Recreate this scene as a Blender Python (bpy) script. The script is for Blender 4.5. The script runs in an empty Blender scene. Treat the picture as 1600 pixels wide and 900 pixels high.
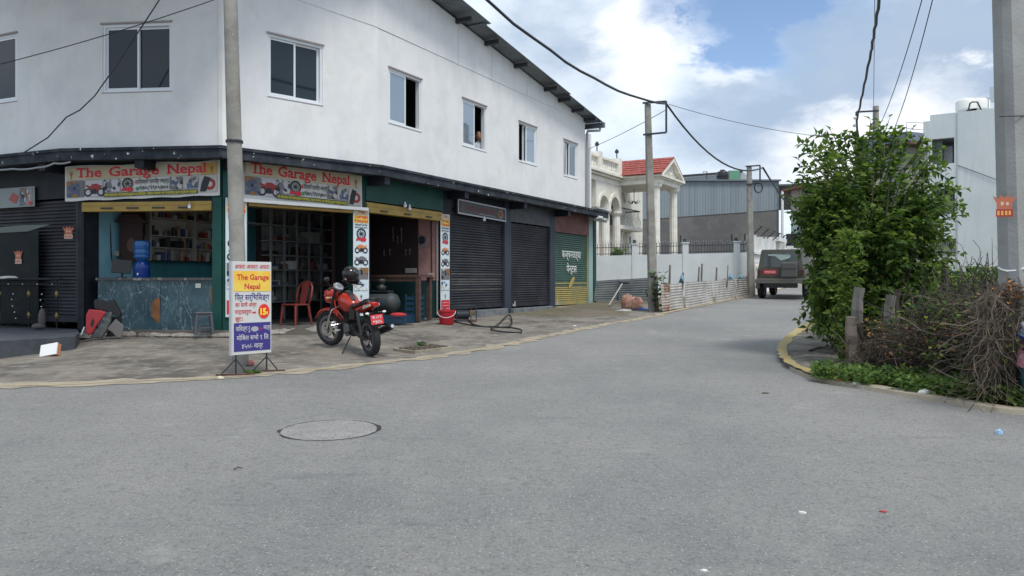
import bpy, bmesh, math, random
from mathutils import Vector, Matrix, noise
from mathutils.bvhtree import BVHTree
R = math.radians
rnd = random.Random(7)
SC = bpy.context.scene
COL = SC.collection
# ------------------------------------------------------------ camera
EYE = 1.55; FPX = 1200.0; HY = 438.0
cam = bpy.data.cameras.new('camera'); camo = bpy.data.objects.new('camera', cam); COL.objects.link(camo)
camo.location = (0, 0, EYE); camo.rotation_euler = (R(90), 0, 0)
cam.sensor_width = 36; cam.lens = 36 * FPX / 1600; cam.shift_y = -(450 - HY) / 1600
cam.clip_start = 0.1; cam.clip_end = 2000
SC.camera = camo
SC.view_settings.view_transform = 'Standard'; SC.view_settings.look = 'None'
SC.view_settings.exposure = 0.62; SC.view_settings.gamma = 1
SC.cycles.max_bounces = 6; SC.cycles.transparent_max_bounces = 8
# ------------------------------------------------------------ world and sun
SUN_DIR = Vector((0.24, -0.42, 0.86)).normalized()
elev = math.asin(SUN_DIR.z); azim = math.atan2(SUN_DIR.x, SUN_DIR.y)
sun = bpy.data.lights.new('sun', 'SUN'); suno = bpy.data.objects.new('sun', sun); COL.objects.link(suno)
sun.energy = 1.7; sun.angle = R(16); sun.color = (1.0, 0.95, 0.88)
suno.rotation_euler = SUN_DIR.to_track_quat('Z', 'Y').to_euler(); suno.location = (0, 0, 30)
W = bpy.data.worlds.new('World'); SC.world = W; W.use_nodes = True
def world_nodes():
    nt = W.node_tree; N = nt.nodes; L = nt.links; N.clear()
    def n(t, **k):
        o = N.new(t)
        for a, b in k.items(): setattr(o, a, b)
        return o
    out = n('ShaderNodeOutputWorld'); bg1 = n('ShaderNodeBackground'); bg2 = n('ShaderNodeBackground'); mx = n('ShaderNodeMixShader')
    sky = n('ShaderNodeTexSky', sky_type='NISHITA', sun_disc=False)
    sky.sun_elevation = elev; sky.sun_rotation = azim; sky.altitude = 1300; sky.dust_density = 0.6
    L.new(sky.outputs[0], bg1.inputs[0]); bg1.inputs[1].default_value = 0.12
    tc = n('ShaderNodeTexCoord')
    nz = n('ShaderNodeTexNoise'); nz.inputs['Scale'].default_value = 7; nz.inputs['Detail'].default_value = 8; nz.inputs['Roughness'].default_value = 0.62
    mp = n('ShaderNodeMapping'); mp.inputs['Scale'].default_value = (1, 1, 1.9)
    L.new(tc.outputs['Generated'], mp.inputs[0]); L.new(mp.outputs[0], nz.inputs[0])
    sub = n('ShaderNodeVectorMath', operation='SUBTRACT'); sub.inputs[1].default_value = (.5, .5, .5)
    L.new(nz.outputs['Color'], sub.inputs[0])
    sc = n('ShaderNodeVectorMath', operation='SCALE'); sc.inputs['Scale'].default_value = 0.20
    L.new(sub.outputs[0], sc.inputs[0])
    add = n('ShaderNodeVectorMath', operation='ADD'); L.new(tc.outputs['Generated'], add.inputs[0]); L.new(sc.outputs[0], add.inputs[1])
    def blob(x, y, r0, r1, stretch=(1, 1, 1)):
        d = Vector(((x - 800) / FPX, 1, (HY - y) / FPX)).normalized()
        s1 = n('ShaderNodeVectorMath', operation='SUBTRACT'); s1.inputs[1].default_value = d
        L.new(add.outputs[0], s1.inputs[0])
        m1 = n('ShaderNodeVectorMath', operation='MULTIPLY'); m1.inputs[1].default_value = stretch
        L.new(s1.outputs[0], m1.inputs[0])
        ln = n('ShaderNodeVectorMath', operation='LENGTH'); L.new(m1.outputs[0], ln.inputs[0])
        mr = n('ShaderNodeMapRange'); mr.interpolation_type = 'SMOOTHSTEP'
        mr.inputs[1].default_value = r0; mr.inputs[2].default_value = r1; mr.inputs[3].default_value = 1; mr.inputs[4].default_value = 0
        L.new(ln.outputs['Value'], mr.inputs[0]); return mr.outputs[0]
    def mx2(a, b):
        m = n('ShaderNodeMath', operation='MAXIMUM'); L.new(a, m.inputs[0]); L.new(b, m.inputs[1]); return m.outputs[0]
    hole = blob(1120, 70, .012, .045)
    for b in ((1170, 40, .03, .07), (1235, 14, .03, .06), (1300, -10, .02, .05), (1085, 15, .0, .03), (1200,-60,.06,.16)): hole = mx2(hole, blob(*b))
    grey = blob(1440, 100, .12, .24, (1, 1, 1.9))
    for b in ((1190, 190, .04, .15, (1, 1, 1.6)), (1300, 130, .02, .13), (880, 60, .0, .11)): grey = mx2(grey, blob(*b))
    white = blob(1015, 40, .02, .09)
    for b in ((1140, 100, .0, .05, (1, 1, 1.5)), (1000, 110, .0, .07), (1330, 225, .02, .12, (1, 1, 1.8)), (1450, 195, .0, .09), (1530, 90, .0, .03)): white = mx2(white, blob(*b))
    nz2 = n('ShaderNodeTexNoise'); nz2.inputs['Scale'].default_value = 4.5; nz2.inputs['Detail'].default_value = 10; nz2.inputs['Roughness'].default_value = .6
    L.new(mp.outputs[0], nz2.inputs[0])
    cr = n('ShaderNodeValToRGB'); e = cr.color_ramp.elements
    e[0].position = .36; e[0].color = (.38, .475, .59, 1); e[1].position = .62; e[1].color = (.60, .665, .735, 1)
    L.new(nz2.outputs['Fac'], cr.inputs[0])
    def mixc(f, a, col, amt=1.0):
        m = n('ShaderNodeMix', data_type='RGBA')
        if amt != 1.0:
            q = n('ShaderNodeMath', operation='MULTIPLY'); q.inputs[1].default_value = amt; L.new(f, q.inputs[0]); f = q.outputs[0]
        L.new(f, m.inputs[0]); L.new(a, m.inputs[6]); m.inputs[7].default_value = (*col, 1); return m.outputs[2]
    c = mixc(grey, cr.outputs[0], (.265, .345, .46), .85)
    c = mixc(white, c, (.78, .79, .81), .9)
    L.new(c, bg2.inputs[0]); bg2.inputs[1].default_value = 1.0
    inv = n('ShaderNodeMath', operation='SUBTRACT'); inv.inputs[0].default_value = 1; L.new(hole, inv.inputs[1])
    L.new(inv.outputs[0], mx.inputs[0]); L.new(bg1.outputs[0], mx.inputs[1]); L.new(bg2.outputs[0], mx.inputs[2])
    L.new(mx.outputs[0], out.inputs[0])
world_nodes()
# ------------------------------------------------------------ materials
MATS = {}
def mat(name, col, rough=.7, metal=0, col2=None, scale=3.0, lo=.4, hi=.65, detail=6, bump=0, bscale=40, stretch=None, spec=.5,
        col3=None, scale3=20, lo3=.6, hi3=.7, alpha=None, streak=None, emis=None, trans=0, sss=0):
    if name in MATS: return MATS[name]
    m = bpy.data.materials.new(name); m.use_nodes = True; nt = m.node_tree; N = nt.nodes; L = nt.links
    b = N['Principled BSDF']; b.inputs['Base Color'].default_value = (*col, 1); b.inputs['Roughness'].default_value = rough
    b.inputs['Metallic'].default_value = metal; b.inputs['Specular IOR Level'].default_value = spec
    if trans: b.inputs['Transmission Weight'].default_value = trans
    if emis: b.inputs['Emission Color'].default_value = (*emis[0], 1); b.inputs['Emission Strength'].default_value = emis[1]
    geo = N.new('ShaderNodeNewGeometry'); src = geo.outputs['Position']
    if stretch:
        mp = N.new('ShaderNodeMapping'); mp.inputs['Scale'].default_value = stretch; L.new(src, mp.inputs[0]); src = mp.outputs[0]
    last = None
    def layer(prev, c2, sc, l0, h0, det=6, s=None, rg=.6):
        nz = N.new('ShaderNodeTexNoise'); nz.inputs['Scale'].default_value = sc; nz.inputs['Detail'].default_value = det; nz.inputs['Roughness'].default_value = rg
        L.new(s or src, nz.inputs[0])
        mr = N.new('ShaderNodeMapRange'); mr.inputs[1].default_value = l0; mr.inputs[2].default_value = h0; L.new(nz.outputs['Fac'], mr.inputs[0])
        mx = N.new('ShaderNodeMix'); mx.data_type = 'RGBA'
        L.new(mr.outputs[0], mx.inputs[0])
        if prev is None: mx.inputs[6].default_value = (*col, 1)
        else: L.new(prev, mx.inputs[6])
        mx.inputs[7].default_value = (*c2, 1); return mx.outputs[2]
    if col2: last = layer(last, col2, scale, lo, hi, detail)
    if col3: last = layer(last, col3, scale3, lo3, hi3, 4)
    if streak:
        mp2 = N.new('ShaderNodeMapping'); mp2.inputs['Scale'].default_value = (3.0, 3.0, .35); L.new(geo.outputs['Position'], mp2.inputs[0])
        last = layer(last, streak, 1.6, .5, .78, 5, mp2.outputs[0])
    if last: L.new(last, b.inputs['Base Color'])
    if bump:
        nz = N.new('ShaderNodeTexNoise'); nz.inputs['Scale'].default_value = bscale; nz.inputs['Detail'].default_value = 5; L.new(src, nz.inputs[0])
        bp = N.new('ShaderNodeBump'); bp.inputs['Strength'].default_value = bump; bp.inputs['Distance'].default_value = .01
        L.new(nz.outputs['Fac'], bp.inputs['Height']); L.new(bp.outputs[0], b.inputs['Normal'])
    MATS[name] = m; return m
def asphalt():
    m = bpy.data.materials.new('asphalt'); m.use_nodes = True; nt = m.node_tree; N = nt.nodes; L = nt.links
    b = N['Principled BSDF']; b.inputs['Roughness'].default_value = .82
    g = N.new('ShaderNodeNewGeometry').outputs['Position']
    def nz(sc, det, rg=.6, s=None):
        t = N.new('ShaderNodeTexNoise'); t.inputs['Scale'].default_value = sc; t.inputs['Detail'].default_value = det; t.inputs['Roughness'].default_value = rg
        L.new(s or g, t.inputs[0]); return t.outputs['Fac']
    def rng(f, a, c, d=0., e=1.):
        r = N.new('ShaderNodeMapRange'); L.new(f, r.inputs[0])
        for i, v in zip((1, 2, 3, 4), (a, c, d, e)): r.inputs[i].default_value = v
        return r.outputs[0]
    def mix(f, a, c):
        x = N.new('ShaderNodeMix'); x.data_type = 'RGBA'; L.new(f, x.inputs[0])
        for i, v in ((6, a), (7, c)):
            if isinstance(v, tuple): x.inputs[i].default_value = (*v, 1)
            else: L.new(v, x.inputs[i])
        return x.outputs[2]
    c = mix(rng(nz(.45, 5), .35, .65), (.21, .209, .203), (.282, .275, .262))       # broad worn patches
    c = mix(rng(nz(3.5, 6, .7), .5, .75), c, (.30, .292, .277))
    mp = N.new('ShaderNodeMapping'); mp.inputs['Rotation'].default_value = (0, 0, .35); mp.inputs['Scale'].default_value = (.5, 3.2, 1); L.new(g, mp.inputs[0])
    c = mix(rng(nz(1.3, 6, .65, mp.outputs[0]), .60, .80), c, (.17, .172, .172))         # dark drag marks
    c = mix(rng(nz(14, 6, .8), .52, .70), c, (.135, .136, .136))
    c = mix(rng(nz(48, 5, .85), .50, .66), c, (.10, .101, .102))
    c = mix(rng(nz(.9, 8, .75), .60, .72), c, (.34, .33, .315))                            # pores between chippings
    for sc, rr, colr in ((42, .34, (.36, .355, .345)), (75, .36, (.30, .298, .29)), (19, .12, (.50, .49, .47))):
        v = N.new('ShaderNodeTexVoronoi'); v.inputs['Scale'].default_value = sc; L.new(g, v.inputs[0])
        sel = N.new('ShaderNodeSeparateColor'); L.new(v.outputs['Color'], sel.inputs[0])
        a1 = rng(v.outputs['Distance'], rr, rr * .6); a2 = rng(sel.outputs[0], .66, .80)
        ml = N.new('ShaderNodeMath'); ml.operation = 'MULTIPLY'; L.new(a1, ml.inputs[0]); L.new(a2, ml.inputs[1])
        c = mix(ml.outputs[0], c, colr)
    L.new(c, b.inputs['Base Color'])
    bp = N.new('ShaderNodeBump'); bp.inputs['Strength'].default_value = 1.0; bp.inputs['Distance'].default_value = .014
    L.new(nz(55, 5, .75), bp.inputs['Height']); L.new(bp.outputs[0], b.inputs['Normal'])
    return m
M_ASPH = asphalt()
M_GROUND = mat('soil', (.16, .13, .10), .95, col2=(.10, .10, .05), scale=.8, col3=(.22, .19, .15), scale3=6, lo3=.5, hi3=.8, bump=.8, bscale=12)
M_APRON = mat('rough concrete', (.205, .182, .155), .92, col2=(.095, .085, .075), scale=1.3, lo=.44, hi=.62, col3=(.30, .28, .245), scale3=5.5, lo3=.5, hi3=.75, bump=1.0, bscale=28, detail=9)
M_KERB = mat('kerb concrete', (.36, .315, .24), .9, col2=(.24, .21, .17), scale=2.2, bump=.6, bscale=30, col3=(.45, .42, .36), scale3=14)
M_YEL = mat('worn yellow paint', (.42, .31, .10), .8, col2=(.33, .29, .20), scale=5, lo=.45, hi=.62, col3=(.2, .18, .15), scale3=30, lo3=.6, hi3=.66)
M_YELF = mat('faded yellow paint', (.46, .37, .20), .85, col2=(.30, .26, .20), scale=4, lo=.42, hi=.6)
M_WALL = mat('white plaster', (.77, .775, .78), .85, col2=(.64, .655, .665), scale=1.5, lo=.46, hi=.78, col3=(.69, .675, .635), scale3=3.2, lo3=.58, hi3=.82, streak=(.715, .715, .71), bump=.25, bscale=18)
M_WALLT = mat('bright plaster edge', (.86, .86, .85), .8, col2=(.78, .77, .73), scale=3)
M_BLACKP = mat('black paint', (.008, .011, .018), .6, spec=.3, col2=(.018, .022, .03), scale=4, bump=.15)
M_CANOPY = mat('canopy black paint', (.022, .028, .038), .8, spec=.3, col2=(.06, .068, .08), scale=3.5, lo=.42, hi=.7, col3=(.75, .75, .74), scale3=9, lo3=.68, hi3=.69, bump=.4)
M_GREEN = mat('dark green paint', (.006, .052, .045), .5, spec=.3, col2=(.012, .075, .062), scale=2.5, col3=(.25, .32, .30), scale3=7, lo3=.73, hi3=.76, bump=.15)
M_YHOOD = mat('yellow painted steel', (.40, .26, .05), .5, col2=(.30, .19, .04), scale=3, col3=(.06, .04, .02), scale3=6, lo3=.71, hi3=.73)
M_SLATB = mat('black shutter steel', (.022, .023, .031), .5, spec=.35, metal=.15, col2=(.045, .045, .056), scale=1.5, bump=.1)
M_SLATD = mat('dusty shutter steel', (.085, .083, .082), .6, metal=.1, col2=(.045, .045, .05), scale=2)
M_SLATG = mat('green shutter steel', (.045, .105, .082), .5, col2=(.075, .14, .11), scale=2)
M_SLATY = mat('yellow shutter steel', (.42, .34, .12), .5, metal=.1, col2=(.30, .28, .14), scale=3)
M_SILL = mat('blue grey cement', (.12, .135, .155), .85, col2=(.20, .21, .215), scale=3, bump=.5)
M_ALU = mat('white aluminium', (.74, .77, .80), .35, metal=.1)
M_REVEAL = mat('window reveal', (.35, .31, .31), .8)
M_GLASS = mat('tinted glass', (.012, .024, .034), .05, spec=.42)
M_GLASSL = mat('painted reflection glass', (.30, .36, .42), .04, spec=1.0, metal=.5)  # pale sky reflection put into the pane's base colour
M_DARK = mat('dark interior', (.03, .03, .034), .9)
M_PIPE = mat('grey pipe', (.30, .31, .32), .5)
M_ROOFM = mat('roof steel', (.24, .28, .32), .42, metal=.55, col2=(.16, .18, .20), scale=1.3)
M_STEEL = mat('dark angle steel', (.035, .04, .05), .5, metal=.3)
M_POLE = mat('pole concrete', (.32, .31, .28), .9, col2=(.21, .20, .18), scale=3, col3=(.34, .33, .31), scale3=25, bump=.5, bscale=60)
M_POLEL = mat('pale pole concrete', (.33, .335, .325), .9, col2=(.25, .25, .24), scale=2, lo=.4, hi=.7, bump=.5, bscale=30)
M_BLUEW = mat('sky blue paint', (.38, .76, .90), .7, col2=(.32, .68, .84), scale=3)
M_TEALW = mat('teal paint', (.05, .26, .30), .7, col2=(.04, .20, .24), scale=3)
M_PINKW = mat('faded pink plaster', (.52, .29, .26), .85, col2=(.38, .20, .18), scale=3.5, col3=(.12, .07, .06), scale3=5, lo3=.66, hi3=.72)
M_RACK = mat('dull rack steel', (.24, .25, .26), .6)
M_CREAM = mat('cream shelf board', (.46, .42, .36), .7)
M_WOODR = mat('dark red wood', (.05, .018, .015), .6)
M_WHITEP = mat('flex white', (.62, .62, .60), .5)
M_FLEXB = mat('flex pale blue', (.62, .70, .74), .5)
M_FLEXC = mat('flex cream', (.50, .43, .28), .5, col2=(.55, .50, .38), scale=2)
M_FLEXO = mat('flex orange yellow', (.85, .50, .05), .5, col2=(.85, .66, .12), scale=4)
M_FRED = mat('flex red', (.60, .02, .04), .5)
M_FNAVY = mat('flex navy', (.045, .035, .22), .5)
M_FBLACK = mat('flex black', (.012, .015, .02), .5)
M_FYEL = mat('flex yellow', (.80, .68, .06), .5)
M_FOLIVE = mat('flex olive', (.07, .08, .03), .5)
M_FGREEN = mat('flex green', (.02, .30, .10), .5)
M_FBROWN = mat('flex brown', (.30, .13, .03), .5)
M_WHITE = mat('white plastic', (.80, .80, .80), .4)
# ------------------------------------------------------------ helpers
def wm(o):
    return Matrix.Identity(4) if o is None else wm(o.parent) @ o.matrix_basis
def tag(o, label=None, cat=None, group=None, kind=None):
    for k, v in (('label', label), ('category', cat), ('group', group), ('kind', kind)):
        if v: o[k] = v
    return o
def thing(name, label, cat, loc=(0, 0, 0), rz=0, group=None):
    o = bpy.data.objects.new(name, None); COL.objects.link(o); o.location = loc; o.rotation_euler = (0, 0, rz); o.empty_display_size = .2
    return tag(o, label, cat, group)
class MB:
    """collects world-space geometry; build() links it as one mesh object"""
    def __init__(s): s.v = []; s.f = []; s.m = []; s.mi = 0; s.T = None
    def add(s, vs, fs):
        k = len(s.v)
        s.v += [tuple(s.T @ Vector(p)) if s.T else tuple(p) for p in vs]
        s.f += [tuple(i + k for i in f) for f in fs]; s.m += [s.mi] * len(fs); return s
    def box(s, c, d, M=None):
        x, y, z = (q / 2 for q in d); vs = [Vector((i * x, j * y, k * z)) for i in (-1, 1) for j in (-1, 1) for k in (-1, 1)]
        if M is not None: vs = [M @ p for p in vs]
        vs = [p + Vector(c) for p in vs]
        return s.add(vs, [(0, 1, 3, 2), (4, 6, 7, 5), (0, 4, 5, 1), (2, 3, 7, 6), (0, 2, 6, 4), (1, 5, 7, 3)])
    def prism(s, poly, ext):
        """poly: list of 3d points (planar), ext: extrusion vector"""
        n = len(poly); P = [Vector(p) for p in poly]; e = Vector(ext)
        return s.add(P + [p + e for p in P], [tuple(range(n))[::-1], tuple(range(n, 2 * n))] + [(i, (i + 1) % n, n + (i + 1) % n, n + i) for i in range(n)])
    def tube(s, pts, r, n=8, caps=True):
        P = [Vector(p) for p in pts]; rs = r if isinstance(r, (list, tuple)) else [r] * len(P); vs = []; fs = []; up = None
        for i, p in enumerate(P):
            d = (P[min(i + 1, len(P) - 1)] - P[max(i - 1, 0)])
            if d.length < 1e-9: d = Vector((0, 0, 1))
            d.normalize()
            if up is None: up = d.orthogonal().normalized()
            else:
                up = up - d * up.dot(d)
                up = up.normalized() if up.length > 1e-6 else d.orthogonal().normalized()
            w = d.cross(up)
            for k in range(n):
                a = 2 * math.pi * k / n; vs.append(p + (up * math.cos(a) + w * math.sin(a)) * rs[i])
        for i in range(len(P) - 1):
            for k in range(n):
                a = i * n + k; b = i * n + (k + 1) % n; fs.append((a, b, b + n, a + n))
        if caps: fs.append(tuple(range(n))[::-1]); fs.append(tuple(range((len(P) - 1) * n, len(P) * n)))
        return s.add(vs, fs)
    def lathe(s, prof, c=(0, 0, 0), n=16, M=None, a0=0, a1=None):
        """prof: (r, z) list about z"""
        vs = []; fs = []; full = a1 is None; m = n if full else n + 1; a1 = 2 * math.pi if full else a1
        for (r, z) in prof:
            for k in range(m):
                a = a0 + (a1 - a0) * k / n; p = Vector((r * math.cos(a), r * math.sin(a), z))
                vs.append((M @ p if M is not None else p) + Vector(c))
        for i in range(len(prof) - 1):
            for k in range(n):
                a = i * m + k; b = i * m + (k + 1) % m; fs.append((a, b, b + m, a + m))
        return s.add(vs, fs)
    def ball(s, c, r, n=10, M=None):
        rx, ry, rz = r if isinstance(r, (tuple, list)) else (r, r, r); vs = []; fs = []; h = n // 2 + 1
        for i in range(h + 1):
            t = math.pi * i / h
            for k in range(n):
                a = 2 * math.pi * k / n; p = Vector((rx * math.sin(t) * math.cos(a), ry * math.sin(t) * math.sin(a), rz * math.cos(t)))
                vs.append((M @ p if M is not None else p) + Vector(c))
        for i in range(h):
            for k in range(n): a = i * n + k; b = i * n + (k + 1) % n; fs.append((a, a + n, b + n, b))
        return s.add(vs, fs)
    def loft(s, rings, closed=True, caps=True):
        n = len(rings[0]); vs = [p for r in rings for p in r]; fs = []
        for i in range(len(rings) - 1):
            for k in range(n if closed else n - 1):
                a = i * n + k; b = i * n + (k + 1) % n; fs.append((a, b, b + n, a + n))
        if caps and closed: fs.append(tuple(range(n))[::-1]); fs.append(tuple(range((len(rings) - 1) * n, len(rings) * n)))
        return s.add(vs, fs)
    def build(s, name, mats, parent=None, smooth=False, bevel=0, label=None, cat=None, group=None, kind=None, sub=0, origin=None, auto=None):
        if not isinstance(mats, (list, tuple)): mats = [mats]
        V = [Vector(p) for p in s.v]
        if origin is None:
            lo = [min(p[i] for p in V) for i in range(3)]; hi = [max(p[i] for p in V) for i in range(3)]
            origin = Vector(((lo[0] + hi[0]) / 2, (lo[1] + hi[1]) / 2, lo[2]))
        origin = Vector(origin)
        me = bpy.data.meshes.new(name); 
        W_ = wm(parent) if parent else Matrix.Identity(4)
        rot = W_.to_3x3(); inv = rot.inverted()
        me.from_pydata([inv @ (p - origin) for p in V], [], s.f)
        for m in mats: me.materials.append(m)
        me.polygons.foreach_set('material_index', s.m)
        bm = bmesh.new(); bm.from_mesh(me); bmesh.ops.recalc_face_normals(bm, faces=bm.faces); bm.to_mesh(me); bm.free()
        if smooth: me.polygons.foreach_set('use_smooth', [True] * len(me.polygons))
        if auto is not None: me.set_sharp_from_angle(angle=R(auto))
        o = bpy.data.objects.new(name, me); COL.objects.link(o)
        o.parent = parent; o.location = (W_.inverted() @ origin) if parent else origin
        if bevel:
            b = o.modifiers.new('bevel', 'BEVEL'); b.width = bevel; b.segments = 2; b.limit_method = 'ANGLE'
        if sub: b = o.modifiers.new('sub', 'SUBSURF'); b.levels = b.render_levels = sub
        return tag(o, label, cat, group, kind)
def place(name, mesh, parent, Mw, **k):
    o = bpy.data.objects.new(name, mesh); COL.objects.link(o); o.parent = parent
    o.matrix_basis = (wm(parent).inverted() @ Mw) if parent else Mw
    return tag(o, **k)
def P(x, y, D): return Vector(((x - 800) / FPX * D, D, EYE + (HY - y) / FPX * D))
SL = .03
def G(x, y):
    D = EYE / ((y - HY) / FPX + SL); return Vector(((x - 800) / FPX * D, D, SL * D))
def V2(x, D): return Vector(((x - 800) / FPX * D, D))
def road_z(Y): return SL * Y if Y < 45 else SL * 45
def resample(pts, n):
    P_ = [Vector(p) for p in pts]; ds = [0]
    for a, b in zip(P_, P_[1:]): ds.append(ds[-1] + (b - a).length)
    out = []
    for i in range(n):
        t = ds[-1] * i / (n - 1); k = 0
        while k < len(ds) - 2 and ds[k + 1] < t: k += 1
        q = (t - ds[k]) / max(ds[k + 1] - ds[k], 1e-9); out.append(P_[k].lerp(P_[k + 1], q))
    return out
def smooth_line(pts, n=8):
    P_ = [Vector(p) for p in pts]; out = []
    for i in range(len(P_) - 1):
        p0 = P_[max(i - 1, 0)]; p1 = P_[i]; p2 = P_[i + 1]; p3 = P_[min(i + 2, len(P_) - 1)]
        for k in range(n):
            t = k / n; out.append(.5 * ((2 * p1) + (p2 - p0) * t + (2 * p0 - 5 * p1 + 4 * p2 - p3) * t * t + (3 * p1 - p0 - 3 * p2 + p3) * t ** 3))
    out.append(P_[-1]); return out
class Facet:
    def __init__(s, a, b):
        s.a = Vector(a); s.b = Vector(b); d = s.b - s.a; s.len = d.length; s.u = d.normalized()
        s.n = Vector((s.u.y, -s.u.x))
    def pt(s, t, z, out=0):
        p = s.a + s.u * t + s.n * out; return Vector((p.x, p.y, z))
    def sx(s, px, out=0):
        k = (px - 800) / FPX; a = s.a + s.n * out
        # a.x + t ux = k (a.y + t uy)
        return (k * a.y - a.x) / (s.u.x - k * s.u.y)
    def z(s, px, py, out=0):
        t = s.sx(px, out); return EYE + (HY - py) / FPX * (s.a.y + s.n.y * out + s.u.y * t)
    def M(s, t, z, out=0):
        p = s.pt(t, z, out)
        return Matrix(((s.u.x, -s.n.x, 0, p.x), (s.u.y, -s.n.y, 0, p.y), (0, 0, 1, p.z), (0, 0, 0, 1)))
    def box(s, mb, t0, t1, z0, z1, o0, o1):
        mb.prism([s.pt(t0, z0, o0), s.pt(t1, z0, o0), s.pt(t1, z0, o1), s.pt(t0, z0, o1)], (0, 0, z1 - z0)); return mb
def offset_line(pts, d):
    """offset polyline inward (left of travel) by d with mitres"""
    fs = [Facet(a, b) for a, b in zip(pts, pts[1:])]; out = []
    for i in range(len(pts)):
        if i == 0: out.append(Vector(pts[0]) - fs[0].n * d)
        elif i == len(pts) - 1: out.append(Vector(pts[-1]) - fs[-1].n * d)
        else:
            m = (fs[i - 1].n + fs[i].n).normalized(); out.append(Vector(pts[i]) - m * (d / m.dot(fs[i].n)))
    return out
_tc = {}
def text_mesh(txt, size=1.0, bold=0.0, extrude=.002, align='CENTER', sx=1.0):
    key = (txt, size, bold, align, sx)
    if key in _tc: return _tc[key]
    c = bpy.data.curves.new('t', 'FONT'); c.body = txt; c.size = size; c.offset = bold * size; c.extrude = extrude; c.align_x = align; c.resolution_u = 2
    o = bpy.data.objects.new('t', c); COL.objects.link(o); bpy.context.view_layer.update()
    me = bpy.data.meshes.new_from_object(o.evaluated_get(bpy.context.evaluated_depsgraph_get()))
    bpy.data.objects.remove(o); bpy.data.curves.remove(c)
    if sx != 1.0:
        for v in me.vertices: v.co.x *= sx
    _tc[key] = me; return me
def text_on(M, txt, x, z, size, m, parent, bold=0, width=None, name='lettering', align='CENTER', out=.006):
    """M: matrix with x along, y inward, z up. text placed centred at x, baseline z"""
    me = text_mesh(txt, size, bold, .0015, align).copy()
    w = max(v.co.x for v in me.vertices) - min(v.co.x for v in me.vertices)
    k = width / w if width and w > 0 else 1
    for v in me.vertices: v.co = Vector((v.co.x * k, -v.co.z, v.co.y))
    me.materials.clear(); me.materials.append(m)
    return place(name, me, parent, M @ Matrix.Translation((x, -out, z)))
class Flat:
    """flat print on a board: M has x along, y inward, z up"""
    def __init__(s, M, parent): s.M = M; s.p = parent; s.k = 0
    def poly(s, pts, m, out=.003, name='print'):
        mb = MB(); mb.T = s.M; mb.prism([(x, -out, z) for x, z in pts], (0, -.0012, 0)); return mb.build(name, m, s.p)
    def rect(s, x0, x1, z0, z1, m, out=.003, name='print'): return s.poly([(x0, z0), (x1, z0), (x1, z1), (x0, z1)], m, out, name)
    def rings(s, lst, m, out=.005, name='print', n=20):
        mb = MB(); mb.T = s.M
        for (cx, cz, r0, r1) in lst:
            vs = []; fs = []
            for k in range(n):
                a = 2 * math.pi * k / n
                for r in (r0, r1): vs.append((cx + r * math.cos(a), -out, cz + r * math.sin(a)))
            for k in range(n): a = 2 * k; b = 2 * ((k + 1) % n); fs.append((a, b, b + 1, a + 1))
            mb.add(vs, fs)
        return mb.build(name, m, s.p)
    def text(s, txt, x, z, size, m, bold=0, width=None, out=.005, name='lettering'):
        return text_on(s.M, txt, x, z, size, m, s.p, bold, width, name, out=out)
def leaf_cards(mb, pts, size, rr, jitter=.35, droop=.3):
    """folded leaf shapes at (pos, dir) with small petiole offset"""
    for (p, d) in pts:
        d = (d + Vector((rr.uniform(-1, 1), rr.uniform(-1, 1), rr.uniform(-1, .6) - droop)) * jitter).normalized()
        L_ = size * rr.uniform(.65, 1.25); w = L_ * rr.uniform(.28, .38); sd = d.cross(Vector((0, 0, 1)))
        sd = sd.normalized() if sd.length > .05 else Vector((1, 0, 0)); up = sd.cross(d)
        sd = (sd * math.cos(q := rr.uniform(-.8, .8)) + up * math.sin(q)); up = sd.cross(d)
        k = len(mb.v)
        mb.v += [tuple(p), tuple(p + d * L_ * .42 + sd * w + up * w * .35), tuple(p + d * L_ * .5), tuple(p + d * L_ * .42 - sd * w + up * w * .35), tuple(p + d * L_ - up * L_ * .12)]
        mi = rr.choice((0, 0, 1, 2)) if mb.mi == 0 else mb.mi
        mb.f += [(k, k + 1, k + 2), (k, k + 2, k + 3), (k + 2, k + 1, k + 4), (k + 2, k + 4, k + 3)]; mb.m += [mi] * 4
# ------------------------------------------------------------ the lie of the land
EL = [(-40, 8.0), (-20, 8.4), (-12, 8.8)] + [tuple(G(x, y)[:2]) for x, y in ((0, 604), (180, 598), (345, 591), (430, 584), (500, 578), (600, 567), (675, 559), (740, 549), (800, 538), (875, 522), (940, 509), (1005, 498), (1040, 490))]
ELF = EL + [tuple(G(1087, 480)[:2]), tuple(G(1140, 469.5)[:2]), tuple(G(1177, 462.5)[:2]), (14.9, 41), (17, 45)]
ER = [tuple(G(x, y)[:2]) for x, y in ((1262, 510), (1250, 516), (1232, 529), (1218, 544), (1216, 556), (1222, 567), (1236, 578), (1262, 590), (1300, 599), (1340, 606), (1400, 617), (1480, 630), (1600, 648))]
ERs = smooth_line([(21.5, 45), (15, 33), (8.2, 20.3)] + ER + [(6.6, 7.0), (10, 6.0), (40, 2.0)], 6)
def sheet(name, pts, z, m, kind='structure', label=None):
    mb = MB(); mb.add([(x, y, z(x, y)) for x, y in pts], [tuple(range(len(pts)))])
    return mb.build(name, m, kind=kind, label=label)
mb = MB(); mb.add([(-600, -60, -.9), (600, -60, -.9), (600, -8, -.32), (-600, -8, -.32), (600, 45, 1.30), (-600, 45, 1.30), (600, 900, 1.30), (-600, 900, 1.30)],
       [(0, 1, 2, 3), (3, 2, 4, 5), (5, 4, 6, 7)]); mb.build('ground', M_GROUND, kind='structure')
road_pts = [(-40, -8)] + ELF + [tuple(p) for p in ERs] + [(40, -8)]
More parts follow.
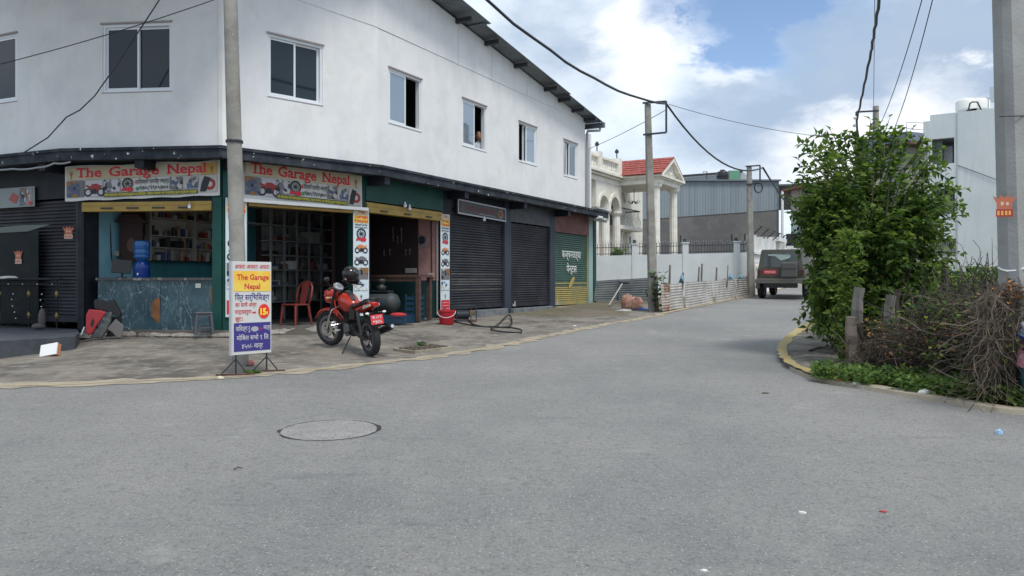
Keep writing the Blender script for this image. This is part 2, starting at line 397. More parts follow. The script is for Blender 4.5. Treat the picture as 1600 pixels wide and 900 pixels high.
sheet('road', road_pts, lambda x, y: SL * y, M_ASPH)
# building outline: canopy edge line, wall line and shop-front line
KB = [Vector((-12.2, 15.9)), Vector((-8.34, 14.2)), Vector((-5.25, 13.85)), Vector((-2.745, 16.23)), Vector((2.58, 25.8))]
UW = offset_line(KB, .14); LW = offset_line(KB, .55)
FU = [Facet(a, b) for a, b in zip(UW, UW[1:])]; FL = [Facet(a, b) for a, b in zip(LW, LW[1:])]; FK = [Facet(a, b) for a, b in zip(KB, KB[1:])]
ZF = .61; ZC = 4.0
# apron between the road edge and the building, rising like the photo's rough slope
base_line = [(-42, 17.5), (-20, 17)] + [tuple(p) for p in offset_line(LW, -.02)] + [(3.4, 27.2), (5.0, 26.2)]
na = 170; nb = 16
A_ = resample(smooth_line(EL, 4), na); B_ = []
# match rows by following rays from the building corners: keep both lines parameterised by their share of length, warped to the frame
bl = resample(base_line, 600)
marks = [(0.0, 0.0)]
def nearest_share(line, p):
    return min(range(len(line)), key=lambda i: (line[i] - Vector(p)).length) / (len(line) - 1)
EA = resample(smooth_line(EL, 4), 600)
pairs = [((-40, 8), (-42, 17.5)), ((-12, 8.8), tuple(LW[0])), (tuple(G(60, 603)[:2]), tuple(LW[1])), (tuple(G(360, 590)[:2]), tuple(LW[2])), (tuple(G(660, 561)[:2]), tuple(LW[3])), (tuple(G(1000, 499)[:2]), tuple(LW[4])), (tuple(G(1040, 490)[:2]), (5.0, 26.2))]
ma = [nearest_share(EA, a) for a, b in pairs]; mbb = [nearest_share(bl, b) for a, b in pairs]
def warp(t):
    for i in range(len(ma) - 1):
        if t <= ma[i + 1] or i == len(ma) - 2:
            q = (t - ma[i]) / (ma[i + 1] - ma[i]); return mbb[i] + (mbb[i + 1] - mbb[i]) * min(max(q, 0), 1)
verts = []; faces = []
for i in range(na):
    t = i / (na - 1); a = A_[i]; b = bl[int(round(warp(t) * 599))]
    for j in range(nb + 1):
        s = j / nb; p = a.lerp(b, s); ze = road_z(a.y) + .002
        zb = ZF - .035 if b.x < 2.8 else ZF + .05 + .06 * (b.x - 2.8)
        if b.x < -4 : zb = ZF - .12
        if b.x < -8.0: zb = ZF - .17 - min(.22, (-8.0 - b.x) * .06)
        q = min(max(s * 1.22, 0), 1); f = q * q * (3 - 2 * q)
        if b.x < -5: f = f * .45 + s * .55
        z = ze + (zb - ze) * f + (noise.noise(Vector((p.x * .8, p.y * .8, 3))) * .03 + noise.noise(Vector((p.x * 3, p.y * 3, 9))) * .008) * min(1, s * 5) * min(1, (1 - s) * 6)
        verts.append((p.x, p.y, z))
for i in range(na - 1):
    for j in range(nb):
        k = i * (nb + 1) + j; faces.append((k, k + 1, k + nb + 2, k + nb + 1))
mb = MB(); mb.add(verts, faces); apron = mb.build('apron', M_APRON, smooth=True, kind='structure')
bvh = BVHTree.FromPolygons(verts, faces)
def gz(x, y):
    h = bvh.ray_cast(Vector((x, y, 5)), Vector((0, 0, -1)))
    return max(h[0].z, road_z(y)) if h[0] is not None else road_z(y)
def GA(px, py):
    """where the ray of the photo's pixel meets the apron or the road"""
    o = Vector((0, 0, EYE)); d = Vector(((px - 800) / FPX, 1, (HY - py) / FPX))
    h = bvh.ray_cast(o, d.normalized()); g = G(px, py)
    if h[0] is not None and h[0].y < g.y + 4: return Vector(h[0])
    return g
def strip(name, line, w0, w1, z, m, side=1, kind='structure', rag=0, label=None):
    L_ = resample(line, max(8, len(line) * 2)); mb = MB(); vs = []
    for i, p in enumerate(L_):
        d = (L_[min(i + 1, len(L_) - 1)] - L_[max(i - 1, 0)]).normalized(); nrm = Vector((-d.y, d.x)) * side; t = i / (len(L_) - 1)
        wi = w0[0] + (w0[1] - w0[0]) * t; wo = w1[0] + (w1[1] - w1[0]) * t
        for w in (wi, wo):
            q = p + nrm * (w + rag * noise.noise(Vector((p.x * 4, p.y * 4, w * 9)))); vs.append((q.x, q.y, z(q.x, q.y)))
    n = len(L_); mb.add(vs, [(2 * i, 2 * i + 1, 2 * i + 3, 2 * i + 2) for i in range(n - 1)]); return mb.build(name, m, kind=kind)
eline = smooth_line(EL[2:], 8)
strip('road_edge_concrete', eline, (-.16, -.10), (.26, .20), lambda x, y: max(gz(x, y), road_z(y) + .003) + .003, M_KERB, rag=.22)
strip('yellow_line', eline, (-.02, .0), (.05, .05), lambda x, y: max(gz(x, y), road_z(y) + .003) + .007, M_YELF, rag=.03)
farline = smooth_line(ELF[-6:], 8)
strip('verge_line', farline, (-.05, -.05), (.14, .12), lambda x, y: road_z(y) + .016, M_YELF, rag=.04)
# right-hand kerb pad
inner = [tuple(G(x, y)[:2]) for x, y in ((1300, 500), (1310, 515), (1306, 540), (1310, 565), (1340, 583), (1380, 590))]
outer = [tuple(p) for p in smooth_line(ER[0:8], 5)]
pad = outer + [tuple(G(1330, 596)[:2])] + inner[::-1]
mb = MB(); mb.prism([(x, y, SL * y - .05) for x, y in pad], (0, 0, .12)); mb.build('kerb_pad', M_APRON, kind='structure', bevel=.012)
ERl = smooth_line(ER, 8)
strip('yellow_kerb_band', smooth_line(ER[0:9], 8), (-.015, -.015), (.20, .10), lambda x, y: SL * y + .078, M_YEL, side=1, rag=.05)
mb = MB()
EE = resample(smooth_line(ER[6:] + [(6.6, 7.0), (10, 6.0)], 6), 80)
verts2 = []; faces2 = []
for i, p in enumerate(EE):
    d = (EE[min(i + 1, 79)] - EE[max(i - 1, 0)]).normalized(); nrm = Vector((-d.y, d.x)); w = .06 + .05 * noise.noise(Vector((p.x * 3, p.y * 3, 0)))
    for ww, zz in ((-.03, .0), (-.02, .045), (w + .1, .05), (w + .12, 0)):
        q = p + nrm * ww; verts2.append((q.x, q.y, SL * q.y + zz))
for i in range(79):
    for j in range(3): k = i * 4 + j; faces2.append((k, k + 1, k + 5, k + 4))
mb.add(verts2, faces2); mb.build('kerb', M_KERB, kind='structure')
# soil bank on the right under the weeds
vs = []; fs = []; nx, ny = 50, 44
for i in range(nx):
    for j in range(ny):
        x = 3.2 + 26 * (i / (nx - 1)) ** 1.5; y = 5.5 + 34 * (j / (ny - 1)) ** 1.3
        # signed distance to the road edge, roughly
        dmin = min(((Vector((x, y)) - p).length, k) for k, p in enumerate(ERs))
        k = min(max(dmin[1], 1), len(ERs) - 2); d = (ERs[k + 1] - ERs[k - 1]); side = d.x * (y - ERs[k].y) - d.y * (x - ERs[k].x)
        sd = dmin[0] if side > 0 else -dmin[0]
        if y < 12.5 : h = -.10 + .30 * min(max((sd - .35) / 1.6, 0), 1)
        else: h = -.25 if sd < .9 else -.02 + .15 * min((sd - .9) / 2, 1)
        if sd < .25: h = -.2
        vs.append((x, y, SL * y + h + .06 * noise.noise(Vector((x * 1.5, y * 1.5, 0)))))
for i in range(nx - 1):
    for j in range(ny - 1): k = i * ny + j; fs.append((k, k + ny, k + ny + 1, k + 1))
mb = MB(); mb.add(vs, fs); mb.build('bank', M_GROUND, smooth=True, kind='structure')
bvh_b = BVHTree.FromPolygons(vs, fs)
def bz(x, y):
    h = bvh_b.ray_cast(Vector((x, y, 5)), Vector((0, 0, -1))); return h[0].z if h[0] is not None else road_z(y)
# ------------------------------------------------------------ manhole, grating, litter
def manhole():
    c = G(515, 672); t = thing('manhole_cover', 'round tarred-over manhole cover set in the asphalt', 'manhole', c)
    mb = MB(); rr = random.Random(3); n = 44; vs = []; fs = []
    for k in range(n):
        a = 2 * math.pi * k / n; w = .010 + .020 * max(0, noise.noise(Vector((math.cos(a) * 2, math.sin(a) * 2, 5)))) + (.02 if abs(math.sin(a / 2 - .1)) < .12 or abs(math.cos(a / 2)) < .1 else 0)
        for r in (.435 - w / 2, .435 + w * .8): x = c.x + r * math.cos(a); y = c.y + .93 * r * math.sin(a); vs.append((x, y, SL * y + .005))
    for k in range(n): a = 2 * k; b = 2 * ((k + 1) % n); fs.append((a, b, b + 1, a + 1))
    mb.add(vs, fs); mb.build('frame', mat('tar joint', (.03, .03, .032), .9, col2=(.20, .20, .195), scale=6, lo=.54, hi=.62, detail=8), t)
    mb = MB(); mb.add([(c.x + .425 * math.cos(a), c.y + .395 * math.sin(a), SL * (c.y + .395 * math.sin(a)) + .004) for a in [2 * math.pi * k / 40 for k in range(40)]], [tuple(range(40))])
    mb.build('lid', mat('tarred lid', (.235, .229, .219), .85, col2=(.30, .29, .275), scale=7, col3=(.11, .11, .11), scale3=42, lo3=.53, hi3=.68, bump=1, bscale=60), t)
manhole()
def grating():
    c = GA(662, 547.5); z = max(gz(c.x, c.y), c.z); e0, e1 = G(600, 567), G(740, 549)
    t = thing('drain_grating', 'rusty iron drain grating sunk in the concrete slope beside the motorcycle', 'drain', (c.x, c.y, z + .015), math.atan2(e1.y - e0.y, e1.x - e0.x))
    ux, uy = math.cos(t.rotation_euler.z), math.sin(t.rotation_euler.z); s1 = (gz(c.x + ux * .3, c.y + uy * .3) - gz(c.x - ux * .3, c.y - uy * .3)) / .6; s2 = (gz(c.x - uy * .25, c.y + ux * .25) - gz(c.x + uy * .25, c.y - ux * .25)) / .5
    t.rotation_mode = 'ZYX'; t.rotation_euler = (math.atan(s2), -math.atan(s1), math.atan2(uy, ux)); t.rotation_mode = 'XYZ'; t.rotation_euler = (math.atan(s2), -math.atan(s1), math.atan2(uy, ux))
    M = wm(t); fr = MB(); fr.T = M
    for sx, sy, w, h in ((0, .25, .86, .05), (0, -.25, .86, .05), (.41, 0, .05, .45), (-.41, 0, .05, .45)): fr.box((sx, sy, .0), (w, h, .05))
    fr.build('frame', M_KERB, t)
    pit = MB(); pit.T = M; pit.box((0, 0, .004), (.77, .45, .02)); pit.build('pit', M_DARK, t)
    for k in range(7):
        b = MB(); b.T = M; b.box((-.33 + k * .11, 0, .026), (.04, .45, .026)); b.build('bar', mat('rusty iron', (.17, .14, .115), .8, col2=(.12, .085, .06), scale=20), t)
    for y in (-.1, .1):
        b = MB(); b.T = M; b.box((0, y, .024), (.77, .025, .014)); b.build('bar', MATS['rusty iron'], t)
    return c
gr = grating()
def litter(px, py, kind, label, cat, m, s, thick=.01, up=.0):
    g = GA(px, py); z = max(gz(g.x, g.y), SL * g.y) + .004 + up; rr = random.Random(px * 7 + py); mb = MB(); n = 8
    top = [(g.x + s[0] * (1 + rr.uniform(-.35, .25)) * math.cos(2 * math.pi * k / n), g.y + s[1] * (1 + rr.uniform(-.35, .25)) * math.sin(2 * math.pi * k / n), z + thick * rr.uniform(.2, 1)) for k in range(n)]
    c = (g.x, g.y, z + thick * 1.2); low = [(x, y, z - .003) for x, y, _ in top]
    mb.add(top + [c] + low, [(k, (k + 1) % n, n) for k in range(n)] + [(k, n + 1 + k, n + 1 + (k + 1) % n, (k + 1) % n) for k in range(n)])
    return mb.build(kind, m, label=label, cat=cat)
M_PAPER = mat('litter paper', (.62, .62, .60), .7); M_LBLUE = mat('light blue plastic', (.35, .55, .78), .4); M_LRED = mat('red scrap', (.35, .05, .05), .6)
M_TWIG = mat('dry twig', (.10, .07, .045), .9); M_BRICK = mat('brick orange', (.45, .19, .09), .9)
litter(1561, 678, 'crumpled_packet', 'crumpled pale blue and white packet lying on the asphalt at the right', 'litter', M_LBLUE, (.03, .04), .035)
litter(1381, 800, 'red_scrap', 'small dark red scrap flat on the asphalt', 'litter', M_LRED, (.024, .014), .006)
litter(1254, 803, 'paper_scrap', 'small white paper scrap on the asphalt left of the red scrap', 'litter', M_PAPER, (.022, .012), .012)
litter(1445, 622, 'paper_scrap', 'white crumpled paper on the kerb beside the weeds', 'litter', M_PAPER, (.07, .03), .04, .05)
litter(1376, 603, 'paper_scrap', 'white stick-like scrap in the weeds nearest the painted kerb', 'litter', M_PAPER, (.05, .015), .03, .08)
litter(1318, 601, 'brick_scrap', 'orange brick fragment on the kerb where the yellow paint ends', 'litter', M_BRICK, (.08, .03), .03, .04)
litter(1340, 606, 'plaster_scrap', 'pale broken plaster bit on the kerb right of the orange fragment', 'litter', M_PAPER, (.06, .03), .025, .04)
litter(1196, 615, 'dark_scrap', 'small black scrap on the asphalt left of the painted kerb', 'litter', M_TWIG, (.05, .015), .01)
litter(1100, 893, 'white_stone', 'white stone chip at the bottom edge of the road', 'stone', M_PAPER, (.018, .008), .008)
litter(344, 592, 'yellow_scrap', 'small pale yellow scrap at the road edge by the sign foot', 'litter', M_FLEXC, (.05, .03), .03)
def twig(px, py, dx, dy, r, label):
    a = GA(px, py); b = GA(px + dx, py + dy); za = max(gz(a.x, a.y), SL * a.y); up = .08 if px > 1210 else .012
    m_ = (a + b) / 2; m_.z += .012; a.z += up; b.z += up; m_.z += up
    return MB().tube([a, m_, b], [r, r * .9, r * .5], 5).build('twig', M_TWIG, label=label, cat='twig')
twig(365, 736, 14, -2, .006, 'short dark twig on the asphalt below the manhole cover')
twig(1264, 556, 26, -6, .018, 'dry brown twig lying across the concrete pad inside the yellow kerb')
twig(1265, 522, 30, -5, .02, 'leafy dead twig on the pad close to the tree foot')
# ------------------------------------------------------------ shop building
B = thing('shop_building', 'long white two-storey corner building with black canopy over a row of ground-floor shops', 'building', (-2.6, 17.2, ZF))
TOPZ = 6.85; BACK = Vector((-.888, .46))
def wall_facet(F, t0, t1, z0, z1, holes, m=M_WALL, th=.16):
    xs = sorted({t0, t1, *[h[0] for h in holes], *[h[1] for h in holes]}); mb = MB()
    for a, b in zip(xs, xs[1:]):
        hs = [h for h in holes if h[0] <= a + 1e-6 and h[1] >= b - 1e-6]; z = z0
        for h in sorted(hs, key=lambda q: q[2]): F.box(mb, a, b, z, h[2], 0, -th); z = h[3]
        F.box(mb, a, b, z, z1, 0, -th)
    return mb.build('wall', m, B)
# pixel measurements of the upper windows: x0, x1, y top mid, y bottom mid
win = {0: [(-62, 26, 60.5, 163.5, 'c')], 1: [(160, 267.5, 37, 143, 'c')], 2: [(418.5, 504, 62, 157, 'c')],
       3: [(607.5, 658, 115, 198.5, 'r'), (722.5, 759.5, 160, 232, 'r'), (810.5, 838.5, 194.5, 255.5, 'l'), (880.5, 902, 221.5, 277, 'l')]}
wins = []
for fi, F in enumerate(FU):
    hs = []
    for (x0, x1, yt, yb, op) in win[fi]:
        xm = (x0 + x1) / 2; s0, s1 = F.sx(x0), F.sx(x1); z1, z0 = F.z(xm, yt), F.z(xm, yb); hs.append((s0, s1, z0, z1)); wins.append((fi, s0, s1, z0, z1, op))
    wall_facet(F, 0, F.len, 3.9, TOPZ + (.3 if fi < 3 else .06), hs)
FC = FU[3]
RS = -.130
def roof_z(t): return 6.93 + (t - FC.len) * RS if t > -1.5 else 6.93 + (-1.5 - FC.len) * RS + (t + 1.5) * .13
# gable infill board above the groove, 12 mm proud
mb = MB(); pr = []
ts = [0, FC.len]; mb.prism([FC.pt(0, TOPZ + .07, .012), FC.pt(FC.len, TOPZ + .02, .012), FC.pt(FC.len, roof_z(FC.len) + .03, .012), FC.pt(0, roof_z(0) + .03, .012)], tuple(FC.n * -.1) + (0,)); mb.build('gable_wall', M_WALL, B)
for fi in (0, 1, 2):
    F = FU[fi]; mb = MB(); g0, g1_ = (TOPZ + .28, TOPZ + .08) if fi == 2 else (TOPZ + .3, TOPZ + .28); mb.prism([F.pt(0, g0, .012), F.pt(F.len, g1_, .012), F.pt(F.len, 8.5, .012), F.pt(0, 8.5, .012)], tuple(F.n * -.1) + (0,)); mb.build('gable_wall', M_WALL, B)
for x in (715, 768, 823, 866): F = FC; t = F.sx(x); mb = MB(); F.box(mb, t - .012, t + .012, TOPZ + .03, roof_z(t) - .12, .016, .0); mb.build('board_joint', mat('joint grey', (.58, .59, .6), .8), B)
# bright corner post of plaster
c = UW[2]; mb = MB(); mb.tube([(c.x + .02, c.y + .03, 4.0), (c.x + .02, c.y + .03, 8.3)], .085, 6); mb.build('corner_trim', M_WALLT, B)
# windows
M_CURT = mat('curtain', (.42, .47, .50), .9)
def window(fi, s0, s1, z0, z1, op):
    F = FU[fi]; mb = MB(); w = .045
    for a, b, c_, d in ((s0, s1, z1 - w, z1), (s0, s1, z0, z0 + w), (s0, s0 + w, z0 + w, z1 - w), (s1 - w, s1, z0 + w, z1 - w)): F.box(mb, a, b, c_, d, -.02, -.12)
    f = mb.build('window', M_ALU, B)
    sh = MB(); F.box(sh, s0 - .03, s1 + .03, z1 + .003, z1 + .03, .03, -.02); sh.build('drip_edge', M_REVEAL, f)
    mid = (s0 + s1) / 2
    def sash(a, b, o, g):
        m2 = MB(); v = .04
        for p in ((a, b, z1 - w - v, z1 - w - .002), (a, b, z0 + w + .002, z0 + w + v), (a, a + v, z0 + w + v, z1 - w - v), (b - v, b, z0 + w + v, z1 - w - v)): F.box(m2, *p, o, o - .028)
        m2.build('sash', M_ALU, f)
        m3 = MB(); F.box(m3, a + v, b - v, z0 + w + v, z1 - w - v, o - .01, o - .016); m3.build('pane', g, f)
    if op == 'c': sash(s0 + w, mid + .02, -.055, M_GLASS); sash(mid - .02, s1 - w, -.09 if fi else -.03, M_GLASS)
    elif op == 'r': sash(s0 + w, mid + .05, -.03, M_GLASSL)
    else:
        k = .46; sash(s0 + (s1 - s0) * k, s1 - w, -.04, M_GLASSL); sash(s0 + (s1 - s0) * (k - .10), s1 - w - .12, -.085, M_GLASSL)
    sl = MB(); F.box(sl, s0 - .01, s1 + .01, z0 - .02, z0 - .003, .008, -.16); sl.build('window_sill', M_REVEAL, f)
for w_ in wins: window(*w_)
for a, b in zip(offset_line(KB, 1.5), offset_line(KB, 1.5)[1:]): F = Facet(a, b); mb = MB(); F.box(mb, 0, F.len, 4.0, 6.9, 0, -.05); mb.build('added_dark_screen', M_DARK, B)  # near-black screen added behind the windows so the upper rooms look dark
print('WIN', [(w_[0], [round(q, 2) for q in w_[1:5]]) for w_ in wins])
# canopy slab: fascia band plus soffit
outer = list(KB); outer[0] = KB[0]; ext = Facet(KB[3], KB[4]); outer[-1] = KB[4] + ext.u * 1.75
inner_ = offset_line(KB, 1.3); inner_[-1] = inner_[-1] + ext.u * 1.75
for i in range(4):
    mb = MB(); a, b = outer[i], outer[i + 1]; c_, d = inner_[i + 1], inner_[i]
    mb.prism([(a.x, a.y, 3.80), (b.x, b.y, 3.80), (c_.x, c_.y, 3.80), (d.x, d.y, 3.80)], (0, 0, .19)); mb.build('canopy', M_CANOPY, B)
# lip along the canopy edge
for i in range(4):
    F = Facet(outer[i], outer[i + 1]); mb = MB(); F.box(mb, 0, F.len, 3.93, 3.985, .03, .002); F.box(mb, 0.01, F.len - .01, 3.765, 3.80, .012, -.10); mb.build('canopy_lip', M_CANOPY, B)
# brackets under the canopy
for x in (607, 731, 823, 891):
    F = FK[3]; t = F.sx(x) ; mb = MB(); F.box(mb, t - .09, t + .09, 3.60, 3.795, -.03, -.56); mb.build('bracket', M_BLACKP, B)
for fi, t in ((2, .35), (1, 1.5), (0, 3.6)):
    F = FK[fi]; mb = MB(); F.box(mb, t - .09, t + .09, 3.62, 3.795, -.06, -.56); mb.build('bracket', M_BLACKP, B)
# roof: corrugated sheets overhanging the gable, ribs along the slope
def roof_sheet(t0, t1, o_out, dz, o_in=-6.0):
    mb = MB(); vs = []; fs = []; n = int((o_out - o_in) / .035) if o_in > -3 else None
    os_ = []; o = o_out
    while o > -1.0: os_.append(o); o -= .038
    os_ += [-1.5, o_in]
    for k, o in enumerate(os_):
        rb = .012 if k % 2 else -.012
        for t in (t0, t1):
            for th in (0, .012): p = FC.pt(t, roof_z(t) + dz + rb + th, o); vs.append(p)
    n = len(os_)
    for k in range(n - 1):
        a = k * 4; b = a + 4; fs += [(a, b, b + 2, a + 2), (a + 1, a + 3, b + 3, b + 1), (a, a + 1, b + 1, b), (a + 2, b + 2, b + 3, a + 3)]
    fs += [(0, 2, 3, 1)]
    mb.add(vs, fs); return mb.build('roof_sheet', M_ROOFM, B)
tb = [-1.5, FC.sx(759), FC.sx(895, .5), FC.len + .62]
roof_sheet(-1.5, FC.sx(762, .5), .62, .12); roof_sheet(FC.sx(757, .5), FC.sx(893, .5), .50, .085); roof_sheet(FC.sx(891, .5), FC.len + .5, .46, .06)
roof_sheet(-8, -1.5, .62, .12)
for x in (712, 757, 803, 850, 872, 893, 912):
    t = FC.sx(x); mb = MB(); z = roof_z(t)
    mb.prism([FC.pt(t - .04, z - .07, -.3), FC.pt(t + .04, z - .07 + .08 * RS, -.3), FC.pt(t + .04, z - .07 + .08 * RS, .46), FC.pt(t - .04, z - .07, .46)], (0, 0, .10)); mb.build('purlin', M_STEEL, B)
mb = MB(); t = FC.len + .45; mb.prism([FC.pt(t, roof_z(t) - .13, .5), FC.pt(t + .12, roof_z(t) - .13, .5), FC.pt(t + .12, roof_z(t) + .04, .5), FC.pt(t, roof_z(t) + .04, .5)], tuple(FC.n * -6) + (0,)); mb.build('gutter', M_ROOFM, B)
t = FC.len; z = roof_z(t)
MB().tube([FC.pt(t + .5, z - .1, .35), FC.pt(t + .5, z - .28, .33), FC.pt(t + .10, z - .34, .06), FC.pt(t + .05, z - .45, .05), FC.pt(t + .05, 4.0, .05)], .045, 8).build('downpipe', M_PIPE, B)
# canopy end drainpipe
e = outer[-1]; ek = Facet(KB[3], KB[4]); te = ek.len + 1.75
MB().tube([ek.pt(te - .9, 4.06, -.10), ek.pt(te - .1, 4.05, -.12), ek.pt(te + .16, 4.03, -.12), ek.pt(te + .22, 3.95, -.12), ek.pt(te + .20, 3.72, -.12), ek.pt(te + .1, 3.66, -.14), ek.pt(te - 1.0, 3.66, -.16)], .05, 8).build('overflow_pipe', M_PIPE, B)
mb = MB(); ek.box(mb, te - .95, te - .55, 3.72, 3.78, .02, -.02); mb.build('tube_light', M_WHITE, B)
# ---------------- ground floor
def piece(F, name, t0, t1, z0, z1, m, o0=0, o1=-.2, parent=B, bevel=0, **k):
    mb = MB(); F.box(mb, t0, t1, z0, z1, o0, o1); return mb.build(name, m, parent, bevel=bevel, **k)
A, Bf, C1, C2 = FL
HC = 3.80
xB = lambda x: Bf.sx(x); x1 = lambda x: C1.sx(x); x2 = lambda x: C2.sx(x)
# facet A : black shutter bay
piece(A, 'fascia', 0, A.len, 3.15, HC, M_BLACKP)
piece(A, 'pier', A.len - .18, A.len, ZF - .2, 3.15, M_BLACKP, .02, -.3)
# facet B
piece(Bf, 'pier', 0, xB(130), ZF - .25, HC, M_BLACKP, .03, -.3)
piece(Bf, 'lintel', xB(130), xB(333), 2.98, HC, M_BLACKP)
piece(Bf, 'corner_pillar', xB(333), Bf.len, ZF - .2, HC, M_GREEN, .035, -.22)
piece(C1, 'corner_pillar', 0, x1(386), ZF - .2, HC, M_GREEN, .032, -.22)
# facet C1
tP = x1(552)
piece(C1, 'lintel', x1(386), tP, 3.12, HC, M_GREEN)
piece(C1, 'pillar', tP, C1.len + .02, ZF - .1, HC, M_GREEN, .02, -.2)
# facet C2
g1, g2 = x2(688), x2(703)
piece(C2, 'fascia_panel', .0, g1 + .05, 3.27, HC, M_GREEN, .05, -.1)
piece(C2, 'pillar', g1, g2, ZF - .1, HC, M_BLACKP, .02, -.2)
s1a, s1b, s2a, s2b, s3a, s3b, sE = x2(703), x2(787), x2(797), x2(858), x2(866), x2(919), x2(928)
piece(C2, 'fascia', g2, s1b, 3.38, HC, M_BLACKP, .0, -.1)
piece(C2, 'pillar', s1b, s2a, ZF - .1, HC, mat('blue black paint', (.03, .04, .062), .6), .035, -.25)
piece(C2, 'fascia', s2a, s2b, 3.25, HC, mat('black tarpaulin', (.035, .04, .05), .5, col2=(.07, .075, .09), scale=5, bump=.8, bscale=6), .03, -.1)
piece(C2, 'pillar', s2b, s3a, ZF - .1, HC, MATS['blue black paint'], .035, -.25)
piece(C2, 'fascia_panel', s3a, s3b, 3.12, HC, mat('faded maroon board', (.15, .05, .045), .7, col2=(.20, .10, .09), scale=4), .03, -.1)
piece(C2, 'end_pillar', s3b, sE - .16, ZF - .1, HC, mat('pale green edge', (.30, .42, .40), .6), .03, -.3)
piece(C2, 'end_pillar', sE - .14, sE + .08, ZF - .1, HC, M_GREEN, .06, -.3)
# sills
for a, b, z in ((s1a, s1b, .755), (s2a, s2b, .735), (s3a, sE, .70)):
    piece(C2, 'sill', a - .02, b + .02, ZF - .25, z, M_SILL if a < s3a - .1 else M_KERB, .14, -.2, bevel=.015)
# shutters made of single slats
slat_me = {}
def shutter(F, t0, t1, z0, z1, m, label=None, mlow=None, mfn=None, pitch=.068, back=.05):
    w = t1 - t0; mb = MB(); F.box(mb, t0, t1, z0, z0 + .13, -back + .03, -back - .02)
    F.box(mb, t0, t0 + .05, z0 + .13, z1, -back + .05, -back - .03); F.box(mb, t1 - .05, t1, z0 + .13, z1, -back + .05, -back - .03)
    p = mb.build('roller_shutter', mlow or m, B, label=label)
    n = int((z1 - z0 - .13) / pitch); rr = random.Random(int(t0 * 100))
    for k in range(n):
        mk = mfn(k, n) if mfn else m; key = (round(w, 3), mk.name)
        if key not in slat_me:
            h = pitch; prof = [(-.004, 0), (-.024, h * .18), (-.030, h * .42), (-.024, h * .66), (-.004, h * .82), (-.002, h * .99), (.008, h * .99), (.008, 0)]
            me = bpy.data.meshes.new('slat'); vs = [(x, y, z) for x in (.05, w - .05) for y, z in prof]; q = len(prof)
            me.from_pydata(vs, [], [(i, (i + 1) % q, q + (i + 1) % q, q + i) for i in range(q)] + [tuple(range(q))[::-1], tuple(range(q, 2 * q))]); me.materials.append(mk); me.update(); slat_me[key] = me
        place('slat', slat_me[key], p, F.M(t0, z0 + .13 + k * pitch, -back + rr.uniform(-.003, .003)))
    return p
def f1(k, n): return M_SLATD if 5 <= k <= 11 and k % 1 == 0 and k not in (6, 10) else M_SLATB
shutter(C2, s1a, s1b, .80, 3.38, M_SLATB, 'black roller shutter with a dusty pale band near the bottom', mfn=f1)
shutter(C2, s2a, s2b, .78, 3.25, M_SLATB, 'plain black roller shutter')
def f3(k, n): return M_SLATY if k < 7 or (k in (8, )) else M_SLATG
sh3 = shutter(C2, s3a, s3b - .02, .74, 3.12, M_SLATG, 'green roller shutter with yellow bottom and hand-painted white letters', mlow=M_SLATY, mfn=f3)
MW = C2.M(0, 0, 0); w3 = s3b - s3a; cm = (s3a + s3b) / 2
M_CHALK = mat('white brush paint', (.70, .72, .70), .8)
text_on(MW, 'कञ्चनजङ्घा', cm, 2.30, .36, M_CHALK, sh3, .012, width=w3 * .56, out=-.015)
text_on(MW, 'पेन्टस', cm, 1.82, .34, M_CHALK, sh3, .012, width=w3 * .30, out=-.015)
mb = MB(); mb.T = C2.M(cm, 1.48, 0) @ Matrix.Rotation(R(-38), 4, 'Y'); mb.prism([(.30 * math.cos(a) , .012, .10 * math.sin(a)) for a in [2 * math.pi * k / 14 for k in range(14)]], (0, -.003, 0)); mb.build('painted_brush', mat('faded ochre paint', (.45, .33, .09), .8, col2=(.15, .2, .13), scale=12, lo=.5, hi=.7), sh3)
# door locks on the shutters
for x, z in ((s2a + .25, .83), (s3a + .2, .78)):
    mb = MB(); mb.box(C2.pt(x, z, .0), (.09, .09, .07)); mb.tube([C2.pt(x - .03, z + .03, .02), C2.pt(x, z + .10, .02), C2.pt(x + .03, z + .03, .02)], .012, 6); mb.build('padlock', mat('dull chrome', (.5, .5, .5), .35, metal=.8), B)
# left bay shutter (facet A)
shutter(A, .1, A.len - .20, .74, 3.15, M_SLATB, 'black roller shutter behind the railing')
# rolled-up yellow shutter hoods over the open bays
def hood(F, t0, t1, z0, z1, o=.06, knobs=3):
    p = piece(F, 'shutter_hood', t0, t1, z0, z1, M_YHOOD, o, -.12, bevel=.008)
    mb = MB(); F.box(mb, t0 + .01, t1 - .01, (z0 + z1) / 2 + .02, (z0 + z1) / 2 + .032, o + .012, o); mb.build('hood_seam', M_YHOOD, p)
    for k in range(knobs):
        t = t0 + (t1 - t0) * (.2 + .6 * k / max(knobs - 1, 1)); mb = MB(); F.box(mb, t - .12, t + .12, z0 + .05, z0 + .075, o + .03, o + .002); mb.build('pull_handle', M_STEEL, p)
    return p
hood(Bf, xB(130) + .01, xB(333) - .01, 2.86, 3.04, knobs=4)
hood(C1, x1(386) + .01, x1(552) - .01, 2.98, 3.16)
hood(C2, .02, g1 - .01, 3.02, 3.24)
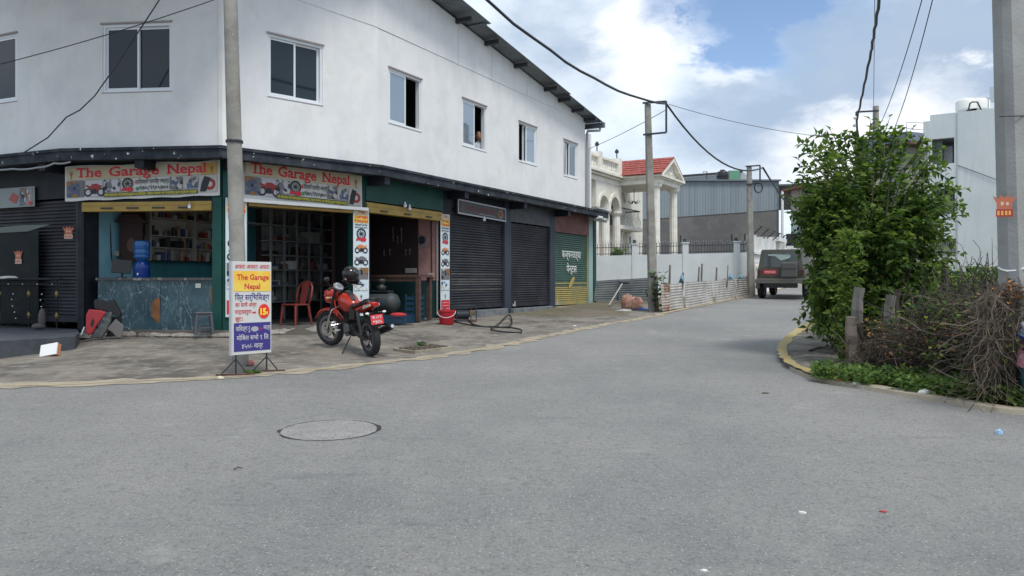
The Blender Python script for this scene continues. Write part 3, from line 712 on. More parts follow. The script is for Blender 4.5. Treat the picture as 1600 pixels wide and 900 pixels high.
# floors and rough step
def pip(F, t, o): q = F.pt(t, 0, o); return (q.x, q.y)
mb = MB()
floor = [pip(Bf, 0, .10), tuple(offset_line(LW, -.12)[2]), tuple(offset_line(LW, -.10)[3]), pip(C2, g2, .12), pip(C2, g2, -6), (-9.5, 22), (-9.5, 17)]
mb.prism([(x, y, ZF - .3) for x, y in floor], (0, 0, .3)); mb.build('floor', mat('shop floor', (.13, .12, .11), .8, col2=(.08, .075, .07), scale=2, bump=.3), B)
rr = random.Random(5)
line = resample([offset_line(LW, -.15)[1], offset_line(LW, -.17)[2], Facet(*offset_line(LW, -.17)[2:4]).pt(2.2, 0).xy], 46)
for i in range(45):
    p = line[i].lerp(line[i + 1], .5); z = gz(p.x, p.y) ; mb = MB(); rx, ry, rz = rr.uniform(.08, .24), rr.uniform(.05, .12), rr.uniform(.04, .10)
    if rr.random() < .2: continue
    mb.ball((p.x, p.y, z + .03), (rx, ry, rz), 7); 
    mb.v = [tuple(Vector(q) + Vector((noise.noise(Vector(q) * 9), noise.noise(Vector(q) * 9 + Vector((5, 0, 0))), 0)) * .04) for q in mb.v]
    mb.build('step_rubble', mat('broken concrete', (.33, .31, .28), .95, col2=(.20, .18, .16), scale=6, bump=1), B, smooth=False)
# the rest of the shell
mb = MB(); e0 = C2.pt(sE, 0, -.1); eb = C2.pt(sE, 0, -7)
mb.prism([(e0.x, e0.y, ZF - .3), (eb.x, eb.y, ZF - .3), (eb.x, eb.y, 6.8), (e0.x, e0.y, 6.8)], tuple(C2.u * -.15) + (0,)); mb.build('side_wall', M_WALL, B)
u0 = A.pt(0, 0, 0); ub = A.pt(0, 0, -7)
mb = MB(); mb.prism([(u0.x, u0.y, ZF - .4), (ub.x, ub.y, ZF - .4), (ub.x, ub.y, 8), (u0.x, u0.y, 8)], tuple(A.u * .15) + (0,)); mb.build('side_wall', M_WALL, B)
mb = MB(); mb.prism([(ub.x, ub.y, ZF - .4), (-9.6, 26, ZF - .4), (eb.x, eb.y, ZF - .4), (eb.x, eb.y, 6.8), (-9.6, 26, 8.5), (ub.x, ub.y, 8)][0:2] + [(-9.6, 26, 8.5), (ub.x, ub.y, 8)], (.1, .15, 0)); mb.build('back_wall', M_WALL, B)
mb = MB(); mb.prism([(-9.6, 26, ZF - .4), (eb.x, eb.y, ZF - .4), (eb.x, eb.y, 8.5), (-9.6, 26, 8.5)], (.1, .15, 0)); mb.build('back_wall', M_WALL, B)
mb = MB(); pts = [inner_[0], inner_[1], inner_[2], inner_[3], Vector(C2.pt(sE - .2, 0, -.75).xy), eb.xy, Vector((-9.6, 25.9)), ub.xy]
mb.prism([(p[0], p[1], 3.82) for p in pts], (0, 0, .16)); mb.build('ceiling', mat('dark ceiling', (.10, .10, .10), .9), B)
mb = MB(); mb.prism([(p[0], p[1], 8.2) for p in [UW[0], UW[1], UW[2], Vector(FC.pt(0, 0, -.2).xy), Vector(FC.pt(-1.5, 0, -.2).xy), Vector((-9.6, 25.9)), ub.xy]], (0, 0, .1)); mb.build('roof_deck', M_ROOFM, B)
# ------------------------------------------------------------ inside the shops
def vplane(name, x0, D0, x1, D1, z0, z1, m, th=.08, parent=B):
    F = Facet(V2(x0, D0), V2(x1, D1)); mb = MB(); F.box(mb, 0, F.len, z0, z1, 0, -th); return F, mb.build(name, m, parent)
# bay behind the counter
FW, _ = vplane('side_wall', 129.0, 14.9, 207, 16.4, ZF + .95, 3.8, M_BLUEW)
vplane('side_wall', 129.0, 14.88, 207, 16.38, ZF, ZF + .95, mat('blue black dado', (.03, .04, .05), .6))
FB_, _ = vplane('inner_wall', 207, 16.4, 345, 18.75, ZF, 3.8, M_TEALW)
vplane('inner_wall', 345, 18.77, 400, 18.77, ZF, 3.8, M_TEALW)
# bay with the steel rack: wall behind, running parallel to the street wing
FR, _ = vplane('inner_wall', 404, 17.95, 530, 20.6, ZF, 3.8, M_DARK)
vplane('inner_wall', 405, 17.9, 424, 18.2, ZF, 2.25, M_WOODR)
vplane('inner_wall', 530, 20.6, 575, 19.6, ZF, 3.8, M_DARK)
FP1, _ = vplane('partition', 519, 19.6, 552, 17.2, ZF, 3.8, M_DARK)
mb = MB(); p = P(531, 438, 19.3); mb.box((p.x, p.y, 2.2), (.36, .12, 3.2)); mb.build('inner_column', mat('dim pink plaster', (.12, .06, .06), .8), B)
# compressor bay: the partition wall at its far side faces the street
q0 = C2.pt(g1 - .02, 0, -.05); FT = Facet((q0.x - 4.6, q0.y + 1.9), (q0.x, q0.y))
mb = MB(); FT.box(mb, 0, FT.len, 1.55, 3.8, 0, -.1); mb.build('partition', M_PINKW, B)
mb = MB(); FT.box(mb, 0, FT.len, ZF, 1.55, .012, -.1); mb.build('partition', mat('green black dado', (.02, .06, .06), .5), B)
mb = MB(); FT.box(mb, 0, FT.sx(653, .03), 1.62, 3.55, .05, .002); tb_ = mb.build('tool_board', mat('dark tool board', (.035, .022, .022), .8), B)
for x, y0, y1 in ((614, 356, 378), (627, 357, 380), (621, 370, 382), (600, 392, 400), (609, 390, 399), (640, 390, 398), (634, 391, 400)):
    t = FT.sx(x, .07); mb = MB(); z1, z0 = FT.z(x, y0, .07), FT.z(x, y1, .07); mb.tube([FT.pt(t, z0, .07), FT.pt(t, z1, .07)], .012, 6); mb.ball(FT.pt(t, z1, .07), .028, 6); mb.build('hanging_spanner', mat('tool steel', (.35, .35, .36), .35, metal=.7), tb_)
# black gauge, clock-like, and sockets on the pink wall
def disc_on(F, x, y, r, name, label, cat, m, out=.05, group=None):
    t = F.sx(x, out); c = F.pt(t, F.z(x, y, out), out); M = F.M(0, 0).to_3x3() @ Matrix.Rotation(R(90), 3, 'X')
    mb = MB(); mb.lathe([(0, 0), (r, 0), (r, .03), (r * .9, .05), (r * .55, .035), (0, .035)], c, 16, M); return mb.build(name, m, None, label=label, cat=cat)
def box_on(F, x0, x1, y0, y1, name, m, out=.05, parent=None, **k):
    xm = (x0 + x1) / 2; t0, t1 = F.sx(x0, out), F.sx(x1, out); z1, z0 = F.z(xm, y0, out), F.z(xm, y1, out); mb = MB(); F.box(mb, t0, t1, z0, z1, .01, out); return mb.build(name, m, parent, bevel=.006, **k)
disc_on(FT, 659.5, 375, .10, 'wall_fan', 'small black wall fan on the pink wall of the compressor bay', 'fan', M_STEEL, .12)
box_on(FT, 653, 666, 369, 387, 'fan_bracket', mat('worn grey board', (.30, .26, .25), .8), .02, label='square grey backing board behind the small wall fan', cat='board')
box_on(FT, 633, 651, 419, 426.5, 'switch_board', mat('beige plastic', (.45, .42, .36), .5), .06, label='beige switch board at the edge of the dark tool board', cat='switch board')
box_on(FT, 668, 677, 427, 433, 'socket_box', mat('beige plastic', (.45, .42, .36), .5), .06, label='small beige socket box on the green dado by the banner pillar', cat='socket')
MB().tube([FT.pt(FT.sx(673, .03), 3.6, .03), FT.pt(FT.sx(674, .03), 2.6, .03), FT.pt(FT.sx(675, .03), 1.6, .03)], .014, 6).build('wall_cable', M_STEEL, label='dark cable running down the pink wall', cat='cable')
MB().tube([FT.pt(FT.sx(683, .05), 3.2, .05), FT.pt(FT.sx(683, .05), .7, .05)], .02, 6).build('wall_pipe', M_PIPE, label='grey conduit at the right edge of the compressor bay', cat='pipe')
# workbench frame and compressor
def bench():
    c = P(600, 470, 18.3); t = thing('workbench', 'brown wooden workbench over the air compressor', 'workbench', (c.x, c.y, ZF), math.atan2(FT.u.y, FT.u.x))
    M = wm(t); wood = mat('bench wood', (.10, .05, .038), .7, col2=(.06, .035, .028), scale=8)
    def b(n, c_, d):
        q = MB(); q.T = M; q.box(c_, d); q.build(n, wood, t)
    b('top', (.1, 0, 1.04), (2.1, .62, .06))
    for x, y in ((1.08, -.26), (1.08, .26), (-.88, -.26), (-.88, .26)): b('leg', (x, y, .505), (.09, .09, 1.01))
    b('rail', (.1, -.26, .96), (1.86, .05, .09)); return t
bench()
def compressor():
    c = P(588, 470, 17.75); t = thing('air_compressor', 'teal grey air compressor tank lying under the workbench', 'compressor', (c.x - .1, c.y, ZF), math.atan2(FT.u.y, FT.u.x))
    M = wm(t); q = MB(); q.T = M
    Rx = Matrix.Rotation(R(90), 3, 'Y'); q.lathe([(0, -.70), (.12, -.69), (.21, -.62), (.24, -.52), (.24, .52), (.21, .62), (.12, .69), (0, .70)], (0, 0, .42), 18, Rx)
    q.build('tank', mat('worn teal paint', (.028, .05, .06), .6, col2=(.055, .048, .042), scale=4), t, smooth=True)
    q = MB(); q.T = M; q.box((0, 0, .69), (1.0, .26, .03)); q.build('deck', M_STEEL, t)
    q = MB(); q.T = M; q.lathe([(0, 0), (.11, 0), (.12, .10), (.07, .13), (.07, .17), (.10, .19), (.10, .27), (0, .28)], (.25, 0, .70), 12); q.build('pump', mat('olive grey metal', (.035, .042, .038), .5, metal=.3), t, smooth=True)
    q = MB(); q.T = M; q.lathe([(0, -.14), (.11, -.14), (.11, .14), (0, .14)], (-.25, 0, .82), 14, Rx); q.build('motor', M_STEEL, t)
    for x in (-.4, .4):
        q = MB(); q.T = M; q.lathe([(0, -.02), (.09, -.02), (.09, .02), (0, .02)], (x, -.22, .09), 12, Matrix.Rotation(R(90), 3, 'X')); q.build('wheel', M_DARK, t)
        q = MB(); q.T = M; q.box((x, 0, .13), (.06, .40, .12)); q.build('foot', M_STEEL, t)
compressor()
def crate(px, D, sx, sy, h, m, label, name='plastic_crate'):
    c = P(px, 480, D); t = thing(name, label, 'crate', (c.x, c.y, ZF), R(-20)); M = wm(t)
    for k in range(5):
        q = MB(); q.T = M; z = .01 + k * h / 5
        for x, y, w, d in ((0, -sy / 2, sx, .015), (0, sy / 2, sx, .015), (-sx / 2, 0, .015, sy), (sx / 2, 0, .015, sy)): q.box((x, y, z + .02), (w, d, h / 5 * .55))
        q.build('slat_ring', m, t)
    for x in (-1, 1):
        for y in (-1, 1): q = MB(); q.T = M; q.box((x * sx / 2, y * sy / 2, h / 2), (.03, .03, h)); q.build('corner_post', m, t)
    q = MB(); q.T = M; q.box((0, 0, .012), (sx - .03, sy - .03, .02)); q.build('base', m, t)
M_BLUEC = mat('blue crate plastic', (.01, .05, .10), .45)
crate(600, 16.9, 1.25, .4, .16, M_BLUEC, 'long low blue plastic crate on the floor before the compressor')
crate(648, 17.9, .3, .3, .62, M_BLUEC, 'tall narrow blue crate standing at the end of the workbench')
litter_m = mat('red rag', (.45, .03, .04), .8)
c = P(622, 478, 17.0); mb = MB(); mb.ball((c.x, c.y, ZF + .17), (.2, .12, .06), 8); mb.build('red_rag', litter_m, label='red rag lying in the long blue crate', cat='rag', smooth=True)
# steel rack: uprights, shelves, goods
def rack():
    F = FR; t = thing('steel_rack', 'tall grey steel rack full of spare parts at the back of the open garage', 'rack', F.pt(F.len / 2, ZF, .3))
    y = [310, 330, 355, 378, 400, 422, 446, 470]; xs = [424, 445, 465, 484, 503, 521]
    T = [F.sx(x, .34) for x in xs]; xm = 470; Z = [F.z(xm, q, .34) for q in y]
    for a in T: q = MB(); F.box(q, a - .02, a + .02, ZF, 3.7, .30, .34); q.build('upright', M_RACK, t)
    for z in Z: q = MB(); F.box(q, T[0] - .02, T[-1] + .02, z - .02, z + .01, .02, .345); q.build('shelf', M_RACK, t)
    for z in Z[:3]: q = MB(); F.box(q, T[0] - 1.3, T[0] - .02, z - .02, z + .01, -.1, .345); q.build('shelf', M_RACK, t)
    for k, a in enumerate(T[:-1]):
        for z in Z: q = MB(); F.box(q, a + .03, T[k + 1] - .03, z + .02, z + .40, .015, .03); q.build('back_panel', mat('rack back', (.26, .27, .26), .7, col2=(.16, .165, .165), scale=4), t)
    rr = random.Random(11); cols = [mat('carton brown', (.20, .14, .09), .8), mat('carton grey', (.22, .22, .21), .7), mat('black rubber part', (.02, .02, .022), .6), mat('dull red part', (.22, .05, .04), .6), mat('dim white box', (.42, .42, .40), .7), mat('dim blue box', (.05, .09, .16), .6)]
    k = 0
    for i, a in enumerate(T[:-1]):
        for j, z in enumerate(Z):
            for n in range(rr.choice((1, 2, 2, 3))):
                w = rr.uniform(.06, .22); h = rr.uniform(.06, .22); x0 = a + .04 + rr.uniform(0, T[i + 1] - a - .1 - w)
                q = MB(); 
                if rr.random() < .5: F.box(q, x0, x0 + w, z + .011, z + .011 + h, .08, .26)
                elif rr.random() < .5: q.lathe([(0, 0), (w / 2.5, 0), (w / 2.5, h), (w / 5, h * 1.1), (0, h * 1.1)], F.pt(x0 + w / 2, z + .011, .2), 9)
                else: q.ball(F.pt(x0 + w / 2, z + .011 + w * .25, .2), (w / 2, w / 2, w * .3), 8)
                m_ = rr.choice(cols); ORD = ('first', 'second', 'third', 'fourth', 'fifth', 'sixth', 'seventh', 'eighth')
                q.build('spare_part', m_, label='%s in %s column of the steel rack, %s shelf down, %s' % (m_.name, ORD[i], ORD[j], ('left item', 'middle item', 'right item')[n]), cat='spare part', group='spare parts on the steel rack')
rack()
box_on(FR, 485.5, 500, 363, 380, 'calendar', mat('dim paper', (.36, .36, .34), .7), .36, label='pale framed calendar hanging on the second row of the steel rack', cat='calendar')
box_on(FR, 455, 464, 408, 421, 'white_box', mat('bright box', (.50, .52, .52), .6), .36, label='plain white box standing on the middle shelf of the steel rack', cat='box')
# cabinet with shelves above the counter
def cabinet():
    F = FB_; t = thing('wall_cabinet', 'open cream shelf cabinet with tins and parts above the counter', 'cabinet', F.pt(F.len / 2, 1.9, .15)); o = .32
    xa, xb, xc = F.sx(237, o), F.sx(306, o), F.sx(360, o); zb, zt = F.z(270, 408, o), 3.6
    def b(n, a, b_, z0, z1, o0, o1, m): q = MB(); F.box(q, a, b_, z0, z1, o0, o1); q.build(n, m, t)
    b('back_board', xa, xc, zb, zt, .01, .03, mat('grey board', (.48, .46, .42), .8)); b('side_board', xa - .04, xa, zb, zt, .01, o, M_CREAM); b('divider', xb - .015, xb + .015, zb, zt, .031, o, M_CREAM)
    ys = (407, 387, 369, 341.5); Z = [F.z(270, y, o) for y in ys]
    for z in Z: b('shelf', xa, xc, z - .02, z, .031, o + .005, M_CREAM if z != Z[0] else M_DARK)
    rr = random.Random(4); cols = [mat('tin red', (.30, .05, .04), .5), mat('tin blue', (.05, .08, .20), .5), mat('tin white', (.48, .46, .42), .5), mat('tin dark', (.03, .03, .03), .5), mat('tin tan', (.30, .20, .12), .6)]
    for zi, z in enumerate(Z):
        x = xa + .03; nn = 0
        while x < xc - .1:
            w = rr.uniform(.05, .12); h = rr.uniform(.08, .26)
            if rr.random() < .85:
                q = MB()
                if rr.random() < .6: q.lathe([(0, 0), (w / 2, 0), (w / 2, h * .85), (w / 4, h), (0, h)], F.pt(x + w / 2, z + .001, .2), 9)
                else: F.box(q, x, x + w, z + .001, z + h * .8, .1, .28)
                m_ = rr.choice(cols); nn += 1; q.build('tin', m_, label='small %s, %s from the left on the %s cabinet shelf' % (m_.name.replace('tin ', '') + ' tin', ('zeroth', 'first', 'second', 'third', 'fourth', 'fifth', 'sixth', 'seventh', 'eighth', 'ninth', 'tenth', 'eleventh', 'twelfth', 'thirteenth', 'fourteenth', 'fifteenth', 'sixteenth', 'seventeenth', 'eighteenth', 'nineteenth', 'twentieth', 'twenty-first', 'twenty-second', 'twenty-third', 'twenty-fourth', 'twenty-fifth')[nn], ('bottom', 'second lowest', 'second highest', 'top')[zi]), cat='tin', group='tins and packets on the cabinet shelves')
            x += w + rr.uniform(.0, .06)
    q = MB(); F.box(q, xa - .55, xa - .04, zb + .55, zt + .1, .01, .18); q.build('dark_board', mat('maroon black', (.05, .02, .025), .8), t)
cabinet()
# counter
def counter():
    F = Bf; xa, xb = F.sx(152), F.sx(333); z1 = 1.60
    t = thing('shop_counter', 'counter clad in dark teal marble-patterned sheet with a broken orange patch', 'counter', F.pt((xa + xb) / 2, ZF, -.2))
    m = bpy.data.materials.new('veined marble sheet'); m.use_nodes = True; nt = m.node_tree; N = nt.nodes; L = nt.links; b = N['Principled BSDF']; b.inputs['Roughness'].default_value = .35
    g = N.new('ShaderNodeNewGeometry'); nz = N.new('ShaderNodeTexNoise'); nz.inputs['Scale'].default_value = 2.2; nz.inputs['Detail'].default_value = 6; L.new(g.outputs['Position'], nz.inputs[0])
    base = N.new('ShaderNodeValToRGB'); base.color_ramp.elements[0].position = .35; base.color_ramp.elements[0].color = (.018, .045, .062, 1); base.color_ramp.elements[1].position = .7; base.color_ramp.elements[1].color = (.045, .10, .125, 1); L.new(nz.outputs['Fac'], base.inputs[0])
    prev = base.outputs[0]
    for rot, sc in ((.9, 3.5), (-.7, 4.5)):
        mp = N.new('ShaderNodeMapping'); mp.inputs['Rotation'].default_value = (0, rot, 0); mp.inputs['Scale'].default_value = (1, 1, .35); L.new(g.outputs['Position'], mp.inputs[0])
        v = N.new('ShaderNodeTexNoise'); v.inputs['Scale'].default_value = sc; v.inputs['Detail'].default_value = 3; v.inputs['Distortion'].default_value = 1.2; L.new(mp.outputs[0], v.inputs[0])
        s_ = N.new('ShaderNodeMath'); s_.operation = 'SUBTRACT'; s_.inputs[1].default_value = .5; L.new(v.outputs['Fac'], s_.inputs[0]); a_ = N.new('ShaderNodeMath'); a_.operation = 'ABSOLUTE'; L.new(s_.outputs[0], a_.inputs[0])
        r_ = N.new('ShaderNodeMapRange'); r_.inputs[1].default_value = .0; r_.inputs[2].default_value = .008; r_.inputs[3].default_value = .6; r_.inputs[4].default_value = 0; L.new(a_.outputs[0], r_.inputs[0])
        x = N.new('ShaderNodeMix'); x.data_type = 'RGBA'; L.new(r_.outputs[0], x.inputs[0]); L.new(prev, x.inputs[6]); x.inputs[7].default_value = (.32, .42, .45, 1); prev = x.outputs[2]
    L.new(prev, b.inputs['Base Color'])
    xm = F.sx(250)
    for a, c in ((xa, xm - .004), (xm + .004, xb)): q = MB(); F.box(q, a, c, ZF, z1 - .05, -.02, -.05); q.build('front_panel', m, t)
    q = MB(); F.box(q, xa - .02, xb, z1 - .05, z1, .02, -.62); q.build('counter_top', mat('worn counter edge', (.06, .06, .065), .6, col2=(.3, .28, .26), scale=8, lo=.55, hi=.65), t)
    q = MB(); F.box(q, xa, xa + .03, ZF, z1 - .05, -.05, -.6); q.build('end_panel', m, t)
    # broken patch showing orange board, a bitten half-disc
    M = F.M(F.sx(250), ZF, 0); fl = Flat(M, t); pts = [(-.012, .17)] + [(-.012 - .19 * math.sin(a) * (1 + .12 * math.sin(a * 7)), .38 - .24 * math.cos(a) * (1 + .08 * math.cos(a * 5))) for a in [k * math.pi / 9 for k in range(10)]] + [(-.012, .60)]
    fl.poly(pts, mat('raw orange board', (.24, .10, .035), .8, col2=(.15, .065, .03), scale=9), out=-.016, name='broken_patch')
    fl.poly([(F.sx(331) - F.sx(250) - .03, .50), (F.sx(331) - F.sx(250), .48), (F.sx(331) - F.sx(250), .80), (F.sx(331) - F.sx(250) - .04, .75)], MATS['raw orange board'], out=-.016, name='broken_patch')
    fl.rect(F.sx(305) - F.sx(250), F.sx(313) - F.sx(250), .80, .88, mat('pale sticker', (.6, .58, .5), .6), out=-.012, name='sticker')
    fl.rect(F.sx(306) - F.sx(250), F.sx(312) - F.sx(250), .815, .865, mat('sticker grey', (.4, .42, .42), .6), out=-.010, name='sticker')
counter()
# water dispenser bottle on the counter
def bottle():
    c = P(222, 432, 14.95); t = thing('water_dispenser', 'blue plastic water jar standing upside down on a blue dispenser base on the counter', 'water dispenser', (c.x, c.y, 1.60))
    M = wm(t); q = MB(); q.T = M; q.lathe([(0, 0), (.135, 0), (.145, .03), (.145, .18), (.15, .2), (.13, .27), (.09, .32)], n=20); q.build('base', mat('deep blue plastic', (.004, .04, .24), .3), t, smooth=True, auto=40)
    prof = [(.05, .30), (.08, .33), (.145, .39), (.15, .42), (.14, .44), (.15, .47), (.15, .53), (.14, .55), (.15, .58), (.15, .66), (.145, .70), (.12, .72), (0, .72)]
    q = MB(); q.T = M; q.lathe(prof, n=20); q.build('jar', mat('clear blue jar', (.015, .10, .30), .12), t, smooth=True, auto=40)
    q = MB(); q.T = M; q.tube([(0, -.14, .08), (0, -.18, .08), (0, -.18, .05)], .012, 6); q.build('tap', M_WHITE, t)
bottle()
def monitor():
    c = P(190, 430, 14.95); t = thing('monitor', 'black flat monitor tilted back on the left end of the counter', 'monitor', (c.x, c.y, 1.60), R(12)); M = wm(t)
    q = MB(); q.T = M @ Matrix.Translation((0, 0, .22)) @ Matrix.Rotation(R(-14), 4, 'X') @ Matrix.Rotation(R(4), 4, 'Y'); q.box((0, 0, 0), (.36, .03, .27)); q.build('screen', mat('black plastic', (.012, .012, .014), .35), t, bevel=.006)
    q = MB(); q.T = M; q.tube([(0, .03, .0), (0, .05, .15)], .02, 8); q.build('stand', M_STEEL, t); q = MB(); q.T = M; q.lathe([(0, 0), (.10, 0), (.09, .015), (0, .015)]); q.build('foot', M_STEEL, t)
monitor()
# wooden shrine box on the blue wall
def shrine():
    F = FW; x0, x1 = 196, 212; c = P(206, 372, 16.0); t = thing('wooden_shrine_box', 'dark red wooden house-shaped shrine box hanging on the blue wall above the water jar', 'shrine', (c.x, c.y, 1.95), R(20)); M = wm(t)
    q = MB(); q.T = M; q.box((0, 0, .40), (.42, .22, .78)); q.build('cabinet', M_WOODR, t)
    q = MB(); q.T = M; q.prism([(-.30, -.16, .79), (.30, -.16, .79), (.12, -.16, .97), (-.12, -.16, .97)], (0, .32, 0)); q.build('roof', M_WOODR, t)
    q = MB(); q.T = M; q.prism([(.02 * math.cos(a) * 4, -.113, .33 + .15 * math.sin(a)) for a in [k * math.pi / 6 for k in range(12)]], (0, -.01, 0)); q.build('mirror', mat('dull amber', (.12, .035, .02), .4), t)  # flat dull amber oval on the box front
shrine()
MB().tube([P(171, 335, 15.7), P(173, 370, 15.7), P(174, 400, 15.7), P(176, 414, 15.6)], .012, 5).build('hanging_cable', M_STEEL, label='black cable hanging down the blue wall to the socket', cat='cable')
q = MB(); c = P(182, 396, 15.7); q.box(c, (.10, .03, .10)); q.build('wall_socket', MATS['beige plastic'], label='beige round socket on the blue wall beside the cable', cat='socket', bevel=.01)
# stool
def stool():
    c = P(318, 500, 14.05); z = gz(c.x, c.y); z = max(z, ZF - .12); t = thing('plastic_stool', 'low grey plastic stool in front of the right end of the counter', 'stool', (c.x, c.y, ZF - .04), R(28)); M = wm(t); m = mat('grey stool plastic', (.08, .085, .10), .45)
    q = MB(); q.T = M; q.box((0, 0, .385), (.30, .26, .03)); q.build('seat', m, t, bevel=.012)
    for sx in (-1, 1):
        for sy in (-1, 1): q = MB(); q.T = M; q.tube([(sx * .115, sy * .095, .37), (sx * .15, sy * .13, 0)], [.028, .022], 6); q.build('leg', m, t)
    for sx, sy, w, d in ((0, -.11, .24, .02), (0, .11, .24, .02), (-.135, 0, .02, .20), (.135, 0, .02, .20)): q = MB(); q.T = M; q.box((sx, sy, .12), (w, d, .03)); q.box((sx * .9, sy * .9, .345), (w, d, .05)); q.build('rail', m, t)
stool()
# plastic chair
def chair():
    c = P(462, 505, 16.1); t = thing('plastic_chair', 'red brown plastic armless chair with slotted back in the open garage', 'chair', (c.x, c.y, ZF), R(150)); M = wm(t); m = mat('red brown plastic', (.17, .03, .026), .4)
    # local +y = front
    q = MB(); q.T = M; q.box((0, 0, .43), (.42, .42, .035)); q.build('seat', m, t, bevel=.015)
    for sx in (-1, 1):
        q = MB(); q.T = M; q.tube([(sx * .18, .18, .42), (sx * .22, .22, 0)], [.032, .024], 6); q.build('leg', m, t)
        q = MB(); q.T = M; q.tube([(sx * .18, -.18, .42), (sx * .22, -.24, 0)], [.032, .024], 6); q.build('leg', m, t)
    ring = [(-.19, -.19, .43), (-.21, -.24, .62), (-.20, -.28, .78), (-.13, -.31, .88), (0, -.32, .91), (.13, -.31, .88), (.20, -.28, .78), (.21, -.24, .62), (.19, -.19, .43)]
    q = MB(); q.T = M; q.tube(ring, .026, 7); q.build('back_frame', m, t, smooth=True)
    q = MB(); q.T = M; q.prism([(-.075, -.2, .44), (.075, -.2, .44), (.085, -.27, .72), (.11, -.315, .90), (-.11, -.315, .90), (-.085, -.27, .72)], (0, .018, .004)); q.build('back_splat', m, t)
    for z, y in ((.60, -.25), (.70, -.275), (.79, -.295)): q = MB(); q.T = M; q.tube([(-.05, y - .012, z + .02), (0, y - .014, z - .01), (.05, y - .012, z + .02)], .006, 4); q.build('back_slot', M_DARK, t)
chair()
# ------------------------------------------------------------ banners and signs
def motorbike_print(fl, x, z, s, frame_m, dark=M_FBLACK, flip=1, o=.006):
    fl.rings([(x - .32 * s, z + .2 * s, .12 * s, .2 * s), (x + .32 * s, z + .2 * s, .12 * s, .2 * s)], dark, o)
    fl.poly([(x + flip * a * s, z + b * s) for a, b in ((-.25, .35), (-.42, .52), (-.30, .50), (-.12, .60), (.12, .58), (.18, .48), (.45, .56), (.42, .48), (.12, .30), (-.10, .20))], frame_m, o + .002)
    fl.poly([(x + flip * a * s, z + b * s) for a, b in ((-.12, .12), (.12, .12), (.14, .34), (-.10, .36))], dark, o + .0035)
def wheel_print(fl, x, z, s, o=.006):
    fl.rings([(x, z + .45 * s, .24 * s, .32 * s), (x, z + .45 * s, .02 * s, .05 * s)], M_FBLACK, o)
    for k in range(5):
        a = k * math.pi / 5; d = .25 * s; fl.poly([(x + d * math.cos(a) - .006 * math.sin(a), z + .45 * s + d * math.sin(a) + .006 * math.cos(a)), (x + d * math.cos(a) + .006 * math.sin(a), z + .45 * s + d * math.sin(a) - .006 * math.cos(a)), (x - d * math.cos(a) + .006 * math.sin(a), z + .45 * s - d * math.sin(a) - .006 * math.cos(a)), (x - d * math.cos(a) - .006 * math.sin(a), z + .45 * s - d * math.sin(a) + .006 * math.cos(a))], M_FBLACK, o + .001)
    fl.poly([(x + a * s, z + b * s) for a, b in ((-.36, .04), (-.30, .22), (.02, .18), (.10, .26), (.34, .20), (.30, .02), (.05, .0), (-.1, .08))], M_FRED, o + .002)
def photo_print(fl, x0, x1, z0, z1, seed, o=.006, cols=None):
    rr = random.Random(seed); cols = cols or [M_FBLACK, mat('print grey', (.16, .155, .17), .5), mat('print steel blue', (.07, .10, .17), .5), mat('print pale', (.48, .46, .43), .5), M_FBROWN]
    fl.rect(x0, x1, z0, z1, cols[1], o)
    for k in range(13):
        cx, cz = rr.uniform(x0, x1), rr.uniform(z0, z1); r = min(x1 - x0, z1 - z0) * rr.uniform(.12, .3); n = rr.choice((5, 6, 7)); ph = rr.random() * 6
        pts = [(min(max(cx + r * rr.uniform(.6, 1.3) * math.cos(ph + 6.283 * i / n), x0), x1), min(max(cz + r * rr.uniform(.6, 1.3) * math.sin(ph + 6.283 * i / n), z0), z1)) for i in range(n)]
        fl.poly(pts, rr.choice(cols), o + .002 + k * .0004)
def emblem_print(fl, x, z, s, o=.008):
    fl.poly([(x + a * s, z + b * s) for a, b in ((-.06, 0), (.06, 0), (.07, .35), (.28, .75), (.12, .62), (.10, .95), (0, .7), (-.10, .95), (-.12, .62), (-.28, .75), (-.07, .35))], M_FBROWN, o)
def slab_serifs(): pass
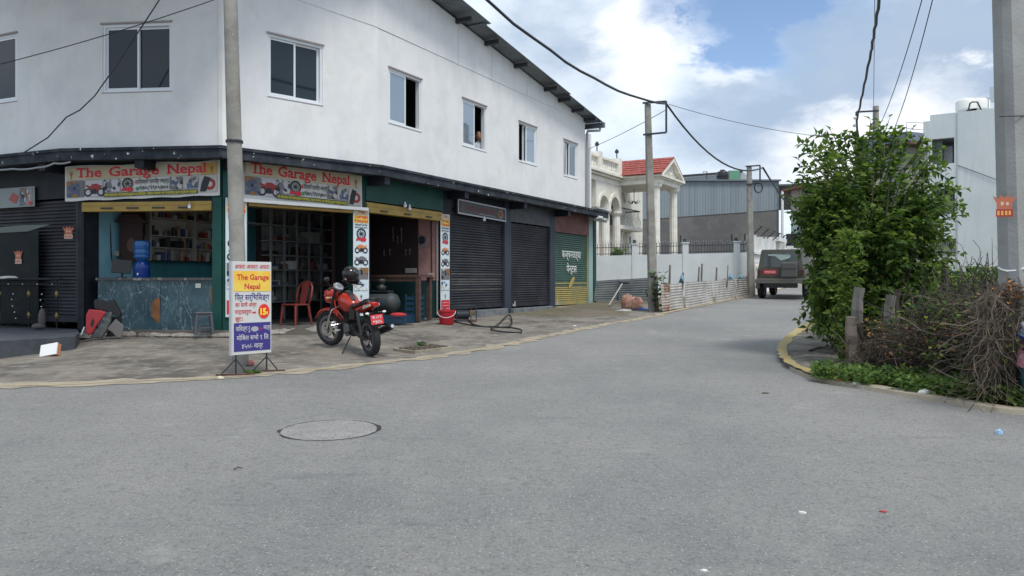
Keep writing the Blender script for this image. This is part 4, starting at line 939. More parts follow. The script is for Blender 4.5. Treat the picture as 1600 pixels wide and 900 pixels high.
def banner(F, xa, za_t, za_b, xb, zb_t, zb_b, label, mirror=False):
    """flex banner with four free corners on facet F; printed like the shop's"""
    ta, tb = F.sx(xa, .1), F.sx(xb, .1); w = tb - ta; h = (za_t - za_b + zb_t - zb_b) / 2; zb = (za_b + zb_b) / 2
    sh = (zb_b - za_b) / w
    t = thing('shop_banner', label, 'banner', F.pt((ta + tb) / 2, zb, .1), group='garage name banners over the open bays')
    M = F.M(ta, za_b, .10) @ Matrix(((1, 0, 0, 0), (0, 1, 0, 0), (sh, 0, 1, 0), (0, 0, 0, 1)))
    q = MB(); q.T = M; n = 24; vs = []; fs = []
    for i in range(n + 1):
        x = w * i / n
        for j in range(2): vs.append((x, .012 * math.sin(x * 5) * (1 if j else -1), (0 - .008 * math.sin(x * 9) if j == 0 else h + .015 * math.sin(x * 4.3))))
    for i in range(n): a = 2 * i; fs.append((a, a + 2, a + 3, a + 1))
    q.add([(x, y + .012, z) for x, y, z in vs], fs); q.build('sheet', M_WHITEP, t)
    MM = M @ Matrix.Translation((0, -.004, 0)); fl = Flat(MM, t)
    # the shear above must not deform child meshes: bake it through world-space geometry
    m_ = .045; u0, u1 = m_, w - m_
    fl.rect(u0, u1, h * .60, h * .965, M_FLEXC, .004, 'header_band'); fl.rect(u1 - .32 if not mirror else u0, u1 if not mirror else u0 + .01, h * .60, h * .93, mat('flex amber', (.50, .32, .09), .5), .006, 'header_band')
    ttl = MM; 
    x0_, x1_ = (u0 + .20, u1 - .22) if not mirror else (u0 + .12, u1 - .28)
    for txt, a, b in (('The', 0, .20), ('Garage', .255, .645), ('Nepal', .71, 1.0)):
        fl_text(fl, txt, x0_ + (x1_ - x0_) * (a + b) / 2, h * .665, h * .30, M_FRED, .022, (x1_ - x0_) * (b - a), .0085, serif=True)
    emblem_print(fl, u0 + .10 if not mirror else u1 - .12, h * .62, h * .26); 
    if not mirror: emblem_print(fl, u1 - .10, h * .62, h * .26)
    # pictures row
    L_ = u1 - u0; X = lambda f: u0 + L_ * f; zr0, zr1 = h * .10, h * .57
    photo_print(fl, X(.0), X(.12), zr0, zr1, 1); fl.rings([(X(.085), h * .33, .05, .10)], mat('print grey', (.25, .24, .26), .5), .011)
    fl.rect(X(.13), X(.245), zr0, zr1, mat('print lilac', (.50, .48, .52), .5), .006); motorbike_print(fl, X(.19), zr0, h * .62, mat('print dark red', (.30, .025, .03), .5), flip=-1, o=.008)
    photo_print(fl, X(.25), X(.36), h * .22, zr1, 2, cols=[M_FBLACK, mat('print lilac', (.50, .48, .52), .5), mat('print steel blue', (.10, .14, .22), .5), M_FBLACK, mat('print grey', (.25, .24, .26), .5)])
    wheel_print(fl, X(.41), h * .20, h * .52)
    fl_text(fl, 'दिव्यश्वरी प्लानिङ्ग भक्तपुर', X(.58), h * .42, h * .13, M_FBLACK, .006, L_ * .21, .006); fl.poly([(X(.463), h * .41), (X(.472), h * .41), (X(.472), h * .52), (X(.463), h * .52)], M_FRED, .006)
    fl_text(fl, '९७०८९९०५७००', X(.585), h * .235, h * .145, M_FBLACK, .012, L_ * .19, .006); fl.rings([(X(.475), h * .28, 0.0, .035)], M_FGREEN, .006)
    photo_print(fl, X(.69), X(.775), h * .22, zr1, 5); photo_print(fl, X(.78), X(.875), h * .22, zr1, 6, cols=[mat('print steel blue', (.10, .14, .22), .5), mat('print pale', (.55, .53, .50), .5), M_FBLACK, mat('print blue', (.08, .2, .5), .5), mat('print grey', (.25, .24, .26), .5)])
    fl.rect(X(.885), X(1), zr0, zr1, mat('print pale', (.55, .53, .50), .5), .006); fl.rings([(X(.955), h * .32, .05, .11)], mat('print dark red', (.30, .025, .03), .5), .009); fl.poly([(X(.89), h * .12), (X(.93), h * .12), (X(.96), h * .5), (X(.92), h * .56), (X(.90), h * .36)], M_FBLACK, .011)
    fl.rect(X(.25), X(.875), h * .075, h * .19, M_FOLIVE, .006, 'strip')
    fl_text(fl, 'सबै प्रकारका मोटरबाइकहरूको सर्भिसिङ्ग, मर्मत सम्भार एवं पार्टसहरू सुलभ मूल्यमा पाइन्छ', X(.562), h * .095, h * .078, M_FYEL, .004, L_ * .61, .008)
    return t
def fl_text(fl, txt, x, z, size, m, bold=0, width=None, out=.006, serif=False):
    """lettering baked in board coordinates (so a sheared board keeps it true)"""
    me = text_mesh(txt, size * 1.30, bold, .0004, 'CENTER'); xs = [v.co.x for v in me.vertices]; w = max(xs) - min(xs); cx = (max(xs) + min(xs)) / 2; k = width / w if width else 1
    mb = MB(); mb.T = fl.M; mb.add([(x + (v.co.x - cx) * k, -out - v.co.z, z + v.co.y) for v in me.vertices], [tuple(p.vertices) for p in me.polygons])
    if serif:   # slab feet and heads, like the banner's type
        H = size * .95; st = H * .11; adv = {'T': (.5,), 'h': (.12, .75), 'e': (), 'G': (), 'a': (.8,), 'r': (.3,), 'g': (), 'N': (.15, .85), 'p': (), 'l': (.5,)}
        widths = [text_mesh(c, size * 1.30, bold, .0004, 'LEFT') for c in txt]; cur = min(xs) + w / 2 - w / 2
        tot = 0; ws = []
        for mm in widths: a = [v.co.x for v in mm.vertices]; ws.append(max(a) + min(a)); tot += max(a) + min(a)
        x0 = x - width / 2; kk = width / tot; 
        for c, wd in zip(txt, ws):
            for f in adv.get(c, ()): 
                cx_ = x0 + (f * wd) * kk; hw = H * (.26 if c in 'TNl' else .19)
                mb.prism([(cx_ - hw, -out - .0012, z), (cx_ + hw, -out - .0012, z), (cx_ + hw, -out - .0012, z + st), (cx_ - hw, -out - .0012, z + st)], (0, -.0006, 0))
            x0 += wd * kk
    return mb.build('lettering', m, fl.p)
banner(Bf, 101, 3.72, 3.06, 343, 3.80, 3.14, 'garage name banner facing front over the counter bay, left of the concrete pole')
banner(C1, 379, 3.86, 3.12, 566, 3.80, 3.06, 'garage name banner on the angled side right of the concrete pole', mirror=True)
# white batten under the second banner
piece(C1, 'batten', C1.sx(378, .12), C1.sx(576, .12), 3.04, 3.11, M_WHITE, .13, .09, bevel=.01)
def pillar_banner(F, t0, t1, z0, z1, out, label, red_end):
    t = thing('pillar_banner', label, 'banner', F.pt((t0 + t1) / 2, z0, out), group='narrow picture banners on the pillars'); w = t1 - t0; h = z1 - z0
    q = MB(); F.box(q, t0, t1, z0, z1, out, out - .008); q.build('sheet', mat('flex pale blue', (.62, .70, .74), .5), t)
    fl = Flat(F.M(t0, z0, out), t); c = w / 2; zz = lambda f: h * (1 - f)
    fl.rect(.02, w - .02, zz(.125), zz(.055), M_FLEXO, .003); fl.rect(.02, w - .02, zz(.055), zz(.005), M_FLEXC, .003)
    for s_, f in (('The', .035), ('Garage', .078), ('Nepal', .118)): fl_text(fl, s_, c, zz(f), h * .032, M_FRED, .02, w * (.45 if s_ == 'The' else .82), .006)
    fl_text(fl, 'दिव्यश्वरी प्लानिङ्ग', c, zz(.150), h * .016, M_FBLACK, .01, w * .8, .005); fl_text(fl, '९७०८९९०५७००', c, zz(.175), h * .018, M_FBLACK, .015, w * .8, .005)
    wheel_print(fl, c, zz(.30), w * .95); motorbike_print(fl, c, zz(.41), w * .80, mat('flex orange', (.6, .22, .08), .5), o=.008)
    motorbike_print(fl, c, zz(.525), w * .85, mat('print grey', (.25, .24, .26), .5), flip=-1, o=.008); photo_print(fl, .02, w - .02, zz(.655), zz(.545), 8); photo_print(fl, .02, w - .02, zz(.76), zz(.675), 9, cols=[MATS['print steel blue'], MATS['flex pale blue'], M_FBLACK, MATS['print blue'], MATS['print pale']])
    emblem_print(fl, c, zz(.85), h * .055, .006)
    if red_end: 
        fl.rect(.02, w - .02, zz(.975), zz(.86), M_FRED, .005)
        for f in (.885, .915, .945, .965): fl.rect(w * .15, w * .85, zz(f) - .008, zz(f) + .008, mat('print pink', (.7, .35, .35), .5), .007)
tb0 = C1.sx(552, .06); pillar_banner(C1, tb0, C1.sx(576.5, .06), ZF + .18, 3.06, .06, 'narrow picture banner on the pillar behind the motorcycle', True)
pillar_banner(C2, C2.sx(688.5, .06), C2.sx(702.5, .06), ZF + .10, 3.20, .06, 'narrow picture banner on the pillar behind the red bucket', True)
pillar_banner(C1, C1.sx(352.5, .08), C1.sx(385.5, .08), ZF + .25, 3.10, .08, 'narrow picture banner on the green corner pillar, half hidden by the concrete pole', True)
# little banner over the left bay
def left_banner():
    F = A; t0, t1 = F.sx(-60, .05), F.sx(54, .05); z0, z1 = 3.02, 3.42; t = thing('small_banner', 'faded small picture banner over the black shutter at the left edge', 'banner', F.pt(t1 - .6, z0, .05))
    q = MB(); F.box(q, t0, t1, z0, z1, .05, .04); q.build('sheet', mat('dull flex', (.25, .28, .29), .6), t); fl = Flat(F.M(t1, z0, .05), t)
    photo_print(fl, -.44, -.24, .03, .38, 21, .004); photo_print(fl, -.23, -.06, .03, .37, 22, .004, cols=[M_FRED, MATS['dull flex'], mat('flex dull red', (.35, .06, .05), .5), MATS['print pale'], M_FBROWN])
    fl.poly([(-.78, .16), (-.66, .30), (-.47, .22), (-.56, .07)], MATS['flex dull red'], .006)
left_banner()
# framed dark sign of the next shop
def stick_sign():
    F = C2; o = .10; t0, t1 = F.sx(715, o), F.sx(790, o); za, zb = F.z(715, 310.5, o), F.z(715, 333.5, o); ya, yb = F.z(790, 326, o), F.z(790, 347, o); sh = ((ya - za) + (yb - zb)) / 2 / (t1 - t0); h = ((za - zb) + (ya - yb)) / 2; w = t1 - t0
    t = thing('framed_sign', 'dark framed shop sign with dim red lettering above the first black shutter', 'sign', F.pt(t0, zb, o))
    M = F.M(t0, zb, o) @ Matrix(((1, 0, 0, 0), (0, 1, 0, 0), (sh, 0, 1, 0), (0, 0, 0, 1))); q = MB(); q.T = M; q.prism([(0, 0, 0), (w, 0, 0), (w, 0, h), (0, 0, h)], (0, .06, 0)); q.build('board', mat('sign black', (.035, .028, .032), .4), t)
    for p in (((0, 0), (w, 0), (w, .035), (0, .035)), ((0, h - .035), (w, h - .035), (w, h), (0, h)), ((0, .035), (.03, .035), (.03, h - .035), (0, h - .035)), ((w - .03, .035), (w, .035), (w, h - .035), (w - .03, h - .035))):
        q = MB(); q.T = M; q.prism([(x, -.015, z) for x, z in p], (0, .014, 0)); q.build('frame', mat('silver frame', (.42, .44, .47), .4, metal=.3), t)
    fl = Flat(M, t); dr = mat('dim sign red', (.20, .035, .035), .5); fl_text(fl, 'BALLU STICKS', w * .47, h * .38, h * .34, dr, .02, w * .58, .006); fl.rings([(w * .88, h * .5, 0, .13)], mat('sign gold', (.22, .16, .08), .5), .006); fl.rings([(w * .88, h * .5, .0, .07)], dr, .009)
    fl.rect(w * .42, w * .75, h * .22, h * .26, mat('sign grey', (.30, .30, .30), .5), .006)
    for k in range(5): fl.rect(w * .06, w * .12, h * (.2 + .13 * k), h * (.27 + .13 * k), mat('sign brown', (.14, .08, .06), .5), .006)
stick_sign()
def bulb(F, x, y, o, label):
    c = F.pt(F.sx(x, o), F.z(x, y, o), o); t = thing('light_bulb', label, 'bulb', c); q = MB(); q.ball(c, .045, 8); q.build('globe', M_WHITE, t, smooth=True); q = MB(); q.tube([c + Vector((0, 0, .03)), c + Vector((0, 0, .09))], .02, 8); q.build('holder', M_WHITE, t)
bulb(C2, 756.5, 343.5, .13, 'white bulb under the framed dark sign'); bulb(C2, 633, 321.5, .12, 'left of two white bulbs on the yellow shutter hood of the compressor bay'); bulb(C2, 640, 326, .12, 'right, slightly bigger of two bulbs on the yellow shutter hood of the compressor bay')
c = Bf.pt(Bf.sx(296, .1), 2.93, .1); q = MB(); q.box(c, (.05, .03, .06)); q.tube([c + Vector((-.015, 0, .02)), c + Vector((0, 0, .09)), c + Vector((.015, 0, .02))], .006, 5); q.build('hanging_padlock', M_WHITE, label='white padlock hanging from the yellow hood over the counter bay', cat='padlock')
# red stickers: crown-like emblem over a lettered strip
M_STICK = mat('sticker rust red', (.46, .13, .07), .6); M_STICK2 = mat('sticker cream', (.62, .45, .36), .6)
def sticker(M, s, label, dark=False):
    c = M.translation; t = thing('poster_sticker', label, 'sticker', c); fl = Flat(M, t)
    fl.poly([(a * s, b * s) for a, b in ((-.3, .35), (-.34, .62), (-.50, .95), (-.22, .82), (-.16, 1.0), (0, .86), (.16, 1.0), (.22, .82), (.50, .95), (.34, .62), (.3, .35))], M_STICK, .003); fl.rect(-.36 * s, .36 * s, 0, .34 * s, M_STICK2 if not dark else mat('sticker dark red', (.35, .03, .02), .6), .003)
    for k, x in enumerate((-.26, -.10, .07, .22)): fl.rect((x - .05) * s, (x + .05) * s, .07 * s, .27 * s, M_STICK if not dark else mat('sticker gold', (.7, .35, .08), .6), .005)
    fl.rect(-.16 * s, -.04 * s, .52 * s, .68 * s, M_STICK2, .005); fl.rect(.06 * s, .18 * s, .52 * s, .66 * s, M_STICK2, .005)
o = .04; t = Bf.sx(107, o); sticker(Bf.M(t, Bf.z(107, 373, o), o), .24, 'rust red emblem sticker on the black pier left of the counter bay')
# ------------------------------------------------------------ left bay front: glass panel, railing, platform
def left_front():
    F = A; pl = thing('concrete_platform', 'dark blue grey concrete step in front of the left shutter', 'platform', F.pt(F.len - 1.5, .3, .7))
    q = MB(); 
    p = [F.pt(-2, 0, .05), F.pt(F.len - .15, 0, .05), Vector((*V2(124, 13.9), 0)), Vector((*V2(118, 12.9), 0)), Vector((*V2(0, 11.9), 0)), Vector((*V2(-170, 11.0), 0))]
    q.prism([(a.x, a.y, .05) for a in p], (0, 0, .565)); q.build('slab', mat('dark slab', (.05, .06, .075), .85, col2=(.085, .09, .10), scale=3, bump=.4), pl, bevel=.01)
    o = .12; xa, xb = F.sx(-70, o), F.sx(60, o); zt, zb_ = F.z(40, 362, o), F.z(40, 506, o)
    gp = thing('glass_screen', 'grey dusty glass screen with a torn pale plastic sheet on top', 'screen', F.pt(xb, zb_, o)); q = MB(); F.box(q, xa, xb, zb_, zt, o, o - .012); q.build('pane', mat('dusty glass', (.007, .011, .014), .5, spec=.12, col2=(.016, .02, .022), scale=1.5), gp)
    q = MB(); q.prism([F.pt(xa, zt - .02, o + .01), F.pt(xb - .3, zt - .0, o + .01), F.pt(F.sx(80, o), zt + .12, o + .01), F.pt(xb - .5, zt + .13, o + .01), F.pt(xa, zt + .06, o + .01)], tuple(F.n * .01) + (0,)); q.build('torn_sheet', mat('pale plastic sheet', (.12, .14, .135), .6), gp)
    tt = F.sx(29, o + .01); sticker(F.M(tt, F.z(29, 412, o), o + .012), .27, 'rust red emblem sticker on the dusty glass screen')
    c = F.pt(F.sx(20, .1), F.z(20, 434, .18), .16); q = MB(); q.ball((c.x, c.y, c.z), (.24, .07, .04), 9); q.build('crumpled_plastic', M_PAPER, label='crumpled white plastic on top of the black railing', cat='plastic')
    # railing
    o = .22; rl = thing('iron_railing', 'black iron railing with gold diamond ornaments at the left edge', 'railing', F.pt(F.sx(60, o), .62, o)); x0, x1 = F.sx(-70, o), F.sx(95, o); ztop, zbot = F.z(40, 436, o), F.z(40, 512, o)
    for z, r in ((ztop, .022), (ztop - .10, .012), (zbot, .018)): q = MB(); q.tube([F.pt(x0, z, o), F.pt(x1, z, o)], r, 6); q.build('rail', M_BLACKP, rl)
    gold = mat('gold paint', (.34, .24, .06), .4, metal=.3)
    for k, x in enumerate((-44, 0, 45.5, 89)):
        t = F.sx(x, o); q = MB(); q.tube([F.pt(t, .62, o), F.pt(t, ztop, o)], .014, 6); q.build('post', M_BLACKP, rl)
        for y in (459, 492):
            z = F.z(45, y, o); c = F.pt(t, z, o + .012); q = MB(); q.lathe([(0, -.075), (.035, 0), (0, .075)], c, 4); q.build('ornament', gold, rl)
    for x in (23, 68, -20):
        t = F.sx(x, o); q = MB()
        for zc, r, s in ((.33, .13, 1), (.62, .10, -1)):
            q.tube([F.pt(t + s * r * (1 - a / 9) * math.cos(a), .62 + zc * .8 + r * (1 - a / 9) * math.sin(a), o) for a in [k * .5 for k in range(14)]], .009, 4)
        q.build('scroll', M_BLACKP, rl)
        for dz in (.18, .30, .42, .55, .66): q = MB(); q.ball(F.pt(t + .06 * math.sin(dz * 9), .62 + dz, o + .02), .014, 6); q.build('white_bead', M_WHITE, rl)
    for k in range(8): q = MB(); q.ball(F.pt(x0 + (x1 - x0) * k / 7.5, ztop - .10, o + .02), .012, 5); q.build('white_bead', M_WHITE, rl)
    for x in (66, -4):
        c = F.pt(F.sx(x, .45), .63, .45); q = MB(); q.ball(c + Vector((0, 0, .20)), (.07, .07, .20), 8); q.ball(c + Vector((-.05, -.03, .05)), (.14, .09, .06), 8); q.build('stone_foot', mat('worn stone', (.12, .105, .10), .9), rl, smooth=True)
left_front()
def white_panel():
    c = P(74, 548, 12.0); z = gz(c.x, c.y); t = thing('ceramic_tile_box', 'white faced brick-backed slab leaning on the dark platform edge', 'slab', (c.x, c.y, z), R(-8)); M = wm(t)
    q = MB(); q.T = M @ Matrix.Rotation(R(-10), 4, 'Y') @ Matrix.Rotation(R(-22), 4, 'X'); q.box((0.01, 0, .11), (.29, .02, .19)); q.build('face', M_WHITE, t); q = MB(); q.T = M @ Matrix.Rotation(R(-10), 4, 'Y') @ Matrix.Rotation(R(-22), 4, 'X'); q.box((0, .05, .105), (.30, .07, .19)); q.build('back', M_BRICK, t)
white_panel()
# ------------------------------------------------------------ motorcycle
M_TYRE = mat('tyre rubber', (.018, .018, .02), .8, bump=.3, bscale=60)
M_BRED = mat('motorcycle red', (.40, .022, .010), .25, spec=.7)
M_BBLK = mat('satin black', (.015, .015, .017), .4)
M_CHR = mat('chrome', (.65, .66, .68), .15, metal=1)
M_ALLOY = mat('grey alloy', (.16, .16, .17), .4, metal=.6)
M_PLATE = mat('plate red', (.62, .04, .05), .4)
def wheel(t, M, x, y0, r, w, rimr, name='wheel', nsp=5, disc=True):
    Rx = Matrix.Rotation(R(90), 3, 'X'); c = (x, y0, r)
    prof = [(rimr, -w * .36), (r * .86, -w * .5), (r * .96, -w * .38), (r, -w * .12), (r, w * .12), (r * .96, w * .38), (r * .86, w * .5), (rimr, w * .36)]
    q = MB(); q.T = M; q.lathe(prof + [prof[0]], c, 36, Rx); tw = q.build(name, M_TYRE, t, smooth=True, auto=40)
    q = MB(); q.T = M; q.lathe([(rimr - .035, -w * .33), (rimr + .003, -w * .36), (rimr + .003, w * .36), (rimr - .035, w * .33), (rimr - .035, -w * .33)], c, 36, Rx); q.build('rim', M_ALLOY, tw, smooth=True, auto=40)
    q = MB(); q.T = M; q.lathe([(0, -.06), (.05, -.06), (.055, .06), (0, .06)], c, 12, Rx); q.build('hub', M_ALLOY, tw)
    for k in range(nsp):
        a = 2 * math.pi * k / nsp + .3; q = MB(); q.T = M
        for s in (-.13, .13): q.tube([(x + .04 * math.cos(a), y0, r + .04 * math.sin(a)), (x + (rimr - .02) * math.cos(a + s), y0, r + (rimr - .02) * math.sin(a + s))], .012, 5)
        q.build('spoke', M_BBLK, tw)
    if disc:
        q = MB(); q.T = M; q.lathe([(.07, -.075), (.13, -.075), (.13, -.070), (.07, -.070), (.07, -.075)], c, 24, Rx); q.build('brake_disc', M_CHR, tw)
    return tw
def motorcycle():
    a = GA(580, 557); b = GA(521, 535); d = (b - a); L_ = 1.33; ang = math.atan2(d.y, d.x); dz = gz(b.x, b.y) - gz(a.x, a.y); u = Vector((d.x, d.y, 0)).normalized()
    za = gz(a.x, a.y); zb = gz(a.x + u.x * L_, a.y + u.y * L_); pitch = math.atan2(zb - za, L_)
    print('BIKE', a, b, d.length, za, zb)
    t = thing('motorcycle', 'red and black motorcycle parked on its side stand with a helmet on the handlebar', 'motorcycle', (a.x, a.y, za), 0)
    t.rotation_euler = (R(-6), -pitch, ang); t.scale = (1.0,) * 3; M = wm(t)
    FX = 1.33
    wheel(t, M, 0, 0, .31, .125, .22, 'rear_wheel')
    # steered front end: rotate about the steering axis
    st = Matrix.Translation((FX - .38, 0, 0)) @ Matrix.Rotation(R(24), 4, 'Z') @ Matrix.Translation((-(FX - .38), 0, 0))
    MF = M @ st
    wheel(t, MF, FX, 0, .30, .10, .22, 'front_wheel')
    def tb(n, pts, r, m, T=M, k=8, sm=True): q = MB(); q.T = T; q.tube(pts, r, k); return q.build(n, m, t, smooth=sm, auto=45)
    for s in (-1, 1):
        tb('fork_leg', [(FX, s * .085, .30), (FX - .10, s * .085, .55)], .024, M_CHR, MF); tb('fork_tube', [(FX - .10, s * .085, .55), (FX - .265, s * .085, .95)], .02, M_BBLK, MF)
    # front mudguard
    q = MB(); q.T = MF; rings = []
    for k in range(9):
        an = R(150 - k * 15); x = FX + .345 * math.cos(an); z = .30 + .345 * math.sin(an); w = .07 if 1 < k < 7 else .05
        rings.append([(x, -w, z - .035), (x, -w * .7, z + .002), (x, 0, z + .014), (x, w * .7, z + .002), (x, w, z - .035), (x * 1.0, 0, z - .005)])
    q.loft(rings); q.build('front_mudguard', M_BRED, t, smooth=True)
    # headlight cowl and instruments
    q = MB(); q.T = MF; q.loft([[(x, y * w, z + zz * h) for y, zz in ((-1, 0), (-.8, .75), (0, 1), (.8, .75), (1, 0), (.7, -.9), (0, -1.15), (-.7, -.9))] for x, w, h, z in ((FX - .22, .10, .10, .90), (FX - .12, .125, .125, .88), (FX - .02, .11, .115, .86))]); q.build('headlight_cowl', M_BRED, t, smooth=True)
    q = MB(); q.T = MF; q.ball((FX - .01, 0, .855), (.035, .09, .09), 12); q.build('headlight', mat('headlight glass', (.7, .72, .75), .1, metal=.6), t, smooth=True)
    q = MB(); q.T = MF @ Matrix.Translation((FX - .25, 0, 1.0)) @ Matrix.Rotation(R(-35), 4, 'Y'); q.lathe([(0, 0), (.085, 0), (.09, .03), (.07, .05), (0, .05)], n=16); q.build('instrument_cluster', mat('instrument silver', (.45, .47, .5), .2, metal=.6), t, smooth=True, auto=40)
    for s in (-1, 1): tb('headlight_stay', [(FX - .20, s * .09, .84), (FX - .08, s * .11, .84)], .02, M_CHR, MF)
    tb('handlebar', [(FX - .42, .36, 1.02), (FX - .33, .26, 1.04), (FX - .27, .08, .97), (FX - .27, -.08, .97), (FX - .33, -.26, 1.04), (FX - .42, -.36, 1.02)], .013, M_BBLK, MF)
    for s in (-1, 1):
        tb('grip', [(FX - .375, s * .31, 1.03), (FX - .43, s * .38, 1.018)], .021, M_BBLK, MF)
        tb('lever', [(FX - .30, s * .24, 1.03), (FX - .34, s * .38, 1.0)], .008, M_CHR, MF, 5)
        tb('mirror_stem', [(FX - .32, s * .22, 1.04), (FX - .30, s * .27, 1.13), (FX - .33, s * .30, 1.17)], .007, M_BBLK, MF, 5)
        q = MB(); q.T = MF; q.ball((FX - .335, s * .32, 1.18), (.016, .065, .04), 10); q.build('mirror', M_BBLK, t, smooth=True)
        q = MB(); q.T = MF; q.ball((FX - .16, s * .17, .84), (.035, .03, .022), 8); q.build('front_indicator', mat('indicator amber', (.6, .25, .05), .3), t, smooth=True)
    # fuel tank
    def sec(x, w, zt, zb, k=1.0): return [(x, w * math.cos(an) * (1 if math.sin(an) > 0 else .92), (zt + zb) / 2 + (zt - zb) / 2 * math.sin(an) * k) for an in [2 * math.pi * i / 16 for i in range(16)]]
    q = MB(); q.T = M; q.loft([sec(1.00, .08, .86, .74), sec(.96, .13, .91, .66), (sec(.86, .165, .95, .60)), sec(.74, .165, .955, .58), sec(.62, .13, .90, .60), sec(.54, .085, .83, .66), sec(.50, .05, .79, .70)]); tk = q.build('fuel_tank', M_BRED, t, smooth=True, sub=1)
    q = MB(); q.T = M; q.loft([[(x, -w, z), (x, -w, z + .012), (x, w, z + .012), (x, w, z)] for x, w, z in ((.96, .035, .905), (.86, .045, .943), (.74, .045, .948), (.62, .04, .895), (.54, .035, .828))]); q.build('tank_stripe', M_BBLK, tk)
    q = MB(); q.T = M; q.lathe([(0, 0), (.035, 0), (.035, .012), (0, .014)], (.80, 0, .958), 12); q.build('fuel_cap', M_CHR, tk)
    for s in (-1, 1):
        q = MB(); q.T = M; q.prism([(1.05, s * .13, .80), (.90, s * .175, .74), (.86, s * .17, .56), (1.02, s * .12, .50), (1.10, s * .10, .62)], (0, s * .02, 0)); q.build('tank_shroud', M_BRED, t, bevel=.008)
        q = MB(); q.T = M; q.prism([(.50, s * .10, .74), (.24, s * .11, .70), (.30, s * .10, .56), (.48, s * .12, .54)], (0, s * .02, 0)); q.build('side_panel', M_BBLK, t, bevel=.008)
    q = MB(); q.T = M; q.loft([sec(.56, .075, .80, .72), sec(.44, .12, .79, .72), sec(.30, .125, .80, .72), sec(.18, .12, .85, .76), sec(.04, .10, .88, .80), sec(-.12, .08, .895, .84)]); q.build('seat', M_BBLK, t, smooth=True, sub=1)
    q = MB(); q.T = M; q.loft([sec(.36, .10, .74, .66), sec(.20, .13, .78, .66), sec(.02, .12, .83, .70), sec(-.16, .10, .875, .77), sec(-.28, .06, .885, .83)]); q.build('tail_panel', M_BRED, t, smooth=True)
    q = MB(); q.T = M; q.loft([[(x, -w, z - h), (x, -w, z + h), (x, w, z + h), (x, w, z - h)] for x, w, z, h in ((-.20, .085, .83, .035), (-.30, .055, .855, .022))]); q.build('tail_light', mat('tail lamp red', (.5, .01, .01), .15), t, bevel=.006)
    for s in (-1, 1): q = MB(); q.T = M; q.prism([(-.08, s * .115, .77), (-.27, s * .07, .83), (-.26, s * .07, .86), (-.10, s * .11, .83)], (0, s * .012, 0)); q.build('tail_trim', mat('silver decal', (.5, .47, .45), .3), t)
    tb('grab_rail', [(.02, .14, .84), (-.18, .13, .92), (-.27, .07, .94), (-.27, -.07, .94), (-.18, -.13, .92), (.02, -.14, .84)], .014, M_BBLK)
    # plate hanging from the rear mudguard
    q = MB(); q.T = M; q.loft([[(x, -.06, z), (x, .06, z), (x, .05, z - .02), (x, -.05, z - .02)] for x, z in ((.12, .70), (-.10, .73), (-.24, .66), (-.32, .52))]); q.build('rear_mudguard', M_BBLK, t)
    PT = M @ Matrix.Translation((-.315, 0, .62)) @ Matrix.Rotation(R(14), 4, 'Y'); q = MB(); q.T = PT; q.box((0, 0, 0), (.008, .20, .15)); pl = q.build('number_plate', M_PLATE, t)
    fl = Flat(PT @ Matrix.Translation((-.005, 0, 0)) @ Matrix.Rotation(R(-90), 4, 'Z'), pl); fl_text(fl, 'बा ८२ प', 0, .015, .045, M_WHITEP, .02, .15, .002); fl_text(fl, '७४८५', 0, -.055, .05, M_WHITEP, .03, .14, .002)
    for s in (-1, 1): tb('indicator_stem', [(-.26, s * .04, .72), (-.28, s * .11, .72)], .01, M_BBLK); q = MB(); q.T = M; q.ball((-.285, s * .14, .722), (.03, .035, .02), 8); q.build('rear_indicator', mat('indicator clear', (.75, .72, .68), .15), t, smooth=True)
    # frame, engine, exhaust, swing arm, shocks, stand
    tb('frame_tube', [(1.0, 0, .90), (.98, 0, .62), (.90, 0, .34), (.55, 0, .28), (.38, 0, .40)], .02, M_BBLK)
    for s in (-1, 1): tb('subframe', [(.95, s * .03, .82), (.45, s * .10, .66), (.0, s * .10, .76)], .015, M_BBLK); tb('swing_arm', [(.42, s * .09, .40), (0, s * .09, .31)], .022, M_BBLK); tb('shock_absorber', [(.06, s * .11, .34), (.16, s * .11, .70)], .03, mat('shock grey', (.05, .05, .05), .4, metal=.3)); tb('foot_peg', [(.46, s * .1, .34), (.46, s * .22, .34)], .014, M_BBLK); tb('rear_peg', [(.20, s * .1, .42), (.18, s * .2, .43)], .013, M_BBLK)
    q = MB(); q.T = M; q.box((.62, 0, .36), (.38, .24, .20)); q.build('crankcase', mat('engine black', (.03, .03, .032), .45, metal=.3), t, bevel=.03)
    q = MB(); q.T = M; q.lathe([(0, .12), (.10, .12), (.11, .155), (.06, .165), (0, .165)], (.58, 0, .36), 16, Matrix.Rotation(R(-90), 3, 'X')); q.build('clutch_cover', M_ALLOY, t, smooth=True, auto=40)
    for k in range(6): q = MB(); q.T = M; q.box((.72 + k * .006, 0, .48 + k * .032), (.19, .20, .012)); q.build('cylinder_fin', M_BBLK, t)
    q = MB(); q.T = M; q.box((.735, 0, .56), (.13, .14, .22)); q.build('cylinder_block', M_BBLK, t)
    tb('exhaust_header', [(.80, -.03, .52), (.92, -.05, .44), (.90, -.09, .28), (.60, -.13, .22), (.30, -.15, .26)], .02, M_CHR)
    tb('silencer', [(.34, -.15, .25), (.22, -.17, .29), (-.02, -.20, .38), (-.30, -.22, .47), (-.36, -.22, .49)], [.025, .045, .055, .055, .04], M_BBLK, k=12); tb('silencer_tip', [(-.34, -.22, .483), (-.38, -.22, .496)], .028, M_CHR)
    q = MB(); q.T = M; q.prism([(.35, .105, .40), (.0, .105, .34), (-.06, .105, .30), (.0, .105, .26), (.36, .105, .32)], (0, .015, 0)); q.build('chain_guard', M_BBLK, t)
